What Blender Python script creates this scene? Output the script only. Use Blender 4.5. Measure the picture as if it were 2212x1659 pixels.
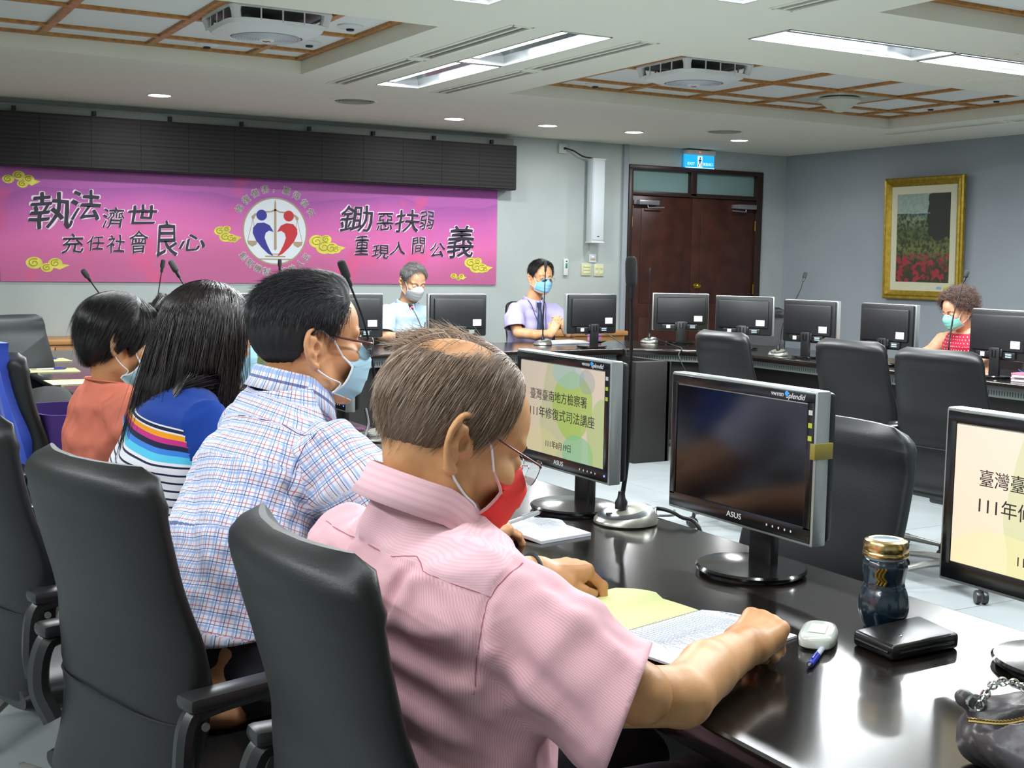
import bpy, bmesh, math, random
import numpy as np
from mathutils import Vector, Matrix, Euler
PI = math.pi
scene = bpy.context.scene
for o in list(bpy.data.objects): bpy.data.objects.remove(o)
LINK = scene.collection.objects.link

# ---------------------------------------------------------------- camera
FPX, IMW = 2700.0, 2212.0
YAW, PITCH, ROLL = 0.5167, 0.0979, 0.0176
CAM_H = 1.37
fw = Vector((math.sin(YAW)*math.cos(PITCH), math.cos(YAW)*math.cos(PITCH), -math.sin(PITCH)))
rt = Vector((math.cos(YAW), -math.sin(YAW), 0)); up = rt.cross(fw)
c_, s_ = math.cos(ROLL), math.sin(ROLL)
rt, up = c_*rt+s_*up, -s_*rt+c_*up
cd = bpy.data.cameras.new('camera'); cam = bpy.data.objects.new('camera', cd); LINK(cam)
cd.sensor_width = 36; cd.lens = 36*FPX/IMW; cd.clip_start = 0.05; cd.clip_end = 60
M = Matrix.Identity(4)
for i in range(3):
    M[i][0] = rt[i]; M[i][1] = up[i]; M[i][2] = -fw[i]
M[2][3] = CAM_H
cam.matrix_world = M
scene.camera = cam
cd.dof.use_dof = False

# ---------------------------------------------------------------- world, exposure
w = bpy.data.worlds.new('world'); scene.world = w; w.use_nodes = True
w.node_tree.nodes['Background'].inputs[0].default_value = (0.5, 0.55, 0.6, 1)
w.node_tree.nodes['Background'].inputs[1].default_value = 0.3
vs = scene.view_settings
vs.view_transform = 'Standard'; vs.look = 'None'; vs.gamma = 1; vs.use_curve_mapping = False
vs.exposure = 1.08
LIGHT_TUBE = 34.0      # watts of one fluorescent fixture
LIGHT_DOWN = 7.0       # watts of one downlight
def arealight(name, loc, sx, sy, watts, color, shape='RECTANGLE', rot=(0,0,0)):
    l = bpy.data.lights.new(name, 'AREA'); l.shape = shape; l.size = sx
    if shape == 'RECTANGLE': l.size_y = sy
    l.energy = watts; l.color = color
    o = bpy.data.objects.new(name, l); LINK(o); o.location = loc; o.rotation_euler = rot
    return o
try:
    scene.cycles.max_bounces = 7; scene.cycles.diffuse_bounces = 4
    scene.cycles.glossy_bounces = 3; scene.cycles.transmission_bounces = 5
    scene.cycles.caustics_reflective = False; scene.cycles.caustics_refractive = False
    scene.cycles.sample_clamp_indirect = 4.0
except Exception: pass

# ---------------------------------------------------------------- materials
def lin(h):
    if isinstance(h, str):
        h = h.lstrip('#'); v = [int(h[i:i+2], 16)/255 for i in (0, 2, 4)]
    else: v = h
    return tuple((c/12.92 if c <= .04045 else ((c+.055)/1.055)**2.4) for c in v)+(1,)
MATS = {}
def N(nt, t, **kw):
    n = nt.nodes.new(t)
    for k, v in kw.items():
        if k.startswith('i_'): n.inputs[int(k[2:]) if k[2:].isdigit() else k[2:].replace('_', ' ')].default_value = v
        else: setattr(n, k, v)
    return n
def mat(name, col='#808080', rough=.5, metal=0, spec=.5, noise=0, nscale=20, bump=0, bscale=200, emit=0, coat=0, trans=0, alpha=1, sheen=0, sss=0, ior=None, vary=None):
    if name in MATS: return MATS[name]
    m = bpy.data.materials.new(name); m.use_nodes = True; nt = m.node_tree; b = nt.nodes['Principled BSDF']
    c = lin(col)
    b.inputs['Base Color'].default_value = c; b.inputs['Roughness'].default_value = rough
    b.inputs['Metallic'].default_value = metal; b.inputs['Specular IOR Level'].default_value = spec
    b.inputs['Coat Weight'].default_value = coat; b.inputs['Coat Roughness'].default_value = .08
    b.inputs['Transmission Weight'].default_value = trans; b.inputs['Alpha'].default_value = alpha
    b.inputs['Sheen Weight'].default_value = sheen
    if ior: b.inputs['IOR'].default_value = ior
    if sss:
        b.inputs['Subsurface Weight'].default_value = sss; b.inputs['Subsurface Scale'].default_value = .01
        b.inputs['Subsurface Radius'].default_value = (1, .35, .2)
    tc = None
    if noise or bump: tc = N(nt, 'ShaderNodeTexCoord')
    if noise:
        nz = N(nt, 'ShaderNodeTexNoise'); nz.inputs['Scale'].default_value = nscale; nz.inputs['Detail'].default_value = 4
        nt.links.new(tc.outputs['Object'], nz.inputs['Vector'])
        r = N(nt, 'ShaderNodeValToRGB'); nt.links.new(nz.outputs[0], r.inputs[0])
        c2 = lin(vary) if vary else tuple(x*(1-noise) for x in c[:3])+(1,)
        c1 = c if vary else tuple(min(1, x*(1+noise)) for x in c[:3])+(1,)
        r.color_ramp.elements[0].position = .35; r.color_ramp.elements[1].position = .65
        r.color_ramp.elements[0].color = c2; r.color_ramp.elements[1].color = c1
        nt.links.new(r.outputs[0], b.inputs['Base Color'])
    if bump:
        nz = N(nt, 'ShaderNodeTexNoise'); nz.inputs['Scale'].default_value = bscale; nz.inputs['Detail'].default_value = 3
        nt.links.new(tc.outputs['Object'], nz.inputs['Vector'])
        bp = N(nt, 'ShaderNodeBump'); bp.inputs['Strength'].default_value = bump; bp.inputs['Distance'].default_value = .002
        nt.links.new(nz.outputs[0], bp.inputs['Height']); nt.links.new(bp.outputs[0], b.inputs['Normal'])
    if emit:
        b.inputs['Emission Color'].default_value = c; b.inputs['Emission Strength'].default_value = emit
    MATS[name] = m
    return m
def nodes_of(m): return m.node_tree, m.node_tree.nodes['Principled BSDF']

# ---------------------------------------------------------------- objects
def setp(o, label=None, cat=None, group=None, kind=None):
    if label: o['label'] = label
    if cat: o['category'] = cat
    if group: o['group'] = group
    if kind: o['kind'] = kind
    return o
def thing(name, label, cat, loc=(0,0,0), rz=0, group=None):
    o = bpy.data.objects.new(name, None); LINK(o); o.empty_display_size = .05
    o.location = loc; o.rotation_euler = (0, 0, rz)
    return setp(o, label, cat, group)
def copy_tree(o, parent=None):
    c = o.copy(); LINK(c)
    c.parent = parent
    for ch in o.children: copy_tree(ch, c)
    return c
def link_mesh(name, me, m, parent=None, smooth=None, loc=None, rot=None):
    for mm in (m if isinstance(m, (list, tuple)) else [m]): me.materials.append(mm)
    if smooth is not None and len(me.polygons):
        me.shade_smooth()
        if smooth < 180: me.set_sharp_from_angle(angle=math.radians(smooth))
    o = bpy.data.objects.new(name, me); LINK(o); o.parent = parent
    if loc is not None: o.location = loc
    if rot is not None: o.rotation_euler = rot
    return o
class MB:
    """collects simple shapes into one mesh"""
    def __init__(s): s.v = []; s.f = []; s.m = []
    def add(s, v, f, mi=0):
        n = len(s.v); s.v += [tuple(p) for p in v]; s.f += [tuple(i+n for i in q) for q in f]; s.m += [mi]*len(f)
        return s
    def box(s, x0, x1, y0, y1, z0, z1, mi=0, b=0):
        if b <= 0:
            v = [(x, y, z) for z in (z0, z1) for y in (y0, y1) for x in (x0, x1)]
            return s.add(v, [(0,2,3,1),(4,5,7,6),(0,1,5,4),(2,6,7,3),(0,4,6,2),(1,3,7,5)], mi)
        b = min(b, (x1-x0)/2.01, (y1-y0)/2.01, (z1-z0)/2.01)
        bm = bmesh.new(); bmesh.ops.create_cube(bm, size=1)
        for q in bm.verts: q.co = Vector(((x0+x1)/2+q.co.x*(x1-x0), (y0+y1)/2+q.co.y*(y1-y0), (z0+z1)/2+q.co.z*(z1-z0)))
        bmesh.ops.bevel(bm, geom=bm.edges[:], offset=b, segments=2, profile=.5, affect='EDGES')
        bm.verts.ensure_lookup_table()
        s.add([q.co[:] for q in bm.verts], [[q.index for q in f.verts] for f in bm.faces], mi); bm.free()
        return s
    def xf(s, mtx, start=0):
        for i in range(start, len(s.v)): s.v[i] = tuple(mtx @ Vector(s.v[i]))
        return s
    def lathe(s, prof, n=24, c=(0,0,0), mi=0, cap=True):
        k = len(s.v); m = len(prof)
        v = [(c[0]+r*math.cos(2*PI*i/n), c[1]+r*math.sin(2*PI*i/n), c[2]+z) for r, z in prof for i in range(n)]
        f = [(j*n+i, j*n+(i+1)%n, (j+1)*n+(i+1)%n, (j+1)*n+i) for j in range(m-1) for i in range(n)]
        if cap: f += [tuple(range(n-1, -1, -1)), tuple((m-1)*n+i for i in range(n))]
        return s.add(v, f, mi)
    def tube(s, pts, r, n=8, mi=0, cap=True, flat=1.0):
        P = [Vector(p) for p in pts]; m = len(P)
        R = r if isinstance(r, (list, tuple)) else [r]*m
        T = [(P[min(i+1, m-1)]-P[max(i-1, 0)]).normalized() for i in range(m)]
        a = Vector((0,0,1)) if abs(T[0].z) < .9 else Vector((1,0,0))
        u = T[0].cross(a).normalized(); v = []
        for i in range(m):
            u = (u-T[i]*u.dot(T[i])).normalized(); w_ = T[i].cross(u)
            v += [P[i]+R[i]*(math.cos(2*PI*k/n)*u+flat*math.sin(2*PI*k/n)*w_) for k in range(n)]
        f = [(j*n+i, j*n+(i+1)%n, (j+1)*n+(i+1)%n, (j+1)*n+i) for j in range(m-1) for i in range(n)]
        if cap: f += [tuple(range(n-1, -1, -1)), tuple((m-1)*n+i for i in range(n))]
        return s.add(v, f, mi)
    def prism(s, poly, z0, z1, mi=0, axis='z'):
        n = len(poly)
        def q(p, z): return {'z': (p[0], p[1], z), 'y': (p[0], z, p[1]), 'x': (z, p[0], p[1])}[axis]
        return s.add([q(p, z0) for p in poly]+[q(p, z1) for p in poly], [tuple(range(n-1, -1, -1)), tuple(range(n, 2*n))]+[(i, (i+1)%n, n+(i+1)%n, n+i) for i in range(n)], mi)
    def grid(s, P, mi=0, closed=False):
        h = len(P); w_ = len(P[0]); v = [p for row in P for p in row]
        f = [(j*w_+i, j*w_+(i+1)%w_, (j+1)*w_+(i+1)%w_, (j+1)*w_+i) for j in range(h-1) for i in range(w_ if closed else w_-1)]
        return s.add(v, f, mi)
    def build(s, name, m, parent=None, smooth=35, loc=None, rot=None, fix=True):
        me = bpy.data.meshes.new(name); me.from_pydata(s.v, [], s.f)
        if fix:
            bm = bmesh.new(); bm.from_mesh(me); bmesh.ops.recalc_face_normals(bm, faces=bm.faces[:]); bm.to_mesh(me); bm.free()
        if any(s.m): me.polygons.foreach_set('material_index', s.m)
        return link_mesh(name, me, m, parent, smooth, loc, rot)
def spline(pts, n=8):
    """Catmull-Rom through pts"""
    P = [Vector(p) for p in pts]; P = [2*P[0]-P[1]]+P+[2*P[-1]-P[-2]]; out = []
    for i in range(1, len(P)-2):
        for k in range(n):
            t = k/n; a, b, c, d = P[i-1], P[i], P[i+1], P[i+2]
            out.append(.5*((2*b)+(-a+c)*t+(2*a-5*b+4*c-d)*t*t+(-a+3*b-3*c+d)*t**3))
    out.append(P[-2]); return out
def text_mesh(name, s, size, m, parent, mtx, shear=0, offset=0, extrude=.0008, align='LEFT', sx=1.0, fat=None):
    cu = bpy.data.curves.new(name, 'FONT'); cu.body = s; cu.size = size; cu.shear = shear; cu.offset = 0
    cu.extrude = extrude; cu.align_x = align; cu.align_y = 'CENTER'; cu.resolution_u = 3
    o = bpy.data.objects.new('tmp', cu); LINK(o)
    dg = bpy.context.evaluated_depsgraph_get(); me = bpy.data.meshes.new_from_object(o.evaluated_get(dg))
    bpy.data.objects.remove(o); bpy.data.curves.remove(cu)
    if fat:
        src = bmesh.new(); src.from_mesh(me); out = bmesh.new(); n = fat[1]
        for i in range(n):
            a = 2*PI*i/n+(.9 if n == 2 else 0); k = len(out.verts); out.from_mesh(me); out.verts.ensure_lookup_table()
            for v in out.verts[k:]:
                v.co.x += fat[0]*math.cos(a); v.co.y += fat[0]*math.sin(a); v.co.z += i*.00018
                if n == 2: w0 = size*.018; v.co.x += w0*math.sin(v.co.y*7/size+v.co.x*3/size); v.co.y += w0*math.sin(v.co.x*8/size+1)
        out.to_mesh(me); out.free(); src.free()
    me.materials.clear(); me.transform(mtx @ Matrix.Diagonal((sx, 1, 1, 1))); me.name = name
    return link_mesh(name, me, m, parent)
# ================================================================ room
YB, XR, XL, YF, ZC = 10.9, 9.7, -2.3, -1.4, 2.60
def wallmat(name, a, b):
    return mat(name, a, .75, noise=.5, nscale=1.2, vary=b, bump=.12, bscale=350, spec=.25)
M_wb = wallmat('back_wall_paint', '#b4bdb9', '#a9b2b0')
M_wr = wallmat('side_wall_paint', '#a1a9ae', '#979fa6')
M_ceil = mat('ceiling_paint', '#e9e8d8', .8, spec=.2, bump=.05, bscale=200)
M_panel = mat('ceiling_panel_white', '#e4e6e2', .75, spec=.2)
M_wood = mat('batten_wood', '#ad7638', .45, noise=.25, nscale=30)
M_dark = mat('slot_dark', '#1b1c1c', .7)
M_whitep = mat('white_plastic', '#d9dbd8', .4)
M_tile = mat('floor_tile_glaze', '#8f9596', .25, spec=.5, noise=.04, nscale=3, bump=.02, bscale=30)
M_grout = mat('floor_grout', '#8b8f8f', .8)
M_alu = mat('brushed_aluminium', '#c3c6c6', .28, metal=.9)
M_chrome = mat('chrome', '#dadcdc', .12, metal=1)
# floor
fl = MB().box(XL-.1, XR+.1, YF-.1, YB+.1, -.12, -.006).build('floor', M_grout, smooth=None); setp(fl, kind='structure')
T = .6; tile = None; x0t, y0t = -.33, -.2; n = 0; rest = MB()
for i in range(-4, 18):
    for j in range(-3, 20):
        xa, ya = x0t+i*T, y0t+j*T
        if xa+T < XL or xa > XR or ya+T < YF or ya > YB: continue
        vis = (xa > -.5 and ya > 1.0 and abs(math.atan2(xa+.3, ya+.3)-YAW) < .52 and math.hypot(xa, ya) < 8.2)
        xa2, xb2, ya2, yb2 = max(xa+.0025, XL), min(xa+T-.0025, XR), max(ya+.0025, YF), min(ya+T-.0025, YB)
        if vis and xb2-xa2 > T-.01 and yb2-ya2 > T-.01:
            if tile is None: tile = MB().box(.0025, T-.0025, .0025, T-.0025, -.006, 0, b=.0015).build('floor_tile', M_tile, fl, smooth=None); o = tile
            else: o = tile.copy(); LINK(o)
            o.parent = fl; o.location = (xa, ya, 0)
        else: rest.box(xa2, xb2, ya2, yb2, -.006, 0)
setp(rest.build('floor_tile_field', M_tile, fl, smooth=None), kind='stuff')
# walls
DX0, DX1, DZ = 7.54, 9.35, 2.40
b = MB(); b.box(XL-.15, DX0, YB, YB+.2, 0, 2.9); b.box(DX1, XR+.15, YB, YB+.2, 0, 2.9); b.box(DX0, DX1, YB, YB+.2, DZ, 2.9); b.box(DX0, DX1, YB+.14, YB+.2, 0, DZ)
setp(b.build('wall_back', M_wb, smooth=None), kind='structure')
setp(MB().box(XR, XR+.15, YF-.15, YB, 0, 2.9).build('wall_right', M_wr, smooth=None), kind='structure')
setp(MB().box(XL-.15, XL, YF-.15, YB, 0, 2.9).build('wall_left', M_wb, smooth=None), kind='structure')
setp(MB().box(XL, XR, YF-.15, YF, 0, 2.9).build('wall_front', M_wb, smooth=None), kind='structure')
setp(MB().box(7.47, 7.53, YB-.035, YB, 0, ZC, b=.006).build('trim_1', M_wr), kind='structure')
for nm, bb in (('baseboard_back', (XL, DX0-.07, YB-.012, YB, 0, .1)), ('baseboard_right', (XR-.012, XR, YF, YB-.012, 0, .1))):
    setp(MB().box(*bb, b=.003).build(nm, mat('baseboard_dark', '#4a3a33', .5)), kind='structure')
# ---------------- ceiling with openings
COF = [(-.97, 2.98, 6.10, 8.20), (4.58, 8.47, 6.10, 8.20), (-.97, 2.98, 2.40, 4.53), (4.58, 8.47, 2.40, 4.53)]
FIX = []   # fluorescent troughs
for ya, yb in ((5.83, 7.06), (7.09, 8.33), (3.50, 4.74), (2.24, 3.47), (.98, 2.21)): FIX.append((3.58, 3.91, ya, yb, 'y'))
for xa, xb in ((4.53, 5.78), (5.82, 7.07), (7.11, 8.36), (1.68, 2.93), (.39, 1.64)): FIX.append((xa, xb, 5.10, 5.44, 'x'))
for xa, xb in ((-.9, .35), (.39, 1.64), (1.68, 2.93), (4.53, 5.78)): FIX.append((xa, xb, 1.30, 1.63, 'x'))  # added out-of-view row, fill light for the people at the near table
for ya, yb in ((3.5, 4.74), (2.24, 3.47), (.98, 2.21), (-.28, .95)): FIX.append((-1.6, -1.27, ya, yb, 'y'))  # added out-of-view column, lights the backs of the near row
SLOT = []
for xs in (3.28, 4.09):
    for ya, yb in ((5.84, 7.08), (7.17, 8.48), (3.40, 4.74), (2.10, 3.34)): SLOT.append((xs, xs+.13, ya, yb))
for ya, yb in ((7.22, 8.52), (5.86, 7.13), (4.4, 5.75)): SLOT.append((8.70, 8.83, ya, yb))
holes = [c for c in COF]+[f[:4] for f in FIX]+SLOT
xs = sorted({XL, XR, *[h[0] for h in holes], *[h[1] for h in holes]}); ys = sorted({YF, YB, *[h[2] for h in holes], *[h[3] for h in holes]})
b = MB()
for i in range(len(xs)-1):
    for j in range(len(ys)-1):
        cx, cy = (xs[i]+xs[i+1])/2, (ys[j]+ys[j+1])/2
        if any(h[0] < cx < h[1] and h[2] < cy < h[3] for h in holes): continue
        b.add([(xs[i], ys[j], ZC), (xs[i], ys[j+1], ZC), (xs[i+1], ys[j+1], ZC), (xs[i+1], ys[j], ZC)], [(0, 1, 2, 3)])
def well(h, z1, mi=0):
    x0, x1, y0, y1 = h[:4]
    for (ax, ay), (bx, by) in (((x0, y0), (x1, y0)), ((x1, y0), (x1, y1)), ((x1, y1), (x0, y1)), ((x0, y1), (x0, y0))):
        b.add([(ax, ay, ZC), (bx, by, ZC), (bx, by, z1), (ax, ay, z1)], [(0, 1, 2, 3)], mi)
    b.add([(x0, y0, z1), (x1, y0, z1), (x1, y1, z1), (x0, y1, z1)], [(0, 1, 2, 3)], mi)
for h in COF: well(h, 2.72)
for h in FIX: well(h, 2.74)
for h in SLOT: well(h, 2.66, 1)
b.box(XL-.15, XR+.15, YF-.15, YB+.15, 2.80, 2.9)
ceil = b.build('ceiling', [M_ceil, M_dark], smooth=None, fix=False); setp(ceil, kind='structure')
# coffer battens and panels (each lifts out)
def gx(h): return [h[1]-d for d in (.37, 1.02, 1.67, 2.31, 2.95, 3.58) if h[1]-d > h[0]+.2] if h[0] < 0 else [h[0]+d for d in (.34, .99, 1.64, 2.29, 2.92, 3.52)]
for h in COF:
    X = [h[0]]+sorted(gx(h))+[h[1]]; Y = [h[2], h[2]+.38, h[2]+1.07, h[2]+1.75, h[3]]; bw = .024
    for x in X:
        xa = min(max(x, h[0]+bw), h[1]-bw)
        MB().box(xa-bw, xa+bw, h[2], h[3], 2.688, 2.712, b=.003).build('batten', M_wood, ceil)
    for y in Y:
        ya = min(max(y, h[2]+bw), h[3]-bw)
        MB().box(h[0], h[1], ya-bw, ya+bw, 2.6885, 2.712, b=.003).build('batten', M_wood, ceil)
    for i in range(len(X)-1):
        for j in range(len(Y)-1):
            MB().box(X[i]+.004, X[i+1]-.004, Y[j]+.004, Y[j+1]-.004, 2.706, 2.7195).build('ceiling_panel', M_panel, ceil, smooth=None)
# fluorescent fixtures
M_refl = mat('mirror_reflector', '#9a9ea0', .2, metal=1)
M_tube = mat('lit_tube', '#f4f8ff', .5, emit=6)
M_louv = mat('fixture_edge', '#cfd2d0', .35, metal=.6)
LABF = {0: 'lit ceiling trough lamp nearest the screen wall in the middle row', }
names_f = ['bright recessed tube lamp, nearer of the two in line toward the banner', 'bright recessed tube lamp, farther of the two in line toward the banner',
 'recessed tube lamp cut by the top edge, right of centre', 'recessed tube lamp above the seats, second behind the ceiling crossing', 'recessed tube lamp above the seats, third behind the ceiling crossing',
 'recessed tube lamp of the right row, the one nearest the ceiling centre', 'recessed tube lamp of the right row, cut by the right picture edge', 'recessed tube lamp of the right row, nearest the painting wall',
 'recessed tube lamp whose tip shows at the top edge left of centre', 'recessed tube lamp of the left row, farthest from the ceiling centre']+['unseen tube lamp added to brighten the near seats, '+q for q in ('leftmost', 'second from the left', 'third from the left', 'rightmost')]+['unseen tube lamp added along the left wall to light the backs, '+q for q in ('farthest', 'second farthest', 'second nearest', 'nearest')]
for k, (x0, x1, y0, y1, ax) in enumerate(FIX):
    cx, cy = (x0+x1)/2, (y0+y1)/2; L = (y1-y0) if ax == 'y' else (x1-x0)
    t = thing('recessed_tube_light', names_f[k], 'ceiling light', (cx, cy, ZC), 0 if ax == 'y' else PI/2, 'recessed tube lights')
    hw = .165; hl = L/2-.003
    # reflector pan: folded mirrored channel with two bays
    P = [(-hw+.003, .0), (-hw+.012, .06), (-.09, .125), (-.012, .10), (0, .06), (.012, .10), (.09, .125), (hw-.012, .06), (hw-.003, .0)]
    r = MB(); r.grid([[(p[0], -hl, p[1]) for p in P], [(p[0], hl, p[1]) for p in P]]); r.build('reflector', M_refl, t, smooth=20, fix=False)
    e = MB()
    for s in (-1, 1):
        e.box(-hw+.004, hw-.004, s*hl-(.012 if s > 0 else 0), s*hl+(.012 if s < 0 else 0), .0, .11)
    e.box(-hw, -hw+.008, -hl, hl, -.004, .004); e.box(hw-.008, hw, -hl, hl, -.004, .004); e.box(-hw, hw, -hl, -hl+.01, -.004, .004); e.box(-hw, hw, hl-.01, hl, -.004, .004)
    e.build('trim_frame', M_louv, t)
    for s in (-1,):
        tb = MB().tube([(s*.06, -hl+.05, .036), (s*.06, hl-.05, .036)], .038, 14, flat=.40); tb.build('tube', M_tube, t)
        for q in (-1, 1): MB().box(s*.06-.03, s*.06+.03, q*(hl-.032)-.014, q*(hl-.032)+.014, .022, .08).build('lamp_holder', M_whitep, t)
    a = arealight('tube_glow', (cx-(.06 if ax == 'y' else 0), cy-(.06 if ax == 'x' else 0), ZC+.018), .07, L-.12, LIGHT_TUBE*(1 if k < 10 else .16 if k < 14 else .40), (.93, .98, 1.0), rot=(0, 0, 0 if ax == 'y' else PI/2))
# slot diffusers
slot_lab = 'thin two-slot linear air diffuser set in the ceiling'
SL = ['left of the bright lamps, nearer piece', 'left of the bright lamps, farther piece by the round grille', 'left of the centre lamp row above the camera', 'left of the lamp row far behind the crossing',
 'right of the bright lamps, nearer piece', 'right of the bright lamps, farther piece', 'at the top picture edge right of centre', 'right of the lamp row far behind the crossing',
 'along the painting wall, farther piece', 'along the painting wall, piece at the right picture edge', 'along the painting wall, nearest piece']
for k, (x0, x1, y0, y1) in enumerate(SLOT):
    t = thing('linear_diffuser', 'two-slot linear air diffuser '+SL[k], 'air diffuser', ((x0+x1)/2, (y0+y1)/2, ZC), 0, 'linear air diffusers')
    hw = .065; hl = (y1-y0)/2
    f = MB()
    for s in (-1, 1): f.box(s*hw-.012, s*hw+.012, -hl-.01, hl+.01, -.005, .012, b=.002); f.box(-hw, hw, s*hl-.01, s*hl+.01, -.005, .012, b=.002)
    f.build('frame', M_ceil, t)
    MB().box(-.009, .009, -hl+.01, hl-.01, -.003, .02, b=.002).build('centre_bar', M_ceil, t)
    for s in (-1, 1): MB().box(s*.031-.003, s*.031+.003, -hl+.01, hl-.01, .004, .04).build('blade', mat('blade_grey', '#777970', .5), t)
# downlights
M_disc = mat('lit_disc', '#ffffff', .4, emit=11)
for k, (x, y) in enumerate([(2.45, 9.9), (5.0, 9.9), (5.92, 9.85), (6.85, 9.82), (8.1, 9.8)]):
    nm = ['leftmost round downlight, above the left end of the dark screen', 'round downlight above the screen, second from the left', 'round downlight, middle of the five', 'round downlight above the wall speaker', 'round downlight in front of the exit sign'][k]
    t = thing('downlight', nm, 'ceiling light', (x, y, ZC), 0, 'round downlights')
    MB().lathe([(.095, 0), (.095, -.004), (.088, -.008), (.082, -.004), (.078, .0)], 32, cap=False).build('trim_ring', M_whitep, t)
    MB().lathe([(.001, -.0045), (.08, -.0045), (.08, -.001), (.001, -.001)], 32, cap=False).build('lens', M_disc, t)
    arealight('downlight_glow', (x, y, ZC-.012), .15, .15, LIGHT_DOWN, (.97, .98, 1), 'DISK')
# round grilles and plates
def round_grille(x, y, label):
    t = thing('round_grille', label, 'air vent', (x, y, ZC), 0, 'round air grilles')
    MB().lathe([(.19, 0), (.185, -.008), (.165, -.014), (.155, -.008)], 40, cap=False).build('rim', M_ceil, t)
    MB().lathe([(.0, -.001), (.155, -.001)], 24, cap=False).build('backing', mat('grille_back', '#3c3f39', .8), t)
    for q in range(5):
        r = .135-.027*q; MB().lathe([(r, -.004), (r+.012, -.016), (r+.014, -.014), (r+.003, -.002)], 32, cap=False).build('ring_blade', mat('grille_ring', '#a9aa98', .6), t)
round_grille(3.80, 9.25, 'round ceiling air grille in front of the dark screen'); round_grille(7.43, 9.2, 'round ceiling air grille beside the downlight near the door')
for x, y, r, lb in ((6.77, 5.66, .17, 'plain round cover plate on the ceiling below the right lamp row'), (5.98, 4.95, .09, 'small faint round plate on the ceiling above the right lamp row')):
    t = thing('cover_plate', lb, 'ceiling plate', (x, y, ZC))
    MB().lathe([(.0, -.012), (r*.8, -.012), (r*.86, -.006), (r*.9, -.012), (r, -.008), (r+.005, 0)], 40, cap=False).build('disc', M_ceil, t); MB().lathe([(r+.004, -.001), (r+.01, -.004), (r+.014, 0)], 40, cap=False).build('rim', M_ceil, t)
for x, y, lb in ((2.80, 6.89, 'larger round ceiling detector right of the left fan'), (2.28, 8.0, 'small detector in the narrow cell left of the fan'), (2.8, 7.56, 'small detector just behind the left fan'), (5.23, 8.02, 'small detector in the corner cell of the right recess'), (8.2, 7.48, 'small detector in the far right cell of the recess'), (8.2, 6.82, 'small detector in the right recess, nearest the slot diffuser')):
    t = thing('smoke_detector', lb, 'detector', (x, y, 2.706))
    MB().lathe([(.075, 0), (.075, -.008), (.06, -.016), (.035, -.02), (.001, -.021)], 28, cap=False).build('body', M_whitep, t)
    MB().lathe([(.024, -.019), (.022, -.03), (.001, -.032)], 16, cap=False).build('sensor', M_dark, t)
# circulation fans
def ceiling_fan(x, y, label):
    t = thing('ceiling_fan', label, 'fan', (x, y, 2.70), 0, 'square ceiling fans')
    s = .30
    # square cassette: upper rim, four corner posts curving into a round bottom hub
    def sq(a, r, z, q):   # superellipse ring
        n = 48; out = []
        for i in range(n):
            th = 2*PI*i/n; c, s2 = math.cos(th), math.sin(th); k = (abs(c)**q+abs(s2)**q)**(-1/q); out.append((a*k*c, a*k*s2, z))
        return out
    MB().grid([sq(s, 0, 0, 8), sq(s, 0, -.022, 8), sq(s-.02, 0, -.022, 8), sq(s-.02, 0, 0, 8)], closed=True).build('top_rim', M_whitep, t)
    g = MB(); rings = [sq(s-.02, 0, -.075, 5), sq(s-.03, 0, -.098, 4.5), sq(s-.07, 0, -.118, 3.2), sq(.20, 0, -.128, 2), sq(.195, 0, -.124, 2)]
    g.grid(rings, closed=True); g.grid([sq(s-.02, 0, -.075, 5), sq(s-.03, 0, -.072, 5), sq(s-.06, 0, -.095, 4), sq(.19, 0, -.11, 2)], closed=True); g.build('lower_shell', M_whitep, t)
    for i in range(4):
        a = PI/4+i*PI/2; c = Vector((math.cos(a), math.sin(a), 0)); d = s*1.2
        MB().tube([c*d+Vector((0, 0, -.01)), c*(d*.98)+Vector((0, 0, -.045)), c*(d*.955)+Vector((0, 0, -.078))], [.035, .026, .026], 10).build('corner_post', M_whitep, t)
    for i in range(4):
        for k in (-1, 0, 1):
            a = i*PI/2; m = Matrix.Rotation(a, 4, 'Z'); p = [m @ Vector((s-.024, k*.12, z)) for z in (-.015, -.085)]
            MB().tube(p, .0045, 6).build('guard_bar', M_whitep, t)
    MB().box(-s+.03, s-.03, -s+.03, s-.03, -.012, -.004).build('inner_housing', mat('fan_inner', '#7d8382', .5), t)
    MB().lathe([(.0, -.02), (.05, -.02), (.06, -.09), (.0, -.1)], 20, cap=False).build('motor', mat('fan_motor', '#5c6163', .5), t)
    bl = None
    for i in range(5):
        m = Matrix.Rotation(i*2*PI/5, 4, 'Z'); q = MB().grid([[(.055, -.03, -.05), (.24, -.05, -.06)], [(.055, .03, -.075), (.24, .05, -.04)]]); q.xf(m); q.build('fan_blade', mat('fan_blade', '#9ea5a8', .3), t, fix=False)
    MB().lathe([(.19, -.126), (.10, -.134), (.045, -.136)], 40, cap=False).build('grille_disc', mat('fan_grille', '#9fa3ab', .45), t)
    for q in range(9): r = .05+.0155*q; MB().lathe([(r, -.136+.0009*q), (r+.004, -.1385+.0009*q), (r+.007, -.136+.0009*q)], 36, cap=False).build('grille_ring', mat('fan_ring', '#c4c8cc', .4), t)
    MB().lathe([(.045, -.136), (.04, -.142), (.001, -.143)], 24, cap=False).build('hub_cap', M_whitep, t)
    MB().tube([(-.02, 0, -.1435), (0, .012, -.144), (.008, -.01, -.144), (.022, .004, -.1435)], .0035, 5).build('hub_emblem', mat('emblem_red', '#c22a3a', .5), t)
ceiling_fan(2.28, 6.83, 'square white ceiling fan in the left ceiling recess'); ceiling_fan(5.24, 6.83, 'square white ceiling fan in the right ceiling recess')
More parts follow.
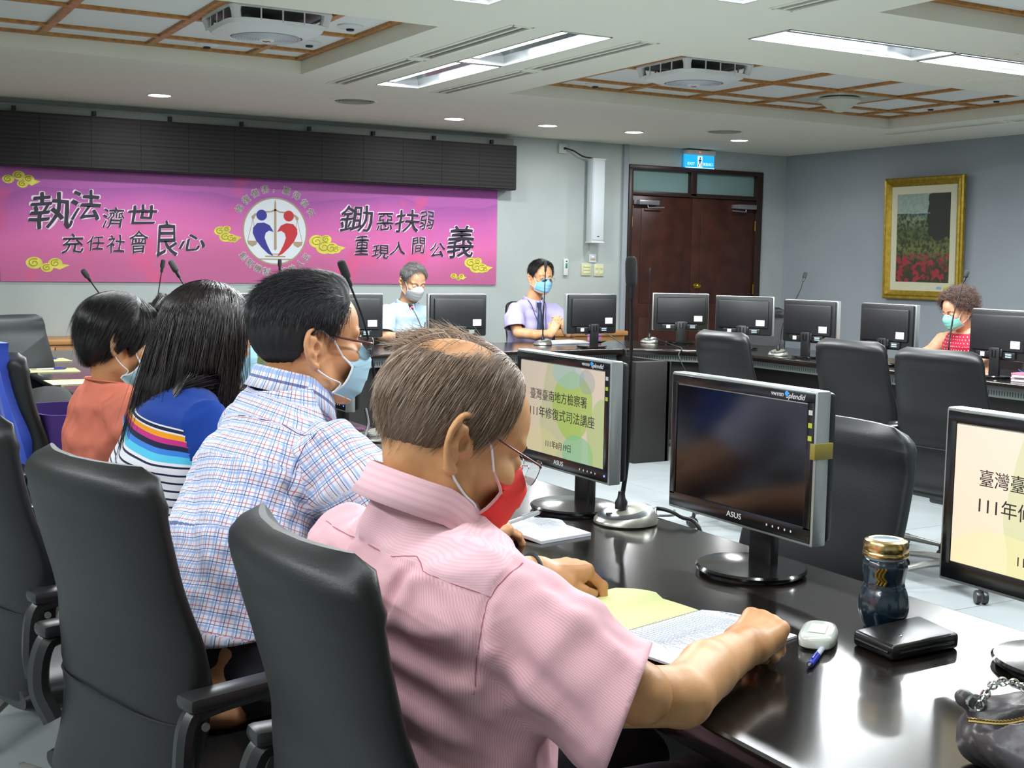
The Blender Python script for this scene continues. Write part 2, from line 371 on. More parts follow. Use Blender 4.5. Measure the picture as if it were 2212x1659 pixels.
t = thing('ceiling_diffuser', 'greyish square air outlet with a hanging round dish, right of the right fan', 'air diffuser', (7.19, 7.49, 2.705))
MB().grid([[(x*s, y*s, z) for x, y in ((-1, -1), (1, -1), (1, 1), (-1, 1))] for s, z in ((.31, 0), (.31, -.012), (.28, -.014), (.16, .0))], closed=True).build('square_frame', mat('diffuser_grey', '#b5b7a8', .6), t)
MB().lathe([(.16, -.012), (.165, -.03), (.155, -.034), (.09, -.085), (.03, -.115), (.001, -.118)], 40, cap=False).build('cone', mat('diffuser_cone', '#d3d4c2', .55), t)
for i in range(4):
    a = PI/4+i*PI/2; MB().tube([(.13*math.cos(a), .13*math.sin(a), -.002), (.13*math.cos(a), .13*math.sin(a), -.035)], .006, 6).build('hanger', M_whitep, t)
# ---------------- LED screen, banner
M_led = mat('led_modules', '#2d2c2b', .6, spec=.3)
nt, bs = nodes_of(M_led); tc = N(nt, 'ShaderNodeTexCoord'); wv = N(nt, 'ShaderNodeTexWave', bands_direction='Z'); wv.inputs['Scale'].default_value = 9
nt.links.new(tc.outputs['Object'], wv.inputs['Vector']); rp = N(nt, 'ShaderNodeValToRGB'); rp.color_ramp.elements[0].color = lin('#141313'); rp.color_ramp.elements[1].color = lin('#262423')
nt.links.new(wv.outputs[0], rp.inputs[0]); nt.links.new(rp.outputs[0], bs.inputs['Base Color'])
t = thing('led_display', 'long black ticker display panel mounted above the pink banner', 'display', (3.7, YB, 2.06))
MB().box(-2.43, 2.41, -.17, -.02, .0, .43, b=.012).build('cabinet', mat('led_case', '#1c1b1b', .55), t)
mod = None
for i in range(12):
    for j in range(2):
        q = MB().box(-2.40+i*.3992, -2.40+(i+1)*.3992-.002, -.178, -.168, .012+j*.204, .012+j*.204+.202).build('led_module', M_led, t, smooth=None)
MB().box(-2.43, 2.41, -.10, 0, .43, .50, b=.004).build('mounting_rail', mat('led_rail', '#7d827c', .6), t)
for i in range(8): MB().box(-2.2+i*.62, -2.19+i*.62+.02, -.13, -.10, .44, .475).build('clip', M_dark, t)
t = thing('banner', 'long pink printed banner with calligraphy and a round emblem on the back wall', 'banner', (3.7, YB-.012, 1.135))
M_ban = mat('banner_print', '#d66aa5', .55, spec=.3)
nt, bs = nodes_of(M_ban); tc = N(nt, 'ShaderNodeTexCoord'); sp = N(nt, 'ShaderNodeSeparateXYZ'); nt.links.new(tc.outputs['Object'], sp.inputs[0])
nz = N(nt, 'ShaderNodeTexNoise'); nz.inputs['Scale'].default_value = 1.1; nz.inputs['Detail'].default_value = 1; nt.links.new(tc.outputs['Object'], nz.inputs['Vector'])
ad = N(nt, 'ShaderNodeMath', operation='MULTIPLY_ADD'); nt.links.new(nz.outputs[0], ad.inputs[0]); ad.inputs[1].default_value = .45; nt.links.new(sp.outputs[2], ad.inputs[2])
rp = N(nt, 'ShaderNodeValToRGB'); nt.links.new(ad.outputs[0], rp.inputs[0]); el = rp.color_ramp.elements
el[0].position = .1; el[0].color = lin('#b0608a'); el[1].position = 1.1; el[1].color = lin('#9c559c')
for p, c in ((.35, '#bd6390'), (.62, '#d86ea9'), (.85, '#c565aa'), (1.0, '#ab5ca3')): e = el.new(p); e.color = lin(c)
nz2 = N(nt, 'ShaderNodeTexNoise'); nz2.inputs['Scale'].default_value = 2.3; nz2.inputs['Detail'].default_value = 2; nt.links.new(tc.outputs['Object'], nz2.inputs['Vector'])
r2 = N(nt, 'ShaderNodeValToRGB'); nt.links.new(nz2.outputs[0], r2.inputs[0]); r2.color_ramp.elements[0].position = .58; r2.color_ramp.elements[1].position = .66
r2.color_ramp.elements[1].color = (.5, .5, .5, 1)
mx = N(nt, 'ShaderNodeMix', data_type='RGBA'); nt.links.new(r2.outputs[0], mx.inputs[0]); nt.links.new(rp.outputs[0], mx.inputs[6]); mx.inputs[7].default_value = lin('#dc5580'); nt.links.new(mx.outputs[2], bs.inputs['Base Color'])
MB().box(-2.30, 2.28, -.006, .004, 0, .925).build('banner_sheet', M_ban, t, smooth=None)
M_ink = mat('banner_ink', '#2a2433', .6); M_halo = mat('banner_halo', '#f1dcee', .6); M_gold = mat('banner_gold', '#d8cf55', .55, noise=.15, nscale=14)
def btxt(ch, px, pz, size, sx=1.0, rot=0, bold=.0, shear=.12):
    base = Matrix.Translation((px, -.008, pz)) @ Matrix.Rotation(PI/2, 4, 'X') @ Matrix.Rotation(rot, 4, 'Z')
    text_mesh('glyph_halo', ch, size, M_halo, t, base, shear=shear, fat=(size*.022+bold*.8, 8), align='CENTER', sx=sx, extrude=.0006)
    base = Matrix.Translation((px, -.0112, pz)) @ Matrix.Rotation(PI/2, 4, 'X') @ Matrix.Rotation(rot, 4, 'Z')
    text_mesh('glyph', ch, size, M_ink, t, base, shear=shear, fat=(bold*.9+.0010, 2), align='CENTER', sx=sx, extrude=.0006)
for ch, px, pz, w_, h_, bo in [('執', -1.914, .558, .348, .30, .004), ('法', -1.635, .616, .25, .25, .005), ('濟', -1.409, .526, .18, .17, .001), ('世', -1.175, .558, .255, .17, .003), ('充', -1.743, .303, .18, .16, .002), ('任', -1.555, .317, .135, .12, .001), ('社', -1.388, .311, .145, .15, .001), ('會', -1.203, .325, .16, .19, .001), ('良', -.970, .350, .21, .30, .004), ('心', -.747, .335, .25, .15, .003),
 ('鋤', .783, .58, .33, .25, .003), ('惡', 1.074, .573, .17, .18, .001), ('扶', 1.301, .58, .25, .21, .003), ('弱', 1.508, .597, .155, .18, .001), ('重', .841, .341, .147, .19, .001), ('現', 1.03, .292, .17, .135, .001), ('人', 1.209, .327, .17, .12, .001), ('間', 1.421, .358, .155, .165, .001), ('公', 1.625, .32, .157, .14, .003), ('義', 1.868, .39, .29, .31, .003)]:
    btxt(ch, px, pz, h_*1.06, sx=min(1.5, w_/h_), rot=.04, bold=bo)
LX_, LZ_ = .011, .465
def lay(name, polys, m, y):
    b = MB()
    for P in polys: b.prism([(LX_+p[0], LZ_+p[1]) for p in P], y, y-.0008, axis='y')
    return b.build(name, m, t, smooth=None)
def circ(cx, cz, r, n=48, a0=0, a1=2*PI): return [(cx+r*math.cos(a0+(a1-a0)*i/n), cz+r*math.sin(a0+(a1-a0)*i/n)) for i in range(n+(0 if a1-a0 > 6.28 else 1))]
M_bg = mat('emblem_beige', '#a89378', .6); M_blue = mat('emblem_blue', '#2f2f8f', .6); M_red = mat('emblem_red2', '#c02a30', .6); M_wd = mat('emblem_white', '#d9dfe4', .6)
lay('emblem_ring', [circ(0, 0, .302)], M_bg, -.0065); lay('emblem_disc', [circ(0, 0, .288)], M_wd, -.0075)
q = lambda L: [((x-140)*.00105, (490-y)*.00105) for x, y in L]
red = q([(155,495),(190,440),(240,418),(300,425),(335,465),(338,510),(310,570),(260,630),(205,680),(158,702),(190,650),(215,600),(235,545),(225,505),(195,485)])
lay('emblem_scale', [q([(133,250),(140,218),(147,250),(150,300),(152,640),(140,655),(128,640),(130,300)]), q([(50,698),(230,698),(230,710),(50,710)]), q([(-5,722),(285,722),(285,733),(-5,733)]), q([(100,680),(175,680),(175,688),(100,688)]),
  q([(140,300),(180,320),(230,322),(320,345),(350,370),(345,392),(325,390),(315,365),(230,335),(180,332),(140,316)]), q([(140,300),(100,320),(50,322),(-40,345),(-70,370),(-65,392),(-45,390),(-35,365),(50,335),(100,332),(140,316)]),
  q([(298,575),(386,575),(378,605),(342,625),(306,605)]), q([(-18,575),(-106,575),(-98,605),(-62,625),(-26,605)]), q([(334,390),(338,390),(384,575),(380,575)]), q([(334,390),(338,390),(306,575),(302,575)]), q([(-54,390),(-58,390),(-104,575),(-100,575)]), q([(-54,390),(-58,390),(-26,575),(-22,575)])], M_bg, -.0085)
bl = [(-x, z) for x, z in red]
def tri_lay(name, P, m, y):
    b = MB(); b.prism([(LX_+p[0], LZ_+p[1]) for p in P], y, y-.0008, axis='y'); o = b.build(name, m, t, smooth=None)
    bm = bmesh.new(); bm.from_mesh(o.data); bmesh.ops.triangulate(bm, faces=bm.faces[:]); bm.to_mesh(o.data); bm.free()
tri_lay('emblem_figure_body', red, M_red, -.0095); tri_lay('emblem_figure_body', bl[::-1], M_blue, -.0095)
lay('emblem_figure_head', [circ(.126, .140, .048)], M_red, -.0095); lay('emblem_figure_head', [circ(-.126, .140, .048)], M_blue, -.0095)
M_ring = mat('emblem_letter', '#7d7468', .6)
for s, a0, a1, fl_ in (('修復傷害，贏得信任', 150, 28, 0), ('創新機制，接軌人民', 218, 322, 1)):
    for i, ch in enumerate(s):
        a = math.radians(a0+(a1-a0)*i/(len(s)-1)); r = .375; x, z = LX_+r*math.cos(a), LZ_+r*math.sin(a)
        rot = a-PI/2 if not fl_ else a+PI/2
        for mm, off, yy in ((M_halo, .0042, -.0068), (M_ring, .0010, -.0102)):
            text_mesh('emblem_letter', ch, .074, mm, t, Matrix.Translation((x, yy, z)) @ Matrix.Rotation(PI/2, 4, 'X') @ Matrix.Rotation(rot, 4, 'Z'), fat=(off, 6), align='CENTER', extrude=.0004)
def cloud(cx, cz, w_, h_, seed, flip=1):
    rnd = random.Random(seed); b = MB(); g = MB(); L = []
    if seed % 3 == 0: L = [(-.33, 0, .16), (-.05, .22, .17), (.05, -.22, .15), (.22, .05, .15)]
    elif seed % 3 == 1: L = [(-.3, .05, .2), (.0, -.2, .15), (.2, .05, .17)]
    else: L = [(-.25, .2, .22), (-.05, -.05, .24), (.15, -.1, .2), (.28, -.15, .13), (.0, .3, .15)]
    for k, (x, z, r) in enumerate(L):
        c = [(cx+flip*x*w_+r*w_*math.cos(a), cz+z*h_+r*w_*.75*math.sin(a)) for a in [2*PI*i/20 for i in range(20)]]
        b.prism(c, -.0068-.0003*k, -.0074-.0003*k, axis='y')
        sp_ = [(cx+flip*x*w_+r*w_*.72*(1-i/26)*math.cos(a0), -.0095, cz+z*h_+r*w_*.55*(1-i/26)*math.sin(a0)) for i in range(22) for a0 in [flip*i*.42+1]]
        g.tube(sp_, .0035, 4)
    tail = [(cx+flip*.1*w_, cz-.16*h_), (cx+flip*.3*w_, cz-.3*h_), (cx+flip*.55*w_, cz-.05*h_), (cx+flip*.25*w_, cz+.05*h_)]
    b.prism(tail, -.0066, -.0072, axis='y')
    b.build('cloud_motif', M_gold, t, smooth=None); g.build('cloud_curl', mat('banner_gold_dark', '#b3a233', .6), t)
for k, a in enumerate([(-2.131, .824, .286, .15), (-1.94, .146, .33, .15), (-.431, .414, .242, .2), (.495, .344, .352, .2), (2.071, .179, .31, .17), (1.861, .078, .17, .1)]): cloud(*a, [0, 1, 2, 2, 2, 1][k])

# ---------------- wall speaker, switches, remote, exit sign
t = thing('wall_speaker', 'tall narrow white column speaker on the back wall left of the door', 'speaker', (7.07, YB, 1.57))
MB().box(-.075, .075, -.17, -.06, 0, .85, b=.012).build('cabinet', mat('speaker_body', '#c9d2d6', .5), t)
MB().box(-.066, .066, -.176, -.168, .03, .82, b=.003).build('grille', mat('speaker_grille', '#ccd6da', .6, bump=.4, bscale=900), t)
for z in (0, .838): MB().box(-.078, .078, -.178, -.055, z, z+.012, b=.003).build('end_cap', M_whitep, t)
MB().box(-.012, .014, -.179, -.175, .062, .07).build('badge', M_dark, t)
for z in (.2, .62): MB().box(-.02, .02, -.07, 0, z, z+.06).build('bracket', M_whitep, t)
t = thing('wall_socket_box', 'small pale junction box high on the wall above the column speaker', 'socket', (6.72, YB, 2.50)); MB().box(-.045, .045, -.03, 0, -.04, .06, b=.006).build('box', mat('pale_box', '#b9bfb8', .5), t); MB().lathe([(.012, -.012), (.012, .012)], 12).xf(Matrix.Translation((.02, -.035, .012)) @ Matrix.Rotation(PI/2, 4, 'X')).build('plug', M_dark, t)
setp(MB().tube(spline([(6.74, YB-.045, 2.512), (6.82, YB-.07, 2.49), (6.92, YB-.09, 2.44), (7.02, YB-.1, 2.425), (7.06, YB-.1, 2.414)]), .008, 7).build('cable', M_dark), 'thick black cable from the high junction box to the column speaker', 'cable')
def plate(x, z, w_, h_, col, label, nsub, cat='switch'):
    t = thing('wall_switch' if cat == 'switch' else 'wall_socket', label, cat, (x, YB, z))
    MB().box(-w_/2, w_/2, -.014, 0, -h_/2, h_/2, b=.004).build('plate', mat('plate_'+col, '#'+col, .4), t)
    k = int(math.sqrt(nsub))
    for i in range(nsub):
        cx, cz = ((i % 2)-.5)*w_*.45, ((i//2)-.5)*h_*.42
        if cat == 'switch' and nsub == 3: cx, cz = 0, (i-1)*h_*.26
        if nsub == 1: cx, cz = 0, -.01
        s = .16 if nsub == 4 else .32
        MB().box(cx-w_*s, cx+w_*s, -.018, -.013, cz-h_*(.09 if nsub == 3 else .12), cz+h_*(.09 if nsub == 3 else .12), b=.002).build('rocker' if cat == 'switch' else 'outlet', mat('rocker_'+col, '#d8d6a8' if nsub > 1 else '#c9b27a', .4), t)
    return t
p = plate(7.12, 1.415, .085, .085, 'dfe2ea', 'small white wall control with a blue light above the cream switches', 1)
MB().box(-.012, .012, -.018, -.013, .012, .022).build('indicator', mat('blue_led', '#7f9cff', .4, emit=1.5), p)
plate(7.045, 1.30, .12, .125, 'c9cbaa', 'cream three-way wall switch, left one of the pair beside the door', 3); plate(7.20, 1.295, .12, .125, 'cdcfae', 'cream four-button wall plate, right one of the pair beside the door', 4)
t = thing('remote_control', 'slim white remote control in a holder on the back wall', 'remote', (6.79, YB, 1.32))
MB().box(-.025, .025, -.03, 0, -.085, .085, b=.008).build('body', M_whitep, t); MB().box(-.012, .012, -.034, -.029, -.01, .04, b=.002).build('screen', mat('remote_green', '#3f8f86', .4), t); MB().box(-.008, .008, -.034, -.029, .055, .065).build('sensor', M_dark, t)
t = thing('exit_sign', 'blue lit exit sign on the wall above the brown double door', 'sign', (8.42, YB, 2.40))
MB().box(-.18, .19, -.10, 0, .135, .185, b=.006).build('housing', M_whitep, t); MB().lathe([(.007, 0), (.006, .004), (.001, .005)], 10, c=(0, 0, 0)).xf(Matrix.Translation((-.02, -.10, .165)) @ Matrix.Rotation(PI/2, 4, 'X')).build('indicator_lamp', mat('red_led', '#ff3018', .4, emit=2), t)
MB().box(-.195, .195, -.075, -.035, 0, .14, b=.006).build('light_panel', mat('exit_blue', '#1d9fd6', .3, emit=.55), t)
M_sw = mat('exit_white', '#c9e4ff', .3, emit=.6)
MB().box(-.195, .195, -.0775, -.0745, -.003, .004).build('light_edge', M_sw, t); MB().box(-.032, .03, -.077, -.0745, .008, .125).build('door_symbol', M_sw, t)
r = MB(); r.prism(circ(0, .103, .009, 12), -.079, -.0775, axis='y')
for P in ([(-.012, .09), (.01, .09), (.006, .055), (-.01, .055)], [(-.01, .058), (0, .058), (-.016, .03), (-.024, .012), (-.03, .015)], [(0, .06), (.008, .055), (.02, .035), (.016, .014), (.008, .016), (.01, .034)], [(-.012, .09), (-.026, .07), (-.022, .066), (-.008, .08)], [(.008, .09), (.024, .075), (.02, .07), (.006, .08)]): r.prism(P, -.079, -.0775, axis='y')
r.build('running_figure', mat('exit_dark', '#0c62a0', .4), t)
rx = Matrix.Rotation(PI/2, 4, 'X')
text_mesh('lettering', 'EXIT', .042, M_sw, t, Matrix.Translation((-.118, -.0755, .04)) @ rx, align='CENTER', offset=.001, sx=1.15); text_mesh('lettering', '緊急出口', .034, M_sw, t, Matrix.Translation((.11, -.0755, .04)) @ rx, align='CENTER')
# ---------------- door_1: frame, transoms, two leaves
M_door = mat('door_wood', '#46241a', .35, noise=.22, nscale=6, vary='#331a13', spec=.4); M_dfr = mat('door_frame_wood', '#2c1a15', .4)
d = thing('door_1', None, None, (DX0, YB, 0)); setp(d, kind='structure')
Wd = DX1-DX0; mx_ = .85
b = MB()
for x0, x1 in ((0, .055), (Wd-.085, Wd)): b.box(x0, x1, -.03, .12, 0, DZ, b=.006)
b.box(0, Wd, -.032, .12, DZ-.05, DZ, b=.006); b.box(0, Wd, -.028, .12, 2.085, 2.13, b=.006); b.box(mx_-.04, mx_+.04, -.028, .12, 2.10, DZ-.03, b=.006); b.build('frame', M_dfr, d)
M_tg = mat('transom_glass', '#7f9e9c', .25, spec=.6)
for x0, x1 in ((.055, mx_-.04), (mx_+.04, Wd-.085)): MB().box(x0, x1, .03, .045, 2.13, DZ-.05).build('transom_pane', M_tg, d, smooth=None)
M_brass = mat('brass', '#b9a040', .25, metal=1)
for k, (x0, x1) in enumerate(((.058, mx_-.002), (mx_+.002, Wd-.088))):
    leaf = MB(); leaf.box(x0, x1, -.005, .04, .01, 2.083, b=.003)
    w2 = x1-x0
    for z0, z1 in ((.15, .80), (.95, 1.95)): leaf.box(x0+.12, x1-.12, -.012, .0, z0, z1, b=.010)
    leaf = leaf.build('door_leaf', M_door, d)
    hx = x0+.17 if k == 0 else x1-.17
    b = MB(); b.box(hx-.12, hx+.14, -.075, -.005, 1.985, 2.035, b=.006); b.box(hx-.16, hx-.12, -.03, -.005, 1.99, 2.03); b.tube([(hx, -.05, 1.985), (hx, -.06, 1.955), (hx-.2*(1 if k else -1), -.07, 1.962)], .008, 6); b.build('door_closer', mat('closer_silver', '#8f8f92' if True else '', .35, metal=.6), leaf)
    for z in (.3, 1.05, 1.75): MB().tube([((x0 if k == 0 else x1), -.018, z), ((x0 if k == 0 else x1), -.018, z+.11)], .008, 8).build('hinge', M_brass, leaf)
    if k: MB().lathe([(.028, 0), (.028, .006), (.012, .01), (.012, .03), (.026, .045), (.03, .06), (.02, .075), (.001, .08)], 20).xf(Matrix.Translation((x0+.07, -.005, 1.14)) @ Matrix.Rotation(PI/2, 4, 'X')).build('door_knob', M_brass, leaf); MB().lathe([(.018, 0), (.018, .008), (.006, .012), (.001, .013)], 16).xf(Matrix.Translation((x0+.07, -.005, 1.02)) @ Matrix.Rotation(PI/2, 4, 'X')).build('lock', M_brass, leaf)
# ---------------- low wooden cabinets along the back wall
M_cab = mat('light_cabinet_wood', '#b9854e', .4, noise=.12, nscale=8)
def cab(x0, x1, label):
    t = thing('low_cabinet', label, 'cabinet', ((x0+x1)/2, YB-.22, 0)); w_ = (x1-x0)/2
    MB().box(-w_+.02, w_-.02, -.17, .2, 0, .64, b=.004).build('body', M_cab, t); MB().box(-w_, w_, -.21, .205, .64, .685, b=.008).build('top', M_cab, t)
    n_ = max(1, round(w_*2/.55))
    for i in range(n_): a = -w_+.03+i*(2*w_-.06)/n_; dd = MB().box(a+.004, a+(2*w_-.06)/n_-.004, -.188, -.17, .05, .62, b=.004).build('cabinet_door', M_cab, t); MB().tube([(a+.05, -.19, .5), (a+.05, -.205, .5), (a+.05, -.205, .42), (a+.05, -.19, .42)], .005, 6).build('pull', M_brass, dd)
cab(.3, 2.25, 'low light-wood cabinet under the left end of the banner'); cab(6.35, 7.3, 'low light-wood cabinet left of the brown door')
# ---------------- framed picture
t = thing('framed_picture', 'gold framed garden picture with red flowers on the right wall', 'picture', (XR-.02, 8.82, 1.06)); t.rotation_euler = (0, math.radians(-1.6), 0)
hw, hh = .50, 1.21; M_goldf = mat('gold_frame', '#a58a2c', .35, metal=.55, noise=.2, nscale=25)
prof = [(0, 0), (0, -.03), (-.012, -.045), (-.03, -.04), (-.045, -.05), (-.07, -.03), (-.088, -.018), (-.088, 0)]   # inwards offset, x depth
fr = MB()
for k in range(4):
    c = [(-hw, 0), (hw, 0), (hw, hh), (-hw, hh)]; s = [(1, 1), (-1, 1), (-1, -1), (1, -1)]
    a, b2 = c[k], c[(k+1) % 4]; sa, sb = s[k], s[(k+1) % 4]
    fr.grid([[(dx, a[0]-sa[0]*o_, a[1]-sa[1]*o_) for o_, dx in prof], [(dx, b2[0]-sb[0]*o_, b2[1]-sb[1]*o_) for o_, dx in prof]])
fr.build('frame', M_goldf, t, smooth=25)
MB().box(-.016, -.010, -hw+.07, hw-.07, .07, hh-.07).build('mat_board', mat('mat_board', '#cfcdb0', .7), t, smooth=None)
M_pic = mat('garden_print', '#55603a', .6); nt, bs = nodes_of(M_pic); tc = N(nt, 'ShaderNodeTexCoord'); sp = N(nt, 'ShaderNodeSeparateXYZ'); nt.links.new(tc.outputs['Object'], sp.inputs[0])
def ramp(src, els, interp='LINEAR'):
    r = N(nt, 'ShaderNodeValToRGB'); nt.links.new(src, r.inputs[0]); r.color_ramp.interpolation = interp; e = r.color_ramp.elements
    while len(e) < len(els): e.new(.5)
    for a, (p, c) in zip(e, els): a.position = p; a.color = lin(c) if isinstance(c, str) else c
    return r.outputs[0]
def noise(scale, det=3, src=None):
    n_ = N(nt, 'ShaderNodeTexNoise'); n_.inputs['Scale'].default_value = scale; n_.inputs['Detail'].default_value = det; nt.links.new(src or tc.outputs['Object'], n_.inputs['Vector']); return n_.outputs[0]
def mth(op, a, b_=None, c=None):
    n_ = N(nt, 'ShaderNodeMath', operation=op)
    for i, q_ in enumerate((a, b_, c)):
        if q_ is None: continue
        if isinstance(q_, (int, float)): n_.inputs[i].default_value = q_
        else: nt.links.new(q_, n_.inputs[i])
    return n_.outputs[0]
def mixc(f, a, b_):
    n_ = N(nt, 'ShaderNodeMix', data_type='RGBA')
    for i, q_ in ((0, f), (6, a), (7, b_)):
        if isinstance(q_, str): n_.inputs[i].default_value = lin(q_)
        elif isinstance(q_, (int, float)): n_.inputs[i].default_value = q_
        else: nt.links.new(q_, n_.inputs[i])
    return n_.outputs[2]
zz, yy = sp.outputs[2], sp.outputs[1]
zn = mth('MULTIPLY_ADD', noise(9, 4), .12, mth('SUBTRACT', zz, .06))
basec = ramp(zn, [(.10, '#2c3320'), (.35, '#5a3a30'), (.5, '#6c7440'), (.68, '#4c5a34'), (.8, '#7f8f6c'), (.84, '#3f6470'), (.86, '#9fb0a2'), (1.0, '#8fa596')])
grass = mixc(ramp(noise(30, 5), [(.42, (0, 0, 0, 1)), (.6, (1, 1, 1, 1))]), basec, '#2f3a22')
flow = mth('MULTIPLY', ramp(noise(16, 2), [(.52, (0, 0, 0, 1)), (.56, (1, 1, 1, 1))]), mth('LESS_THAN', zz, .46)); c1 = mixc(mth('MULTIPLY', flow, .85), grass, '#a02f3c')
sky = mth('GREATER_THAN', zz, .85); c2 = mixc(mth('MULTIPLY', sky, .8), c1, '#93a79a')
tree = mth('GREATER_THAN', mth('MULTIPLY_ADD', noise(7, 4), .34, mth('MULTIPLY_ADD', yy, -1, -.12)), mth('MULTIPLY_ADD', zz, -.10, .22)); tree = mth('MULTIPLY', tree, mth('GREATER_THAN', mth('MULTIPLY_ADD', noise(9, 4), .3, zz), .74)); c3 = mixc(tree, c2, '#262b22')
nt.links.new(c3, bs.inputs['Base Color'])
MB().box(-.020, -.015, -hw+.165, hw-.165, .175, hh-.165).build('print', M_pic, t, smooth=None)
MB().box(-.0185, -.015, -.36, -.28, .105, .135).build('sticker', mat('yellow_sticker', '#c9c934', .6), t, smooth=None); MB().box(-.0185, -.015, -.25, -.19, .11, .135).build('sticker', mat('blue_sticker', '#8fa7c4', .6), t, smooth=None)
# ================================================================ tables
M_tt = mat('black_lacquer', '#120f0d', .165, spec=.55, coat=.15, noise=.25, nscale=7, vary='#1a1410', bump=.02, bscale=40)
M_tp = mat('table_black_panel', '#1a1716', .45); M_strip = mat('tray_grey', '#8e9491', .45, metal=.4); M_slotd = mat('tray_slot', '#3a3d3c', .7)
def desk(name, label, poly, group, inner=None, legs=(), skirt=None):
    """poly: outline; inner: path of the front edge that carries the tray and modesty panel"""
    t = thing(name, label, 'table', (0, 0, 0), 0, group)
    n = len(poly); P = [Vector((p[0], p[1], 0)) for p in poly]; rings = []
    area = sum(P[i].x*P[(i+1) % n].y-P[(i+1) % n].x*P[i].y for i in range(n)); sg = 1 if area > 0 else -1
    def off(d):
        out = []
        for i in range(n):
            a = (P[i]-P[i-1]).normalized(); b = (P[(i+1) % n]-P[i]).normalized()
            na = Vector((-a.y, a.x, 0))*sg; nb = Vector((-b.y, b.x, 0))*sg; m = (na+nb); m = m/max(.3, m.length_squared)*2
            out.append(P[i]+m*d)
        return out
    b = MB(); R = [(.004, .706), (0, .711), (0, .742), (.003, .748), (.010, .75)]
    b.grid([[(q.x, q.y, z) for q in off(d)] for d, z in R], closed=True)
    top = off(.010); bot = off(.004); b.add([(q.x, q.y, .75) for q in top], [tuple(range(n))]); b.add([(q.x, q.y, .706) for q in bot], [tuple(range(n-1, -1, -1))])
    o = b.build('tabletop', M_tt, t, smooth=40)
    if inner:
        I = [Vector((p[0], p[1], 0)) for p in inner]
        def offp(d):
            out = []
            for i in range(len(I)):
                a = (I[min(i+1, len(I)-1)]-I[max(i-1, 0)]).normalized(); out.append(I[i]+Vector((-a.y, a.x, 0))*d)
            return out
        def strip(d0, d1, z0, z1, nm, m):
            A, B = offp(d0), offp(d1); g = MB()
            g.grid([[(q.x, q.y, z1) for q in A], [(q.x, q.y, z0) for q in A], [(q.x, q.y, z0) for q in B], [(q.x, q.y, z1) for q in B], [(q.x, q.y, z1) for q in A]]); return g.build(nm, m, t, smooth=30)
        strip(.075, .085, .655, .703, 'cable_tray', M_strip)
        strip(.17, .19, .06, .705, 'modesty_panel', M_tp)
        # slots of the tray
        A = offp(.0745); g = MB(); acc = 0
        for i in range(len(A)-1):
            L = (A[i+1]-A[i]).length; dr = (A[i+1]-A[i])/max(L, 1e-6); nn = Vector((-dr.y, dr.x, 0)); s = 0
            while s < L:
                if int(acc/.36) % 2 == 0 or True:
                    c = A[i]+dr*s; g.add([c+dr*-.003+Vector((0, 0, .667)), c+dr*.003+Vector((0, 0, .667)), c+dr*.003+Vector((0, 0, .695)), c-dr*.003+Vector((0, 0, .695))], [(0, 1, 2, 3)])
                s += .018; acc += .018
        setp(g.build('tray_slot', M_slotd, t, smooth=None, fix=False), kind='stuff')
    for (x0, x1, y0, y1) in legs: MB().box(x0, x1, y0, y1, 0, .706, b=.004).build('support_panel', M_tp, t)
    return t
def arc(cx, cy, r, a0, a1, n=10): return [(cx+r*math.cos(math.radians(a0+(a1-a0)*i/n)), cy+r*math.sin(math.radians(a0+(a1-a0)*i/n))) for i in range(n+1)]
NX0, NX1 = 1.04, 1.82
near = desk('conference_table', 'glossy black conference table run where the row of people sits, nearest the camera', [(NX0, -.9), (NX1, -.9), (NX1, 8.38)]+[(NX0, 8.38)], 'black conference table runs', legs=[(NX0+.12, NX1-.12, y-.02, y+.02) for y in (-.7, .9, 2.75, 4.55, 6.4, 8.2)])
MB().box(1.30, 1.32, -.85, 8.3, .25, .706).build('modesty_panel', M_tp, near)
ci = arc(5.07, 6.84, .68, 90, 0, 10); co = arc(5.55, 7.35, 1.0, 0, 90, 10)
ring_in = [(NX1+.01, 7.52)]+ci+[(5.75, .6)]
poly = ring_in+[(6.55, .6)]+co+[(NX1+.01, 8.35)]
far = desk('conference_table', 'glossy black conference table run that curves round the far and right sides', poly, 'black conference table runs', inner=ring_in,
  legs=[(x-.02, x+.02, 7.62, 8.2) for x in (2.1, 3.35, 4.5)]+[(5.9, 6.42, y-.02, y+.02) for y in (.8, 2.6, 4.4, 6.0)])
MB().box(4.93, 5.22, 6.97, 7.03, 0, .70, b=.004).build('support_panel', M_tp, far); MB().box(5.19, 5.23, 6.97, 7.6, 0, .70, b=.004).build('support_panel', M_tp, far)

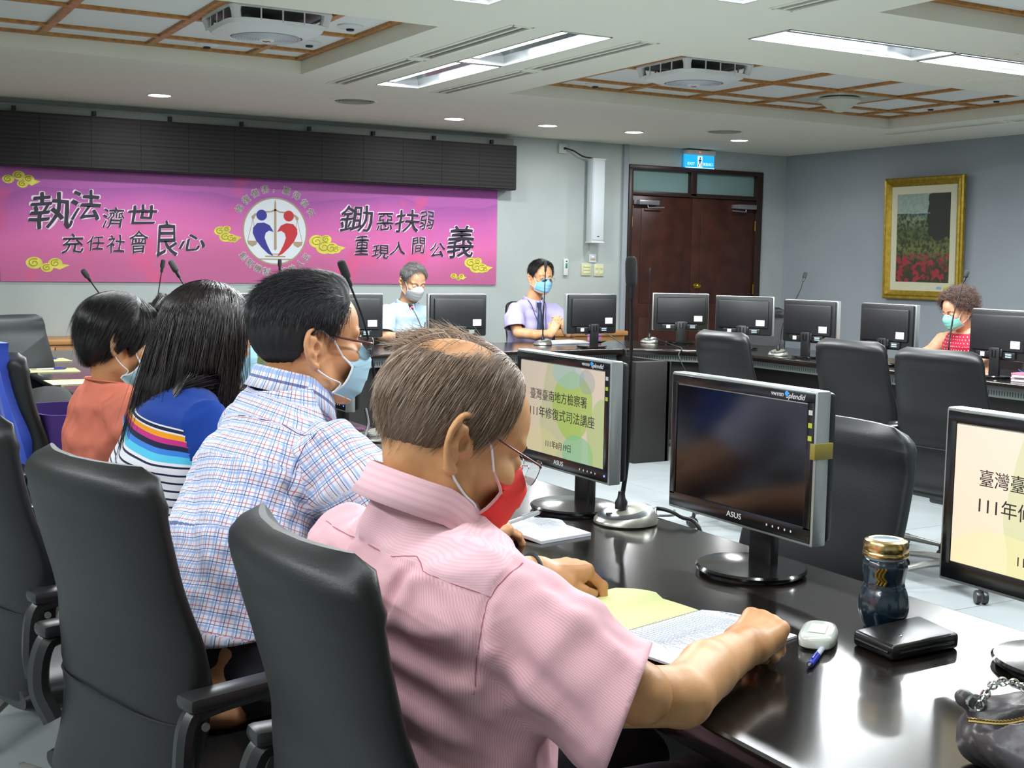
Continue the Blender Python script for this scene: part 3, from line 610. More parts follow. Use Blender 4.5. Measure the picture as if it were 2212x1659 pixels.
# ================================================================ office chair
M_lea = mat('chair_leather', '#131414', .42, spec=.38, bump=.15, bscale=260); M_leag = mat('chair_leather_grey', '#2c2f31', .42, spec=.4, bump=.15, bscale=260)
M_seam = mat('chair_seam', '#101010', .6); M_bpl = mat('black_plastic', '#1c1c1d', .35); M_bpl2 = mat('chair_base_grey', '#6f6f6b', .35, metal=.3)
def chair_meshes():
    """faces +x ; origin on the floor below the seat centre; top of the back about z=1.03"""
    prof = [(1.035, -.245), (1.0, -.247), (.93, -.235), (.84, -.21), (.75, -.18), (.66, -.163), (.58, -.165), (.5, -.18), (.42, -.20)]
    rows = []; nz = 40
    zs = [.42+(1.035-.42)*i/nz for i in range(nz+1)]
    pz = [p[0] for p in prof][::-1]; px = [p[1] for p in prof][::-1]
    b = MB()
    n = 44
    for i, z in enumerate(zs):
        cx = float(np.interp(z, pz, px)); t_ = (z-.42)/.615
        hw = .215+.022*math.sin(PI*min(1, t_*1.05))
        e = min(1, (1.035-z)/.035); e5 = min(1, (1.035-z)/.055); hw -= .050*(1-math.sqrt(max(0, 1-(1-e5)**2)))
        th = .030+.012*math.exp(-((z-.64)/.09)**2); th *= math.sqrt(max(.03, 1-(1-e)**2)) if e < 1 else 1
        if z > .95: th += .006*math.sin((z-.95)/.085*PI)
        eb = min(1, (z-.42)/.02+.15); th *= eb
        seam = .006*math.exp(-((z-.615)/.006)**2)
        row = []
        for k in range(n):
            a = 2*PI*k/n; c, s = math.cos(a), math.sin(a); q = (abs(c)**2.2+abs(s)**4.5)**(-1/3.2) if False else 1
            y = hw*(abs(s)**.42)*(1 if s > 0 else -1); x = (th-seam)*(abs(c)**.8)*(1 if c > 0 else -1)
            curve = .035*(y/hw)**2*(.3+.7*t_)     # wings wrap slightly forward
            wr = .0025*math.sin(23*z+9*y)+.0035*math.exp(-((abs(y)-.19)/.03)**2)*math.sin(150*z) * (1 if z > .93 else 0)
            row.append((cx+x+curve+wr, y, z))
        rows.append(row)
    b.grid(rows, closed=True); b.add(rows[0], [tuple(range(n))]); b.add(rows[-1], [tuple(range(n))])
    return b
def office_chair(label, leather=None):
    t = thing('office_chair', label, 'chair', (0, 0, 0), 0, 'black leather office chairs'); L = leather or M_lea
    chair_meshes().build('backrest', L, t, smooth=60)
    s = MB(); s.tube([(-.168-.003, y, .615+.0) for y in ()] or [(-.2, -.2, .42), (-.2, .2, .42)], .004, 4); 
    sm = MB(); P = []
    for k in range(19):
        y = -.226+.452*k/18; hw = .2355; t_ = (.612-.42)/.615; th = .030+.012*math.exp(-((.612-.64)/.09)**2); s_q = (abs(y)/hw)**(1/.42); cq = math.sqrt(max(0, 1-s_q*s_q))
        P.append((float(np.interp(.612, [.5, .58, .66], [-.18, -.165, -.163]))-th*cq**.8+.035*(y/hw)**2*(.3+.7*t_), y, .612))
    sm.tube(P, .0022, 5); sm.build('seam', M_seam, t)
    se = MB(); rows = []
    for i in range(15):
        x = -.2+.47*i/14; row = []
        for k in range(33):
            a = 2*PI*k/32; c, s_2 = math.cos(a), math.sin(a); hw = .235*(1-.12*(i/14)**4); hz = .045*(1 if 0 < i < 14 else .55)
            row.append((x, hw*abs(c)**.4*(1 if c > 0 else -1), .435+hz*abs(s_2)**.8*(1 if s_2 > 0 else -1)-.03*max(0, (i/14)-.75)**1))
        rows.append(row[:-1])
    se.grid(rows, closed=True); se.add(rows[0], [tuple(range(32))]); se.add(rows[-1], [tuple(range(32))]); se.build('seat', L, t, smooth=60)
    for s2 in (-1, 1):
        a = MB(); y = s2*.262
        a.tube(spline([(-.185, s2*.235, .50), (-.20, y, .56), (-.19, y, .635), (-.15, y, .655), (.0, y, .66), (.1, y, .65), (.135, y, .61), (.12, y, .52), (.07, s2*.225, .43)], 5), .017, 8, flat=1.25); o = a.build('arm_frame', M_bpl, t)
        MB().box(-.20, .12, y-.027, y+.027, .655, .682, b=.011).build('armrest', M_bpl, t)
        MB().lathe([(.007, -.002), (.007, .002)], 12).xf(Matrix.Translation((-.17, y+s2*.019, .63)) @ Matrix.Rotation(PI/2, 4, 'X')).build('bolt', M_bpl2, t)
    MB().box(-.10, .12, -.10, .10, .355, .40, b=.01).build('mechanism', M_bpl, t)
    MB().lathe([(.028, .10), (.028, .22), (.02, .225), (.02, .37)], 16).build('gas_lift', M_bpl, t)
    MB().lathe([(.05, .075), (.055, .11), (.03, .14)], 16).build('hub', M_bpl2, t)
    for i in range(5):
        a = 2*PI*i/5+.3; m = Matrix.Rotation(a, 4, 'Z')
        lg = MB().tube([(.03, 0, .105), (.16, 0, .098), (.30, 0, .078)], [.026, .022, .014], 8, flat=.7).xf(m).build('leg', M_bpl2, t)
        c = MB()
        for s2 in (-1, 1): c.lathe([(.001, -.009), (.027, -.009), (.029, 0), (.027, .009), (.001, .009)], 16, cap=False).xf(Matrix.Translation((.31, s2*.015, .029)) @ Matrix.Rotation(PI/2, 4, 'X'), len(c.v)-16*5)
        c.tube([(.30, 0, .085), (.305, 0, .045)], .010, 6); c.xf(m).build('caster', M_bpl, lg)
    return t
CH = office_chair('black leather office chair of the man in the pink shirt, front most')
CHS = []
def chair(x, y, deg, label, mk=None):
    """x, y: top centre of the backrest"""
    o = CH if not CHS else copy_tree(CH); CHS.append(o); a = math.radians(deg)
    o.location = (x+.246*math.cos(a), y+.246*math.sin(a), 0); o.rotation_euler = (0, 0, a); o['label'] = label
    if mk:
        for ch in o.children:
            if ch.name.split('.')[0] in ('backrest', 'seat'):
                ch.data = ch.data.copy(); ch.data.materials[0] = mk
    return o
chair(.505, 1.47, 0, 'black leather office chair under the man in the pink shirt, frontmost')
chair(.385, 2.145, 15, 'black leather office chair behind the man in the plaid shirt, its whole back in view')
chair(.275, 2.90, 14, 'black leather office chair cut by the left picture edge, behind the striped top')
chair(.30, 3.83, 6, 'black leather office chair behind the woman in the coral t-shirt')
chair(.95, 7.22, -62, 'empty grey-looking office chair at the far left, in front of the wooden cabinet', M_leag)
chair(2.03, 2.04, 180, 'empty office chair facing the camera across the near table, beside the dark monitor', M_leag)
chair(4.05, 5.02, -3, 'empty office chair inside the ring, leftmost of the three seen from behind')
chair(4.20, 4.27, 0, 'empty office chair inside the ring, middle of the three seen from behind')
chair(4.10, 3.66, 4, 'empty office chair inside the ring, rightmost of the three seen from behind')
chair(7.35, 5.9, 180, 'office chair of the woman in the red dotted top')
chair(3.72, 9.05, -90, 'high-backed office chair behind the grey-haired man in the pale blue shirt')
chair(5.35, 9.2, -90, 'office chair behind the man in the lilac shirt')
chair(2.1, 8.95, -90, 'empty office chair far left behind the far table')
chair(6.8, 7.9, 218, 'empty office chair at the far corner in front of the brown door')
# ================================================================ monitors
M_bez = mat('bezel_black', '#0e0e0f', .22, spec=.6); M_sil = mat('monitor_silver', '#a9aeae', .3, metal=.6); M_back = mat('monitor_back', '#1b1b1c', .42)
M_off = mat('screen_off', '#0c0c10', .12, spec=.6)
M_scr = mat('screen_lit', '#000000', .25); nt, bs = nodes_of(M_scr)
tc = N(nt, 'ShaderNodeTexCoord'); mp = N(nt, 'ShaderNodeMapping'); nt.links.new(tc.outputs['Object'], mp.inputs[0]); sp = N(nt, 'ShaderNodeSeparateXYZ'); nt.links.new(tc.outputs['Object'], sp.inputs[0])
yy, zz = sp.outputs[1], sp.outputs[2]      # screen faces -x ; seen from the front, +y is at the left
def blob(cy, cz, ry, rz, w_=.5):
    a = mth('MULTIPLY', mth('SUBTRACT', mth('ADD', yy, mth('MULTIPLY', noise(9, 1), .05)), cy), 1/ry); b = mth('MULTIPLY', mth('SUBTRACT', zz, cz), 1/rz)
    d = mth('ADD', mth('MULTIPLY', a, a), mth('MULTIPLY', b, b)); return mth('MULTIPLY', mth('LESS_THAN', d, 1), w_)
c = ramp(mth('ADD', mth('MULTIPLY', zz, 4), 0), [(0, '#e5d8b8'), (1, '#ecdcc8')])
c = mixc(blob(.02, .05, .10, .28, .35), c, '#9fc46e'); c = mixc(blob(-.03, .17, .085, .085, .75), c, '#a9d14e'); c = mixc(blob(-.01, .245, .07, .035, .5), c, '#9fd0d8')
c = mixc(blob(-.06, .05, .07, .05, .6), c, '#6fcfa0'); c = mixc(blob(-.16, .10, .06, .10, .5), c, '#9ccf62'); c = mixc(blob(.13, .06, .10, .04, .4), c, '#f0e2a0'); c = mixc(blob(-.09, .235, .03, .03, .4), c, '#8aa6b0')
bs.inputs['Base Color'].default_value = (0.01, .01, .01, 1); nt.links.new(c, bs.inputs['Emission Color']); lw = N(nt, 'ShaderNodeLayerWeight'); lw.inputs[0].default_value = .5
cosv = mth('SUBTRACT', 1.0, lw.outputs['Facing']); st_ = mth('MULTIPLY', ramp(cosv, [(.25, (.12, .12, .12, 1)), (.80, (1, 1, 1, 1))]), .62)   # narrow-angle panel: dimmer seen from the side
nt.links.new(st_, bs.inputs['Emission Strength'])
M_txt = mat('screen_text', '#33282a', .5); M_wtxt = mat('bezel_text', '#c9ccd0', .5, emit=.15)
def monitor(lit=True, tape=False, label='', sticker=True):
    """faces -x, origin on the table under the screen centre, width along y"""
    t = thing('monitor', label, 'monitor', (0, 0, 0), 0, 'desktop monitors'); z0, z1, hw = .10, .392, .2215
    b = MB(); b.box(-.012, .022, -hw, hw, z0, z1, b=.004); b.build('silver_rim', M_sil, t)
    b = MB()
    def fr(bm, y0, y1, za, zb): bm.box(-.0145, -.008, y0, y1, za, zb, b=.0015)
    fr(b, -hw+.006, hw-.006, z0+.006, z0+.036); fr(b, -hw+.006, hw-.006, z1-.024, z1-.005); fr(b, -hw+.006, -hw+.024, z0+.03, z1-.02); fr(b, hw-.024, hw-.006, z0+.03, z1-.02)
    b.build('bezel', M_bez, t)
    sc = MB().box(-.0125, -.0095, -hw+.022, hw-.022, .034, .034+.232).build('screen', M_scr if lit else M_off, t, smooth=None, loc=(0, 0, z0))
    b = MB(); b.box(.02, .045, -hw+.006, hw-.006, z0+.004, z1-.004, b=.010); b.box(.04, .062, -hw+.03, hw-.03, z0+.055, z1-.03, b=.012); b.build('back_cover', M_back, t)
    MB().box(.045, .058, -.15, .13, z0+.012, z0+.052, b=.004).build('port_panel', M_bpl, t)
    b = MB(); b.box(.055, .078, -.035, .035, .012, z0+.075, b=.006); b.box(.03, .07, -.05, .05, z0+.02, z0+.07, b=.008); st = b.build('stand_neck', M_bpl, t)
    MB().tube([(.0795, -.012, z0+.06), (.0795, -.012, z0+.02), (.0795, .012, z0+.02), (.0795, .012, z0+.06)], .0035, 6).build('cable_clip', M_bez, st)
    b = MB(); R = [(.0, .003), (.10, .003), (.108, .006), (.11, .011), (.106, .015), (.03, .019), (.0, .019)]
    b.lathe([(max(r, .0005), z) for r, z in R], 48, c=(.035, 0, 0), cap=False)
    b.v = [(x, y*1.05, z) for x, y, z in b.v]; b.lathe([(.1, 0), (.1, .004)], 24, c=(.035, 0, 0)); b.build('stand_base', mat('stand_gloss', '#121213', .12, spec=.6, coat=.5), t)
    # lettering: front faces -x
    fx = Matrix(((0, 0, -1, 0), (-1, 0, 0, 0), (0, 1, 0, 0), (0, 0, 0, 1)))
    text_mesh('maker_mark', 'ASUS', .016, M_wtxt, t, Matrix.Translation((-.0148, .0, z0+.021)) @ fx, align='CENTER', offset=.0006, sx=1.25, extrude=.0003)
    text_mesh('bezel_lettering', 'VW193D', .009, M_wtxt, t, Matrix.Translation((-.0148, -.133, z1-.015)) @ fx, align='RIGHT', extrude=.0003)
    text_mesh('bezel_lettering', 'Splendid', .015, M_wtxt, t, Matrix.Translation((-.0148, -.139, z1-.015)) @ fx, shear=.3, offset=.0004, extrude=.0003)
    MB().lathe([(.0005, 0), (.0048, 0), (.0048, .0006), (.0005, .0006)], 16, cap=False).xf(Matrix.Translation((-.0152, -.142, z1-.011)) @ fx).build('bezel_logo', mat('logo_blue', '#2f86d8', .4, emit=.3), t)
    for k, cc in enumerate(('#c9c9c9', '#b9c43a', '#b9c43a')): MB().box(-.0152, -.014, -hw+.009, -hw+.019, z1-.045-k*.024, z1-.036-k*.024).build('bezel_sticker', mat('sticker%d' % min(k, 1), cc, .5), t, smooth=None)
    for k in range(5): MB().box(-.0152, -.014, -.10-k*.017, -.097-k*.017, z0+.019, z0+.023).build('button_mark', M_wtxt, t, smooth=None)
    if lit:
        MB().box(-.0155, -.014, -hw+.014, -hw+.018, z0+.019, z0+.023).build('power_led', mat('led_blue', '#3050ff', .4, emit=5), t, smooth=None)
        for s, z, sz, y in (('臺灣臺南地方檢察署', .182, .030, .148), ('111年修復式司法講座', .138, .031, .152), ('111年8月19日', .062, .021, .07)):
            text_mesh('screen_lettering', s, sz, M_txt, sc, Matrix.Translation((-.013, y, z)) @ fx, offset=.0006, extrude=.0002, sx=1.05 if sz > .03 else 1)
    if sticker:
        MB().box(.0615, .0630, .10, .165, z0+.075, z0+.118).build('paper_label', mat('label_white', '#d5dde6', .6), t, smooth=None)
        MB().box(.0575, .0595, -.115, -.085, z0+.02, z0+.045).build('paper_label', mat('label_white', '#d5dde6', .6), t, smooth=None)
        b = MB(); b.box(.0575, .066, .07, .11, z0+.022, z0+.030); b.box(.0575, .066, .07, .11, z0+.034, z0+.044); b.build('plug', mat('plug_grey', '#9aa7ad', .4), t)
    if tape: MB().box(-.0155, .03, -hw-.0015, -hw+.012, z0+.165, z0+.195, b=.001).build('tape', mat('yellow_tape', '#8f8236', .3), t)
    return t
mA = monitor(True, False, 'x'); mB = monitor(False, True, 'dark monitor with yellow tape on its right edge, beside the tumbler'); mK = monitor(False, False, 'x')
MON = [('A', 1.665, 1.22, 0, 'lit monitor cut by the right picture edge, showing title text'), ('A', 1.64, 2.62, 0, 'lit monitor right in front of the face of the man in the pink shirt'),
 ('A', 1.655, 3.43, 0, 'lit monitor mostly hidden behind the balding head'), ('A', 1.60, 4.15, 0, 'lit monitor beyond the face of the man in the plaid shirt'),
 ('A', 1.62, 4.95, 0, 'lit monitor hidden behind the woman with long hair'), ('A', 1.62, 5.65, 0, 'lit monitor between the two women'), ('A', 1.63, 6.38, 0, 'lit monitor with its left edge showing right of the coral woman'), ('A', 1.50, 6.98, 0, 'farthest monitor of the near table, behind the head of the coral woman')]
first = True
for kind, x, y, a, lb in MON:
    o = mA if first else copy_tree(mA); first = False
    o.location = (x, y, .75); o.rotation_euler = (0, 0, math.radians(a)); o['label'] = lb
mB.location = (1.625, 1.925, .75)
MONB = [(3.13, 7.68, -92, 'monitor seen from behind, left of the man in the pale blue shirt'), (3.90, 7.66, -90, 'monitor seen from behind, between the two men at the far table'), (5.03, 7.72, -88, 'monitor seen from behind, right of the man in the lilac shirt'),
 (6.02, 7.93, -118, 'monitor seen from behind, in front of the left leaf of the brown door'), (6.13, 7.28, 215, 'monitor turned away at the table corner, in front of the right door leaf'), (6.0, 6.42, 190, 'monitor seen from behind, second from the corner, beside the curved microphone'),
 (6.05, 5.76, 182, 'monitor seen from behind, left of the woman in the red top'), (6.03, 4.87, 178, 'monitor seen from behind, cut by the right picture edge beside the woman in red'), (6.03, 4.1, 180, 'monitor just outside the right picture edge'), (2.35, 7.7, -90, 'monitor at the left end of the far table')]
first = True
for x, y, a, lb in MONB:
    o = mK if first else copy_tree(mK); first = False
    o.location = (x, y, .75); o.rotation_euler = (0, 0, math.radians(a)); o['label'] = lb
# ================================================================ microphones
M_foam = mat('mic_foam', '#2a2a2b', .9, bump=.6, bscale=500); M_stem = mat('mic_stem', '#151516', .35, metal=.3); M_mbase = mat('mic_base_silver', '#b3b2a6', .32, metal=.75); M_mring = mat('mic_ring', '#55585c', .35, metal=.4)
def mic(x, y, deg, path, label, head=.05, hr=.0165, red=False):
    t = thing('gooseneck_microphone', label, 'microphone', (x, y, .75), math.radians(deg), 'gooseneck microphones')
    def tilt(m): return m
    b = MB(); n = 40
    def ring(r, z, sl): return [(r*math.cos(2*PI*i/n), r*math.sin(2*PI*i/n)*1.0, z+sl*math.cos(2*PI*i/n)) for i in range(n)]
    b.grid([ring(.066, .0, 0), ring(.070, .004, 0), ring(.069, .014, .004), ring(.062, .026, .009)], closed=True); b.add(ring(.066, 0, 0), [tuple(range(n))]); b.build('base', M_mbase, t)
    MB().grid([ring(.0625, .0262, .009), ring(.058, .031, .010), ring(.046, .0345, .010)], closed=True).build('ring', M_mring, t)
    b = MB(); b.grid([ring(.0465, .0345, .010), ring(.03, .0375, .008), ring(.0005, .039, .004)], closed=True); b.build('top_plate', mat('mic_top', '#c4c3b4', .3, metal=.7), t)
    MB().box(-.05, -.036, -.004, .004, .022, .030, b=.002).build('talk_button', M_mring, t)
    P = spline(path, 6); p0 = P[0]
    MB().lathe([(.014, .036), (.014, .052), (.009, .062), (.007, .078)], 14).xf(Matrix.Translation((p0.x, 0, 0))).build('socket', M_bpl, t)
    k = max(2, int(len(P)*.5)); MB().tube(P[:k+1], .0052, 8).build('flexible_neck', M_stem, t); MB().tube(P[k:], .0036, 8).build('stem', M_stem, t)
    e = P[-1]; d = (P[-1]-P[-3]).normalized(); hb = MB()
    hb.tube([e-d*.01, e, e+d*.02], [.006, .0085, .0085], 10); hb.build('collar', M_bpl, t)
    q = [e+d*(.018+head*s) for s in (0, .06, .2, .5, .8, .94, 1)]; MB().tube(q, [hr*.55, hr*.85, hr, hr*1.03, hr, hr*.85, hr*.45], 14).build('foam_head', M_foam, t)
    if red: MB().tube([e+d*.004, e+d*.014], .0098, 12).build('light_ring', mat('mic_red', '#ff2030', .4, emit=4), t)
    b = MB(); b.tube(spline([(.065, 0, .012), (.10, .02, .004), (.14, .01, .004), (.17, .05, .004)], 5), .003, 6); b.build('cable', M_bpl, t)
    return t
def S(pts): return pts
mic(1.70, 2.43, 0, [(-.012, 0, .05), (0, 0, .15), (.003, 0, .30), (.003, 0, .45), (.0, 0, .545)], 'tall gooseneck microphone right in front of the dark monitor, nearest the camera', .074, .0125).scale = (1.1, 1.1, 1)
mic(1.715, 3.93, 0, [(0, 0, .05), (-.008, 0, .12), (-.025, 0, .25), (-.055, 0, .40), (-.105, 0, .535)], 'gooseneck microphone standing just right of the face of the man in glasses and plaid', .066, .0135).scale = (1.1, 1.1, 1)
mic(1.60, 5.55, 0, [(0, 0, .05), (-.01, .01, .15), (-.05, .02, .33), (-.10, .03, .45), (-.14, .04, .53)], 'gooseneck microphone leaning left over the head of the long-haired woman, the larger one', .06, .014)
mic(1.88, 7.95, 0, [(0, 0, .05), (.01, 0, .12), (.05, 0, .28), (.09, 0, .52)], 'gooseneck microphone leaning slightly right, between the two women, farther back', .055, .014)
mic(1.60, 7.35, 0, [(0, 0, .05), (-.02, 0, .14), (-.10, -.08, .32), (-.21, -.14, .475)], 'gooseneck microphone leaning left above the dark hair of the coral woman', .055, .015)
mic(2.74, 7.95, 0, [(0, 0, .05), (.0, 0, .2), (.0, 0, .38), (-.005, -.02, .54)], 'gooseneck microphone showing over the hair of the man in plaid', .05, .013)
mic(4.815, 8.02, 0, [(0, 0, .05), (.0, 0, .2), (.008, 0, .4), (.012, 0, .555)], 'upright gooseneck microphone in front of the man in the lilac shirt', .055, .012)
mic(5.80, 8.03, 0, [(0, 0, .05), (-.004, 0, .2), (-.008, 0, .4), (-.01, 0, .54)], 'thin upright gooseneck microphone in front of the brown door', .03, .008)
mic(5.89, 6.63, 20, [(0, 0, .05), (.02, 0, .11), (.11, .02, .24), (.27, .0, .43), (.33, .0, .52)], 'gooseneck microphone curving to the right at the table corner before the grey wall', .05, .014)
mic(6.24, 5.45, 0, [(0, 0, .05), (.0, .0, .15), (.05, .02, .33), (.12, .03, .50), (.14, .03, .55)], 'gooseneck microphone in front of the woman in the red dotted top', .05, .015)
mic(3.83, 8.0, 0, [(0, 0, .04), (0, .02, .09), (-.015, .09, .20), (-.03, .15, .27)], 'low gooseneck microphone with a lit red ring at the mouth of the grey-haired man', .028, .014, red=True)

# ---------------- papers, booklets
M_yel = mat('yellow_cover', '#e3e7a6', .6); M_pap = mat('white_paper', '#dfe3ea', .65); M_ptx = mat('print_ink', '#a6a8b2', .7)
def zrot(a): return Matrix.Rotation(math.radians(a), 4, 'Z')
# open booklet of the man in pink
t = thing('open_booklet', 'open booklet with a pale yellow cover under the hands of the man in pink', 'booklet', (1.245, 1.70, .7505), math.radians(-76))
def sheet(w_, h_, bend, thick, z0=0, x0=0):
    b = MB(); nx = 12; top = [[(x0+w_*i/nx, h_*(j/2-.5), z0+thick+bend*math.sin(PI*min(1, i/nx))*(.3 if i > 6 else 1)) for i in range(nx+1)] for j in range(3)]
    bot = [[(x, y, z-thick) for x, y, z in r] for r in top]
    b.grid(top); b.grid([r[::-1] for r in bot]); b.grid([top[0], bot[0]]); b.grid([top[-1], bot[-1]]); b.grid([[r[0] for r in top], [r[0] for r in bot]]); b.grid([[r[-1] for r in top], [r[-1] for r in bot]])
    return b
def lines(parent, x0, y0, n, w_, dz, seed, dy=.0085, m=None):
    rnd = random.Random(seed); b = MB()
    for i in range(n):
        x = x0; e = x0+w_*rnd.uniform(.55, 1)
        while x < e:
            l = rnd.uniform(.003, .006); yy_ = y0-i*dy; b.add([(x, yy_, dz), (x+l, yy_, dz), (x+l, yy_+.0034, dz), (x, yy_+.0034, dz)], [(0, 1, 2, 3)]); x += l+.0018
    return b.build('printed_lines', m or M_ptx, parent, smooth=None, fix=False)
sheet(.20, .285, .012, .002, x0=-.205).build('cover', M_yel, t, smooth=60, fix=True)
pg = sheet(.20, .285, .010, .004, x0=.002).build('page_block', M_pap, t, smooth=60); o = lines(t, .02, .10, 24, .15, .0155, 3); setp(o, kind='stuff')
text_mesh('title_line', '臺灣臺南地方檢察署', .009, M_ptx, t, Matrix.Translation((.055, .125, .0156)), extrude=.0001)
t = thing('notebook', 'white paper booklet under the hand of the man in the plaid shirt', 'booklet', (1.455, 2.43, .7505), math.radians(-80))
pg = sheet(.2, .15, .012, .007, x0=-.1).build('pages', M_pap, t, smooth=60); setp(lines(t, -.06, .05, 7, .13, .0193, 8), kind='stuff')
def pen(loc, a, label, body='#26338f', barrel='#c9cbd0', tilt=0, L=.14):
    t = thing('pen', label, 'pen', loc, math.radians(a)); t.rotation_euler = (0, math.radians(tilt), math.radians(a))
    MB().tube([(-.02, 0, .005), (L*.55, 0, .005)], .0045, 10).build('barrel', mat('pen_'+barrel, barrel, .3), t)
    MB().tube([(L*.5, 0, .005), (L*.92, 0, .005)], .0052, 10).build('grip', mat('pen_'+body, body, .3), t); MB().tube([(L*.92, 0, .005), (L, 0, .005)], [.0045, .001], 8).build('tip', mat('pentip', '#1b1b20', .3), t)
    MB().box(L*.5, L*.8, -.0015, .0015, .0095, .012, b=.0007).build('clip', mat('pen_'+body, body, .3), t)
    return t
pen((1.435, 1.475, .7505), 215, 'blue and clear ballpoint pen beside the rubber case, right of the fist', '#2636b4', '#c2c8e0', L=.125)
pen((1.33, 2.37, .785), 22, 'silver pen held over the white booklet by the man in plaid', '#a9abb0', '#b9bbc0', tilt=-4)
# papers far along the near table
for k, (x, y, a) in enumerate([(1.17, 7.62, 4), (1.10, 6.95, -3), (1.10, 6.28, 2)]):
    lb = ['farthest of the three yellow papers on the near table, blue pen on it', 'middle one of the three yellow papers on the near table, blue pen on it', 'nearest of the three yellow papers on the near table, next to the coral shoulder'][k]
    t = thing('yellow_paper', lb, 'paper', (x+.02, y, .7505), math.radians(a), 'yellow papers on the near table'); MB().box(-.11, .15, -.11, .11, 0, .003, b=.001).build('sheets', M_yel, t); setp(lines(t, -.08, .08, 12, .17, .0034, k), kind='stuff')
    if k < 2: pen((x-.02, y+.0, .754), 8, ['blue-gripped pen on the farthest yellow paper', 'blue-gripped pen on the middle yellow paper'][k])
for x, y, a, lb, g in ((1.33, 3.42, -5, 'pale yellow booklet between the men in plaid and pink', 0), (1.35, 2.93, 8, 'pale yellow booklet on the table beyond the plaid sleeve', 0)):
    t = thing('booklet', lb, 'booklet', (x, y, .7505), math.radians(a)); MB().box(-.10, .10, -.14, .14, 0, .004, b=.001).build('cover', M_yel, t); MB().box(-.098, .098, -.138, .138, .004, .006).build('pages', M_pap, t)
t = thing('paper_stack', 'white papers and glasses case under the hands of the man in the lilac shirt', 'paper', (5.05, 8.12, .7505), .1); MB().box(-.19, .19, -.10, .10, 0, .012, b=.002).build('sheets', M_pap, t); MB().box(-.05, .22, -.06, .12, .012, .016).xf(zrot(12)).build('sheet', M_pap, t)
t = thing('leaf_dish', 'dark green leaf-shaped dish on the far table beside the papers', 'dish', (5.26, 7.95, .751), .4)
MB().grid([[(.11*math.cos(a)*r, .05*math.sin(a)*r, .006+.02*r*r) for a in [2*PI*i/24 for i in range(24)]] for r in (.05, .4, .8, 1.0, .97, .5)], closed=True).build('dish', mat('dish_green', '#3a4a24', .25), t); MB().tube([(-.10, 0, .024), (.10, 0, .024)], .003, 5).build('vein', mat('dish_vein', '#566b30', .3), t)
t = thing('ribbon', 'small curled ribbon and pink box behind the monitor right of the lilac shirt', 'box', (5.33, 8.1, .7505), .3); MB().box(-.05, .05, -.03, .03, 0, .085, b=.004).build('box', mat('pink_box', '#b87aa6', .5), t); MB().box(-.052, .052, -.032, .032, .05, .06).build('band', mat('violet_band', '#6b3f7a', .5), t)
t = thing('paper_wrap', 'pale green crinkled bundle on the far table before the grey-haired man', 'bundle', (4.05, 8.12, .75), 0)
b = MB(); rnd = random.Random(4); rows = [[((.115+.012*math.sin(7*a+z*60)+rnd.uniform(-.006, .006))*math.cos(a)*math.sqrt(max(0.02, 1-(z/.105)**2)), (.075+.01*math.sin(9*a+z*40))*math.sin(a)*math.sqrt(max(0.02, 1-(z/.105)**2)), z) for a in [2*PI*i/32 for i in range(32)]] for z in (0, .02, .045, .07, .09, .1)]
b.grid(rows, closed=True); b.add(rows[-1], [tuple(range(32))]); b.build('wrap', mat('lime_wrap', '#c3d39a', .5), t, smooth=30); MB().tube([(.115*math.cos(a), .078*math.sin(a), .03) for a in [i*.3 for i in range(22)]], .003, 5).build('string', M_pap, t)
for x, y, a, lb, sz in ((6.2, 7.55, 40, 'yellow sheet of paper at the table corner behind the empty chair', (.1, .14)), (6.12, 6.28, 5, 'pale yellow booklet beside the silver microphone base at the corner', (.11, .16))):
    t = thing('booklet', lb, 'booklet', (x, y, .7505), math.radians(a)); MB().box(-sz[0], sz[0], -sz[1], sz[1], 0, .005, b=.001).build('cover', M_yel, t); MB().box(-sz[0]+.004, sz[0]-.004, -sz[1]+.004, sz[1]-.004, .005, .0062).build('pages', M_yel, t)
pen((6.1, 6.33, .757), 70, 'blue pen lying on the pale booklet at the table corner')
t = thing('red_glasses_case', 'small red and white object on the right table below a monitor', 'case', (5.93, 5.42, .7505), 1.3); MB().box(-.06, .06, -.025, .025, 0, .03, b=.012).build('shell', mat('case_red', '#c0262a', .35), t); MB().box(-.062, .0, -.02, .02, .004, .012, b=.003).build('flap', M_pap, t)
t = thing('pink_carton', 'small upright pink carton right of the rightmost inner chair', 'carton', (5.93, 5.02, .7505), .2); MB().box(-.035, .035, -.03, .03, 0, .12, b=.003).build('carton', mat('carton_pink', '#a8506a', .5), t); MB().box(-.036, .036, -.031, .031, .055, .06).build('stripe', mat('carton_dark', '#6d2f45', .5), t)
t = thing('magazine_stack', 'stack of pink and white papers at the right picture edge below a monitor', 'paper', (6.0, 4.55, .7505), .15)
for k, cc in enumerate(('#c9bfc4', '#bfa5ae', '#d8d4d6', '#c6687e')): MB().box(-.11, .11, -.15, .15, k*.012, k*.012+.0115, b=.002).xf(zrot([3, -4, 6, 0][k])).build('magazine', mat('mag%d' % k, cc, .5), t)
t = thing('computer_mouse', 'black mouse with cord by the hand of the grey-haired man', 'mouse', (3.58, 8.05, .75), 1.9)
b = MB(); b.grid([[(.055*math.cos(a)*c, .031*math.sin(a)*c, .034*s_q) for a in [2*PI*i/20 for i in range(20)]] for c, s_q in ((1, 0), (1, .35), (.85, .75), (.5, .97), (.05, 1))], closed=True); b.build('shell', M_bpl, t); MB().tube(spline([(.055, 0, .01), (.12, .03, .004), (.2, -.02, .004)], 6), .002, 5).build('cord', M_bpl, t)
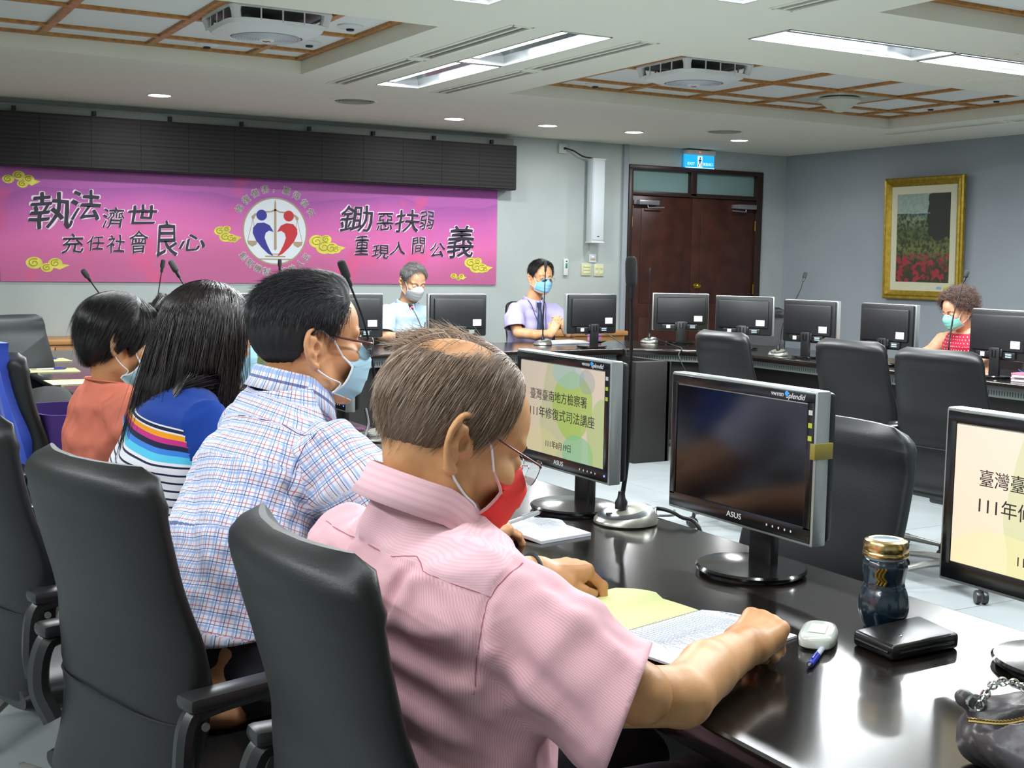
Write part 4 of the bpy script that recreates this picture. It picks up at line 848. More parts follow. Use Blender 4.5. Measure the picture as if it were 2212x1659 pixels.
for k, (pts, cc, lb) in enumerate([([(6.08, 6.45, .80), (5.97, 6.25, .785), (5.85, 6.1, .76), (5.76, 6.02, .74), (5.745, 5.98, .60)], '#2c4fb0', 'blue network cable drooping over the table edge behind the middle inner chair'),
  ([(6.10, 5.72, .80), (5.93, 5.55, .80), (5.86, 5.4, .775), (5.8, 5.3, .754)], '#2c4fb0', 'blue cable under the monitor left of the woman in red'), ([(6.08, 4.8, .80), (5.95, 4.65, .79), (5.87, 4.5, .76), (5.8, 4.42, .754)], '#2c4fb0', 'blue cable at the right picture edge'),
  ([(5.05, 7.80, .84), (5.12, 7.68, .86), (5.19, 7.56, .80), (5.2, 7.485, .74), (5.2, 7.475, .55)], '#161617', 'thick black cable from the monitor over the far table edge'),
  ([(5.84, 7.98, .78), (5.78, 7.7, .755), (5.60, 7.34, .752), (5.52, 7.27, .70), (5.6, 7.2, .5)], '#161617', 'black cable hanging over the curved table corner'),
  ([(6.02, 5.9, .82), (5.88, 5.98, .79), (5.76, 5.95, .73), (5.745, 5.9, .6)], '#161617', 'black looped cable over the right table edge beside the inner chair'),
  ([(1.765, 2.40, .762), (1.80, 2.44, .775), (1.815, 2.37, .768), (1.832, 2.3, .72), (1.84, 2.3, .4)], '#141415', 'black microphone cable behind the nearest microphone base'),
  ([(1.69, 4.0, .85), (1.67, 3.93, .80), (1.62, 3.86, .76)], '#161617', 'short cable by the second microphone')]):
    setp(MB().tube(spline(pts, 8), .005 if cc[1] == '1' else .0035, 7).build('cable', mat('cable'+cc, cc, .45)), lb, 'cable')
# ---------------- tumbler
t = thing('tumbler', 'dark blue ceramic tumbler with a gold screw lid on the near table', 'cup', (1.605, 1.515, .7505)); t.scale = (.88, .88, .90)
M_blu = mat('tumbler_glaze', '#0e2230', .22, spec=.6, coat=.5); M_lid = mat('lid_gold', '#c3a671', .22, metal=1)
prof = [(.028, 0), (.036, .002), (.040, .012), (.0475, .035), (.0485, .05), (.046, .068), (.0405, .084), (.039, .094), (.0415, .112), (.0425, .125), (.040, .134), (.037, .138)]
n = 72; b = MB(); pr = spline([(r, z, 0) for r, z in prof], 5); rows = []
for p in pr:
    row = []
    for i in range(n):
        a = 2*PI*i/n; z = p.y; r = p.x
        if z < .085: r += .0016*abs(math.sin(4*a))**.5*math.sin(PI*min(1, z/.08))-.0008
        else: r += .0009*math.sin(9*a+60*z)*math.sin(5*a-80*z)
        row.append((r*math.cos(a), r*math.sin(a), z))
    rows.append(row)
b.grid(rows, closed=True); b.add(rows[0], [tuple(range(n))]); b.build('cup_body', M_blu, t, smooth=60)
MB().lathe([(.0375, .136), (.0395, .1385), (.0395, .142), (.036, .144)], 40, cap=False).build('neck_ring', mat('neck_ceramic', '#8f9a9a', .3), t)
MB().lathe([(.038, .142), (.0435, .143), (.0445, .147), (.0435, .150), (.0425, .152), (.0435, .155), (.0435, .166), (.0405, .172), (.033, .1745), (.031, .1738), (.0, .1738)], 56, cap=False).build('lid', M_lid, t)
MB().lathe([(.0, .1745), (.024, .1742), (.0265, .1738)], 40, cap=False).build('lid_disc', mat('lid_disc', '#8aa0ac', .1, spec=.8), t)
for k, a0 in enumerate((3.6, 3.75, 3.9)): 
    q = [(.0425*math.cos(a0+.1*math.sin(s*2)), .0425*math.sin(a0+.1*math.sin(s*2)), .092+s*.008) for s in range(5)]; MB().tube(q, .0028, 6).build('gold_relief', mat('relief_gold', '#8f6f22', .35, metal=.8), t)
# ---------------- rubber / clear case
t = thing('eraser_case', 'translucent white oval case with a white label by the fist', 'case', (1.448, 1.505, .7505), math.radians(40))
b = MB()
def so(a_, b_, z, q=3.2, n=40): return [(a_*(abs(math.cos(2*PI*i/n))**(2/q))*(1 if math.cos(2*PI*i/n) > 0 else -1), b_*(abs(math.sin(2*PI*i/n))**(2/q))*(1 if math.sin(2*PI*i/n) > 0 else -1), z) for i in range(n)]
b.grid([so(.05, .026, 0), so(.055, .030, .004), so(.055, .030, .016), so(.050, .0265, .022), so(.044, .022, .0235)], closed=True); b.add(so(.05, .026, 0), [tuple(range(40))]); b.add(so(.044, .022, .0235), [tuple(range(40))]); b.build('shell', mat('clear_case', '#d6dcd4', .15, spec=.6, coat=.5), t, smooth=50)
MB().box(-.032, .018, -.014, .014, .0236, .0256, b=.001).build('label_insert', mat('case_label', '#dfe2d4', .5), t)
# ---------------- black wallet case
t = thing('black_case', 'flat black zipped case with rounded corners beside the tumbler', 'case', (1.575, 1.425, .7505), 0)
cnr = [(1.451, 1.472), (1.435, 1.37), (1.602, 1.37), (1.639, 1.489)]; P = [(x-1.56, y-1.428) for x, y in ((1.472, 1.470), (1.462, 1.372), (1.618, 1.376), (1.640, 1.484))]
bm = bmesh.new(); vs_ = [bm.verts.new((x, y, 0)) for x, y in P]; f = bm.faces.new(vs_); r = bmesh.ops.extrude_face_region(bm, geom=[f]); bmesh.ops.translate(bm, verts=[v for v in r['geom'] if isinstance(v, bmesh.types.BMVert)], vec=(0, 0, .026)); bmesh.ops.recalc_face_normals(bm, faces=bm.faces[:]); bmesh.ops.bevel(bm, geom=bm.edges[:], offset=.007, segments=3, profile=.5, affect='EDGES')
me = bpy.data.meshes.new('shell'); bm.to_mesh(me); bm.free(); link_mesh('shell', me, mat('case_black', '#151515', .28, spec=.5, bump=.1, bscale=400), t, smooth=50)
b = MB(); e = [Vector((x, y, .013)) for x, y in P]; cc = sum(e, Vector())/4; e = [c+(c-cc).normalized()*.000 for c in e]
for i in range(4): b.tube([e[i].lerp(e[(i+1) % 4], .1)+((e[i]+e[(i+1) % 4])/2-cc).normalized()*.0008, e[i].lerp(e[(i+1) % 4], .9)+((e[i]+e[(i+1) % 4])/2-cc).normalized()*.0008], .0022, 6)
b.build('zip', mat('zip_dark', '#0b0b0b', .5), t); MB().lathe([(.0035, .026), (.003, .0275), (.001, .028)], 12, c=(-.045, -.02, 0)).build('stud', M_chrome, t)
# ---------------- jacket and bags at the left
M_bluef = mat('blue_nylon', '#2b4fc4', .5, sheen=.3, bump=.2, bscale=60); M_purp = mat('purple_felt', '#3f2270', .8); M_blk = mat('black_nylon', '#121213', .85, bump=.3, bscale=60)
t = thing('blue_jacket', 'bright blue jacket hung over a chair back at the left picture edge', 'jacket', (.575, 4.62, .985), .17)
b = MB(); rows = []
for i in range(24):
    k = i/23; ang = k*1.0; row = []
    z = .085-.42*k if k > .12 else .085-.42*.12*(k/.12)**2
    for j in range(25):
        y = -.19+.38*j/24; fold = .022*math.sin(j*.9+k*2)*k+.012*math.sin(j*2.3-k*4)*k
        row.append((-.050+.085*max(0, k-.08)*(.385/.42)+fold*.7, y*(1-.08*k)+.02*math.sin(k*6), z+.02*math.sin(j*.7)*k))
    rows.append(row)
b.grid(rows); rows2 = [[(x+.035-.0*k, y, z) for x, y, z in r] for r in rows]; b.grid(rows2); b.grid([rows[0], rows2[0]]); b.grid([[r[0] for r in rows], [r[0] for r in rows2]]); b.grid([[r[-1] for r in rows], [r[-1] for r in rows2]]); b.grid([rows[-1], rows2[-1]]); b.build('cloth', M_bluef, t, smooth=70)
MB().tube(spline([(-.09, -.12, .09), (-.05, -.05, .11), (-.05, .05, .115), (-.09, .12, .09)], 5), .018, 8).build('collar', M_bluef, t)
MB().tube([(-.09, .02, .085), (-.11, .02, .03)], .006, 6).build('zip', M_chrome, t)
t = thing('purple_bag', 'open purple felt tote bag left of the coral t-shirt', 'bag', (.815, 4.60, .485), .1)
b = MB(); so2 = lambda a_, b_, z: [(x, y, z) for x, y, z in so(a_, b_, z, 4.5, 40)]
b.grid([so2(.13, .19, 0), so2(.14, .20, .05), so2(.145, .205, .34), so2(.138, .198, .34), so2(.13, .19, .06)], closed=True); b.add(so2(.13, .19, 0), [tuple(range(40))]); b.build('bag_body', M_purp, t, smooth=50)
for s_q in (-1, 1): MB().tube(spline([(s_q*.147, -.1, .30), (s_q*.165, -.09, .35), (s_q*.175, 0, .345), (s_q*.165, .09, .33), (s_q*.147, .1, .30)], 6), .009, 6, flat=.4).build('handle', mat('purple_ribbon', '#6a4bd0', .5), t)
t = thing('black_backpack', 'black bag with straps leaning left of the purple tote', 'bag', (.86, 5.30, .485), -.1)
b = MB(); b.grid([so2(.13*s_, .22*s_, z) for s_, z in ((.8, 0), (1, .04), (1.02, .16), (.9, .26), (.55, .33), (.2, .345))], closed=True); b.add(so2(.13*.8, .22*.8, 0), [tuple(range(40))]); b.add(so2(.13*.2, .22*.2, .345), [tuple(range(40))]); b.build('bag_body', M_blk, t, smooth=60)
for s_q in (-1, 1): MB().tube(spline([(-.1, s_q*.08, .40), (-.20, s_q*.1, .42), (-.26, s_q*.08, .30), (-.2, s_q*.1, .12)], 6), .018, 8, flat=.35).build('strap', M_blk, t)
chair(.565, 4.62, 10, 'office chair with the blue jacket hung on it at the left picture edge')
chair(.58, 5.32, 2, 'office chair holding the black bag, beyond the purple tote')
# ================================================================ implicit-surface modelling
F4 = np.float32
def V3(p): return np.array(p, dtype=F4)
class Field:
    def __init__(s, lo, hi, res):
        s.lo = V3(lo); s.res = res
        s.n = [max(4, int(math.ceil((hi[i]-lo[i])/res))+1) for i in range(3)]
        s.ax = [s.lo[i]+res*np.arange(s.n[i], dtype=F4) for i in range(3)]
        s.D = np.full(s.n, 9.0, dtype=F4)
    def reg(s, lo, hi):
        r = []
        for i in range(3):
            a = max(0, int((lo[i]-s.lo[i])/s.res)); b = min(s.n[i], int((hi[i]-s.lo[i])/s.res)+2); r.append(slice(a, max(a, b)))
        return tuple(r)
    def op(s, fn, lo, hi, k=.01, mode='u'):
        pad = k+s.res*3 if mode == 'u' else k+s.res*2
        r = s.reg([x-pad for x in lo], [x+pad for x in hi])
        if any(q.start >= q.stop for q in r): return
        X, Y, Z = np.meshgrid(s.ax[0][r[0]], s.ax[1][r[1]], s.ax[2][r[2]], indexing='ij', sparse=True)
        d = fn(X, Y, Z); a = s.D[r]
        if mode == 'u':
            h = np.clip(.5+.5*(a-d)/k, 0, 1); s.D[r] = a+(d-a)*h-k*h*(1-h)
        elif mode == 's':
            d = -d; h = np.clip(.5-.5*(a-d)/k, 0, 1); s.D[r] = a+(d-a)*h+k*h*(1-h)
        elif mode == 'a': s.D[r] = a+d
    def rc(s, a, b, r1, r2, k=.01, mode='u'):
        a, b = V3(a), V3(b); m = max(r1, r2)
        s.op(lambda X, Y, Z: f_rc(X, Y, Z, a, b, r1, r2), np.minimum(a, b)-m, np.maximum(a, b)+m, k, mode)
    def chain(s, pts, rs, k=.006, mode='u'):
        for i in range(len(pts)-1): s.rc(pts[i], pts[i+1], rs[i], rs[i+1], k, mode)
    def chain_s(s, pts, rs, k=.003, n=4):
        P = [tuple(p) for p in spline(pts, n)]; R = np.interp(np.linspace(0, len(pts)-1, len(P)), range(len(pts)), rs); s.chain(P, list(R), k)
    def el(s, c, r, k=.01, mode='u', R=None):
        c, r = V3(c), V3(r); m = max(r) if R is not None else r
        s.op(lambda X, Y, Z: f_el(X, Y, Z, c, r, R), c-m, c+m, k, mode)
    def loft(s, secs, k=.02, mode='u', lat=(0, 1, 0)):
        for i in range(len(secs)-1):
            (a, w0, d0), (b, w1, d1) = secs[i][:3], secs[i+1][:3]; a, b = V3(a), V3(b); m = max(w0, w1, d0, d1)
            s.op(lambda X, Y, Z: f_seg(X, Y, Z, a, b, w0, d0, w1, d1, lat), np.minimum(a, b)-m, np.maximum(a, b)+m, k if i else k, mode)
    def cut(s, p, nrm, k=.004):
        p, nrm = V3(p), V3(nrm)/np.linalg.norm(nrm)
        X, Y, Z = np.meshgrid(*s.ax, indexing='ij', sparse=True); d = (X-p[0])*nrm[0]+(Y-p[1])*nrm[1]+(Z-p[2])*nrm[2]
        s.D = np.maximum(s.D, d)
    def project(s, p, it=8):
        p = np.array(p, float)
        for _ in range(it):
            q = (p-s.lo)/s.res; i = np.clip(np.floor(q).astype(int), 1, np.array(s.n)-3); f = np.clip(q-i, 0, 1)
            def smp(j):
                a = s.D[j[0]:j[0]+2, j[1]:j[1]+2, j[2]:j[2]+2]; a = a[0]*(1-f[0])+a[1]*f[0]; a = a[0]*(1-f[1])+a[1]*f[1]; return a[0]*(1-f[2])+a[1]*f[2]
            d = smp(i); g = np.array([smp(i+np.eye(3, dtype=int)[k])-smp(i-np.eye(3, dtype=int)[k]) for k in range(3)])/(2*s.res); n = np.linalg.norm(g)
            if n < 1e-4: break
            p = p-g/n*np.clip(d/max(n, .5), -.02, .02)
        return p
    def mesh(s):
        D = s.D; nx, ny, nz = D.shape; S = D < 0
        c = [S[i:nx-1+i, j:ny-1+j, k:nz-1+k] for i in (0, 1) for j in (0, 1) for k in (0, 1)]
        any_ = c[0].copy(); all_ = c[0].copy()
        for q in c[1:]: any_ |= q; all_ &= q
        act = any_ & ~all_; idx = np.argwhere(act)
        if not len(idx): return np.zeros((0, 3)), np.zeros((0, 4), int)
        cid = np.full(act.shape, -1, np.int32); cid[act] = np.arange(len(idx))
        off = np.array([(i, j, k) for i in (0, 1) for j in (0, 1) for k in (0, 1)])
        vals = np.stack([D[idx[:, 0]+o[0], idx[:, 1]+o[1], idx[:, 2]+o[2]] for o in off], 1)
        acc = np.zeros((len(idx), 3)); cnt = np.zeros(len(idx))
        for a in range(8):
            for ax in range(3):
                if off[a][ax]: continue
                b = a+(4, 2, 1)[ax]; va, vb = vals[:, a], vals[:, b]; m = (va < 0) != (vb < 0); t = np.where(m, va/np.where(m, va-vb, 1), 0)
                p = np.tile(off[a].astype(float), (len(idx), 1)); p[:, ax] += t; acc[m] += p[m]; cnt[m] += 1
        V = (idx+acc/cnt[:, None])*s.res+s.lo
        Q = []
        for ax in range(3):
            A = [slice(None)]*3; B = [slice(None)]*3; A[ax] = slice(0, -1); B[ax] = slice(1, None)
            m = S[tuple(A)] != S[tuple(B)]; e = np.argwhere(m); u, v = [i for i in range(3) if i != ax]
            ok = (e[:, u] > 0) & (e[:, v] > 0) & (e[:, u] < D.shape[u]-1) & (e[:, v] < D.shape[v]-1); e = e[ok]
            inside = S[e[:, 0], e[:, 1], e[:, 2]]
            def g(du, dv):
                q = e.copy(); q[:, u] -= du; q[:, v] -= dv; return cid[q[:, 0], q[:, 1], q[:, 2]]
            f = np.stack([g(1, 1), g(0, 1), g(0, 0), g(1, 0)], 1)
            flip = inside if ax != 1 else ~inside
            f[~flip] = f[~flip][:, ::-1]; Q.append(f)
        Q = np.concatenate(Q); Q = Q[(Q >= 0).all(1)]
        return V, Q
def f_rc(X, Y, Z, a, b, r1, r2):
    d = b-a; L = float(d@d)+1e-12; t = np.clip(((X-a[0])*d[0]+(Y-a[1])*d[1]+(Z-a[2])*d[2])/L, 0, 1)
    return np.sqrt((X-a[0]-t*d[0])**2+(Y-a[1]-t*d[1])**2+(Z-a[2]-t*d[2])**2)-(r1+(r2-r1)*t)
def f_el(X, Y, Z, c, r, R=None):
    x, y, z = X-c[0], Y-c[1], Z-c[2]
    if R is not None: x, y, z = [R[0][i]*x+R[1][i]*y+R[2][i]*z for i in range(3)]
    k0 = np.sqrt((x/r[0])**2+(y/r[1])**2+(z/r[2])**2); k1 = np.sqrt((x/r[0]**2)**2+(y/r[1]**2)**2+(z/r[2]**2)**2)+1e-6
    return k0*(k0-1)/k1
def f_seg(X, Y, Z, a, b, w0, d0, w1, d1, lat):
    ax = b-a; L = float(np.linalg.norm(ax)); ax = ax/L; lt = V3(lat); lt = lt-ax*float(lt@ax); lt /= np.linalg.norm(lt); de = np.cross(ax, lt)
    x, y, z = X-a[0], Y-a[1], Z-a[2]; t = (x*ax[0]+y*ax[1]+z*ax[2]); u = x*lt[0]+y*lt[1]+z*lt[2]; v = x*de[0]+y*de[1]+z*de[2]
    h = np.clip(t/L, 0, 1); w_ = w0+(w1-w0)*h; d_ = d0+(d1-d0)*h
    k0 = np.sqrt((u/w_)**2+(v/d_)**2)+1e-6; k1 = np.sqrt((u/w_**2)**2+(v/d_**2)**2)+1e-6; d = k0*(k0-1)/k1
    e = np.maximum(np.maximum(-t, t-L), 0); m = np.minimum(w_, d_)*.5; c0 = np.sqrt((u/w_)**2+(v/d_)**2+(e/m)**2)+1e-6; c1 = np.sqrt((u/w_**2)**2+(v/d_**2)**2+(e/m**2)**2)+1e-6
    return np.where(e > 0, c0*(c0-1)/c1, d)
def np_mesh(name, V, Q, m, parent, smooth=180, uv=None, vis_attr=None):
    me = bpy.data.meshes.new(name); V = np.asarray(V, dtype=F4); Q = np.asarray(Q, dtype=np.int32); k = Q.shape[1] if len(Q) else 4
    me.vertices.add(len(V)); me.vertices.foreach_set('co', V.ravel()); me.loops.add(Q.size); me.loops.foreach_set('vertex_index', Q.ravel())
    me.polygons.add(len(Q)); me.polygons.foreach_set('loop_start', np.arange(0, Q.size, k, dtype=np.int32)); me.polygons.foreach_set('loop_total', np.full(len(Q), k, dtype=np.int32))
    me.update(calc_edges=True)
    if uv is not None: l = me.uv_layers.new(name='cloth'); l.data.foreach_set('uv', np.asarray(uv, dtype=F4).ravel())
    if vis_attr is not None: a = me.attributes.new('tone', 'FLOAT', 'POINT'); a.data.foreach_set('value', np.asarray(vis_attr, dtype=F4))
    me.validate(); return link_mesh(name, me, m, parent, smooth)
def relax(V, Q, it=2, w_=.5):
    n = len(V); V = np.array(V, float)
    e = np.concatenate([Q[:, [0, 1]], Q[:, [1, 2]], Q[:, [2, 3]], Q[:, [3, 0]]]); e = np.concatenate([e, e[:, ::-1]])
    cnt = np.bincount(e[:, 0], minlength=n)[:, None]
    for _ in range(it):
        A = np.stack([np.bincount(e[:, 0], weights=V[e[:, 1], i], minlength=n) for i in range(3)], 1)/np.maximum(cnt, 1); V = V+(A-V)*w_
    return V
def drop_faces(V, Q, mask):
    """remove faces where all vertices are masked, and unused vertices"""
    Q = Q[~mask[Q].all(1)]; used = np.unique(Q); mp = np.full(len(V), -1); mp[used] = np.arange(len(used)); return V[used], mp[Q]
def drop_faces2(V, Q, mask):
    Q = Q[~mask[Q].any(1)]; used = np.unique(Q); mp = np.full(len(V), -1); mp[used] = np.arange(len(used)); return V[used], mp[Q]
def bedges(Q, n):
    e = np.concatenate([Q[:, [0, 1]], Q[:, [1, 2]], Q[:, [2, 3]], Q[:, [3, 0]]]); e.sort(axis=1); k = e[:, 0].astype(np.int64)*n+e[:, 1]; u, c = np.unique(k, return_counts=True); u = u[c == 1]; return np.stack([u//n, u % n], 1)
def boundary(Q, n):
    b = np.zeros(n, bool); b[bedges(Q, n).ravel()] = True; return b
def smooth_boundary(V, Q, it):
    e = bedges(Q, len(V)); e = np.concatenate([e, e[:, ::-1]]); n = len(V); cnt = np.bincount(e[:, 0], minlength=n); m = cnt > 0; V = V.copy()
    for _ in range(it):
        A = np.stack([np.bincount(e[:, 0], weights=V[e[:, 1], i], minlength=n) for i in range(3)], 1)/np.maximum(cnt, 1)[:, None]; V[m] = V[m]*.5+A[m]*.5
    return V
def folds(P, seed, amp, wl, aniso=(1, 1, 1)):
    r = np.random.RandomState(seed); x = P[0]*0+P[1]*0+P[2]*0
    for i in range(5):
        d = r.normal(size=3)*np.array(aniso); d = d/np.linalg.norm(d)*2*PI/(wl*r.uniform(.7, 1.5)); e = r.normal(size=3); e = e/np.linalg.norm(e)*2*PI/(wl*2.5)
        x = x+np.sin(d[0]*P[0]+d[1]*P[1]+d[2]*P[2]+r.uniform(0, 6)+1.6*np.sin(e[0]*P[0]+e[1]*P[1]+e[2]*P[2]+r.uniform(0, 6)))
    return x*amp/2.2
def rotm(yaw, pitch=0, roll=0):
    """columns: forward(x), left(y), up(z) of a head/hand; pitch>0 looks down"""
    return np.array(Matrix.Rotation(math.radians(yaw), 3, 'Z') @ Matrix.Rotation(math.radians(pitch), 3, 'Y') @ Matrix.Rotation(math.radians(roll), 3, 'X'))
class Frame:
    def __init__(s, o, R, sc=1.0): s.o = np.array(o, float); s.R = R; s.s = sc
    def w(s, p): return np.asarray(p, float)*s.s @ s.R.T + s.o
    def l(s, p): return (np.asarray(p, float)-s.o) @ s.R / s.s
    def mtx(s): m = Matrix(s.R.tolist()).to_4x4(); m.translation = Vector(s.o); return m @ Matrix.Diagonal((s.s, s.s, s.s, 1))

# ---------------- head (local: x forward, y left, z up, origin midway between the ears)
def head_field(res, fem=0, necks=(), bald=False, open_eye=.5):
    f = Field((-.125, -.105, -.20 if necks else -.13), (.135, .105, .155), res)
    f.el((-.010, 0, .052), (.099, .076, .080), .01); f.el((-.035, 0, .02), (.066, .067, .062), .02); f.el((.03, 0, .042), (.066, .066, .06), .02)
    f.el((.035, 0, -.02), (.060, .060-.003*fem, .066), .02)
    for s in (-1, 1):
        f.chain([(-.004, s*.052, -.03), (.012, s*(.050-.003*fem), -.062), (.055, s*.028, -.090), (.078, s*.012, -.098)], [.022, .018, .016, .014], .02)
        f.el((.062, s*.042, -.016), (.027, .023, .021), .018)
        f.rc((.090, s*.010, .026), (.078, s*.047, .030), .009-.002*fem, .007, .014)
    f.el((.078, 0, -.094), (.018, .024, .017), .015); f.el((.080, 0, -.056), (.022, .030, .028), .018)
    f.rc((.093, 0, .018), (.114, 0, -.018), .0065, .0105, .010); f.rc((.117, 0, -.021), (.117, 0, -.021), .0095, .0095, .006)
    for s in (-1, 1):
        f.el((.105, s*.013, -.025), (.011, .008, .008), .006)
        f.el((.100, s*.032, .006), (.017, .021, .012), .012, 's'); f.el((.083, s*.032, .006), (.013, .0165, .0125), .006)
        if open_eye > 0: f.el((.0975, s*.032, .0055), (.006, .0135, .0016+.0032*open_eye), .002, 's')
    f.chain([(.092, -.022, -.052), (.103, 0, -.049), (.092, .022, -.052)], [.004, .0065, .004], .005); f.chain([(.090, -.019, -.060), (.1005, 0, -.062), (.090, .019, -.060)], [.004, .007, .004], .005)
    f.chain([(.095, -.024, -.0555), (.112, 0, -.0555), (.095, .024, -.0555)], [.0012, .0012, .0012], .003, 's')
    for s in (-1, 1):
        q = lambda x, z, o=0: (x-.012, s*(.0715+.020*max(0, (.012-x)/.045)+o), z*1.12)
        f.rc((-.01, s*.060, .0), (-.02, s*.074, .0), .020, .016, .01)
        f.chain([q(-.004, .0), q(-.016, .014), q(-.018, -.008), q(-.008, -.020)], [.006, .008, .008, .006], .006)
        f.chain_s([q(.006, .004), q(.010, .018), q(.004, .029), q(-.009, .033), q(-.023, .027), q(-.030, .012), q(-.029, -.004), q(-.022, -.018), q(-.012, -.028), q(-.003, -.033)], [.0035, .0036, .0038, .0042, .0042, .0042, .004, .0042, .0055, .0068], .003)
        f.chain_s([q(-.006, .021), q(-.017, .015), q(-.019, .0), q(-.013, -.012)], [.0025, .003, .003, .0028], .003)
        f.el(q(-.0065, -.001, .009), (.0085, .010, .0115), .003, 's'); f.el(q(-.012, .0235, .009), (.010, .007, .0045), .003, 's'); f.el(q(-.0245, .004, .008), (.0025, .005, .016), .002, 's')
        f.rc(q(.006, -.004), q(.005, -.010), .0042, .004, .004)
    for a, b, r1, r2, k in necks: f.rc(a, b, r1, r2, k)
    return f
M_eyew = mat('eye_white', '#e9e4dc', .25); M_iris = mat('iris_dark', '#1d120c', .15)
def skin(name, col, var): return mat(name, col, .46, noise=.2, nscale=14, vary=var, bump=.12, bscale=160, sss=.12, spec=.4)
def add_head(P, fr, res, m, fem=0, neck=None, eye=.5, field_cb=None):
    nk = []
    if neck is not None:
        n0 = fr.l(neck[0]); r = neck[1]/fr.s
        nk = [((-.022, 0, -.035), tuple(n0), .054*(1-.06*fem), r, .03)]
    f = head_field(res, fem, nk, open_eye=eye)
    if neck is not None:
        lo = min(-.2, n0[2]-.02)
    V, Q = f.mesh(); return fr.w(V), Q
def parts_head(P, fr, brow='#1c1613', eye=True, brow_th=1.0):
    if eye:
        for s in (-1, 1):
            e = MB(); e.lathe([(max(.0003, .0118*math.sin(PI*i/10)), -.0118*math.cos(PI*i/10)) for i in range(11)], 18, cap=False); o = e.build('eye', M_eyew, P, smooth=180); o.matrix_local = P.matrix_world.inverted() @ fr.mtx() @ Matrix.Translation((.0835, s*.032, .0055))
            MB().lathe([(.0052, 0), (.003, .0012), (.0003, .0016)], 16, cap=False).xf(Matrix.Translation((.0108, -s*.001, -.0005)) @ Matrix.Rotation(PI/2, 4, 'Y')).build('iris', M_iris, o, smooth=180)
    for s in (-1, 1):
        b = MB(); b.tube([tuple(fr.w(q)) for q in ((.1015, s*.012, .024), (.099, s*.024, .031), (.091, s*.037, .0325), (.080, s*.048, .028))], [.0018, .003*brow_th, .0027*brow_th, .0010], 6, flat=.5); b.build('eyebrow', mat('brow'+brow, brow, .8), P)

# ---------------- strands
def strands(name, paths, rad, m, parent, tone=None, sides=3):
    """paths (n, k, 3)"""
    n, k, _ = paths.shape; T = np.gradient(paths, axis=1); T /= np.linalg.norm(T, axis=2, keepdims=True)+1e-9
    up_ = np.array([.31, .17, .93]); U = np.cross(T, up_); U /= np.linalg.norm(U, axis=2, keepdims=True)+1e-9; W_ = np.cross(T, U)
    R = (np.atleast_1d(rad)[:, None]*np.interp(np.linspace(0, 1, k), [0, .6, 1], [1, .85, .15])[None, :])[:, :, None]
    V = np.stack([paths+R*(math.cos(2*PI*j/sides)*U+math.sin(2*PI*j/sides)*W_) for j in range(sides)], 2).reshape(-1, 3)
    i = np.arange(n)[:, None, None]; a = np.arange(k-1)[None, :, None]; j = np.arange(sides)[None, None, :]; j2 = (j+1) % sides; b = i*k*sides+a*sides
    Q = np.stack([b+j, b+j2, b+sides+j2, b+sides+j], -1).reshape(-1, 4)
    tn = np.repeat(tone if tone is not None else np.random.RandomState(1).rand(n), k*sides)
    o = np_mesh(name, V, Q, m, parent, 180, vis_attr=tn); o['kind'] = 'stuff'; return o
def hairmat(name, c0, c1, rough=.38, c2=None):
    if name in MATS: return MATS[name]
    m = mat(name, c0, rough, spec=.6); nt, b = nodes_of(m); at = N(nt, 'ShaderNodeAttribute'); at.attribute_name = 'tone'; r = N(nt, 'ShaderNodeValToRGB'); nt.links.new(at.outputs['Fac'], r.inputs[0])
    r.color_ramp.elements[0].color = lin(c0); r.color_ramp.elements[1].color = lin(c1)
    if c2: e = r.color_ramp.elements.new(.93); e.color = lin(c1); r.color_ramp.elements[-1].color = lin(c2)
    nt.links.new(r.outputs[0], b.inputs['Base Color']); return m
CR_C, CR_R = np.array([-.010, 0, .050]), np.array([.101, .078, .083])
def cran_push(p, off):
    q = (p-CR_C)/(CR_R+off); L = np.linalg.norm(q, axis=-1, keepdims=True); return np.where(L < 1, CR_C+q/np.maximum(L, 1e-6)*(CR_R+off), p)
def scalp_roots(n, rs, keep):
    out = np.zeros((0, 3))
    while len(out) < n:
        d = rs.normal(size=(n*3, 3)); d /= np.linalg.norm(d, axis=1, keepdims=True); p = CR_C+d*CR_R; p = p[keep(p)]; out = np.concatenate([out, p])
    return out[:n]
def grow(roots, flow, L, k, lift, rs, grav=0.0, wob=.15, stiff=.5, off0=.004, Rl=None):
    """flow(p)->dir (local)"""
    P = [roots]; p = roots.copy(); nrm = (roots-CR_C)/CR_R**2; nrm /= np.linalg.norm(nrm, axis=1, keepdims=True)
    d = flow(p); d = d-nrm*(d*nrm).sum(1, keepdims=True); d /= np.linalg.norm(d, axis=1, keepdims=True)+1e-9; d = d+nrm*lift; st = (L/(k-1))[:, None]
    nz = rs.normal(size=p.shape)*wob
    for i in range(1, k):
        f = flow(p); n2 = (p-CR_C)/CR_R**2; n2 /= np.linalg.norm(n2, axis=1, keepdims=True); f = f-n2*(f*n2).sum(1, keepdims=True)*.8
        d = d*stiff+f*(1-stiff)+nz*.3+np.array([0, 0, -grav]); d /= np.linalg.norm(d, axis=1, keepdims=True)+1e-9
        p = p+d*st; off = off0+.006*min(1, i/3)*lift; p = cran_push(p, off); P.append(p)
    return np.stack(P, 1)
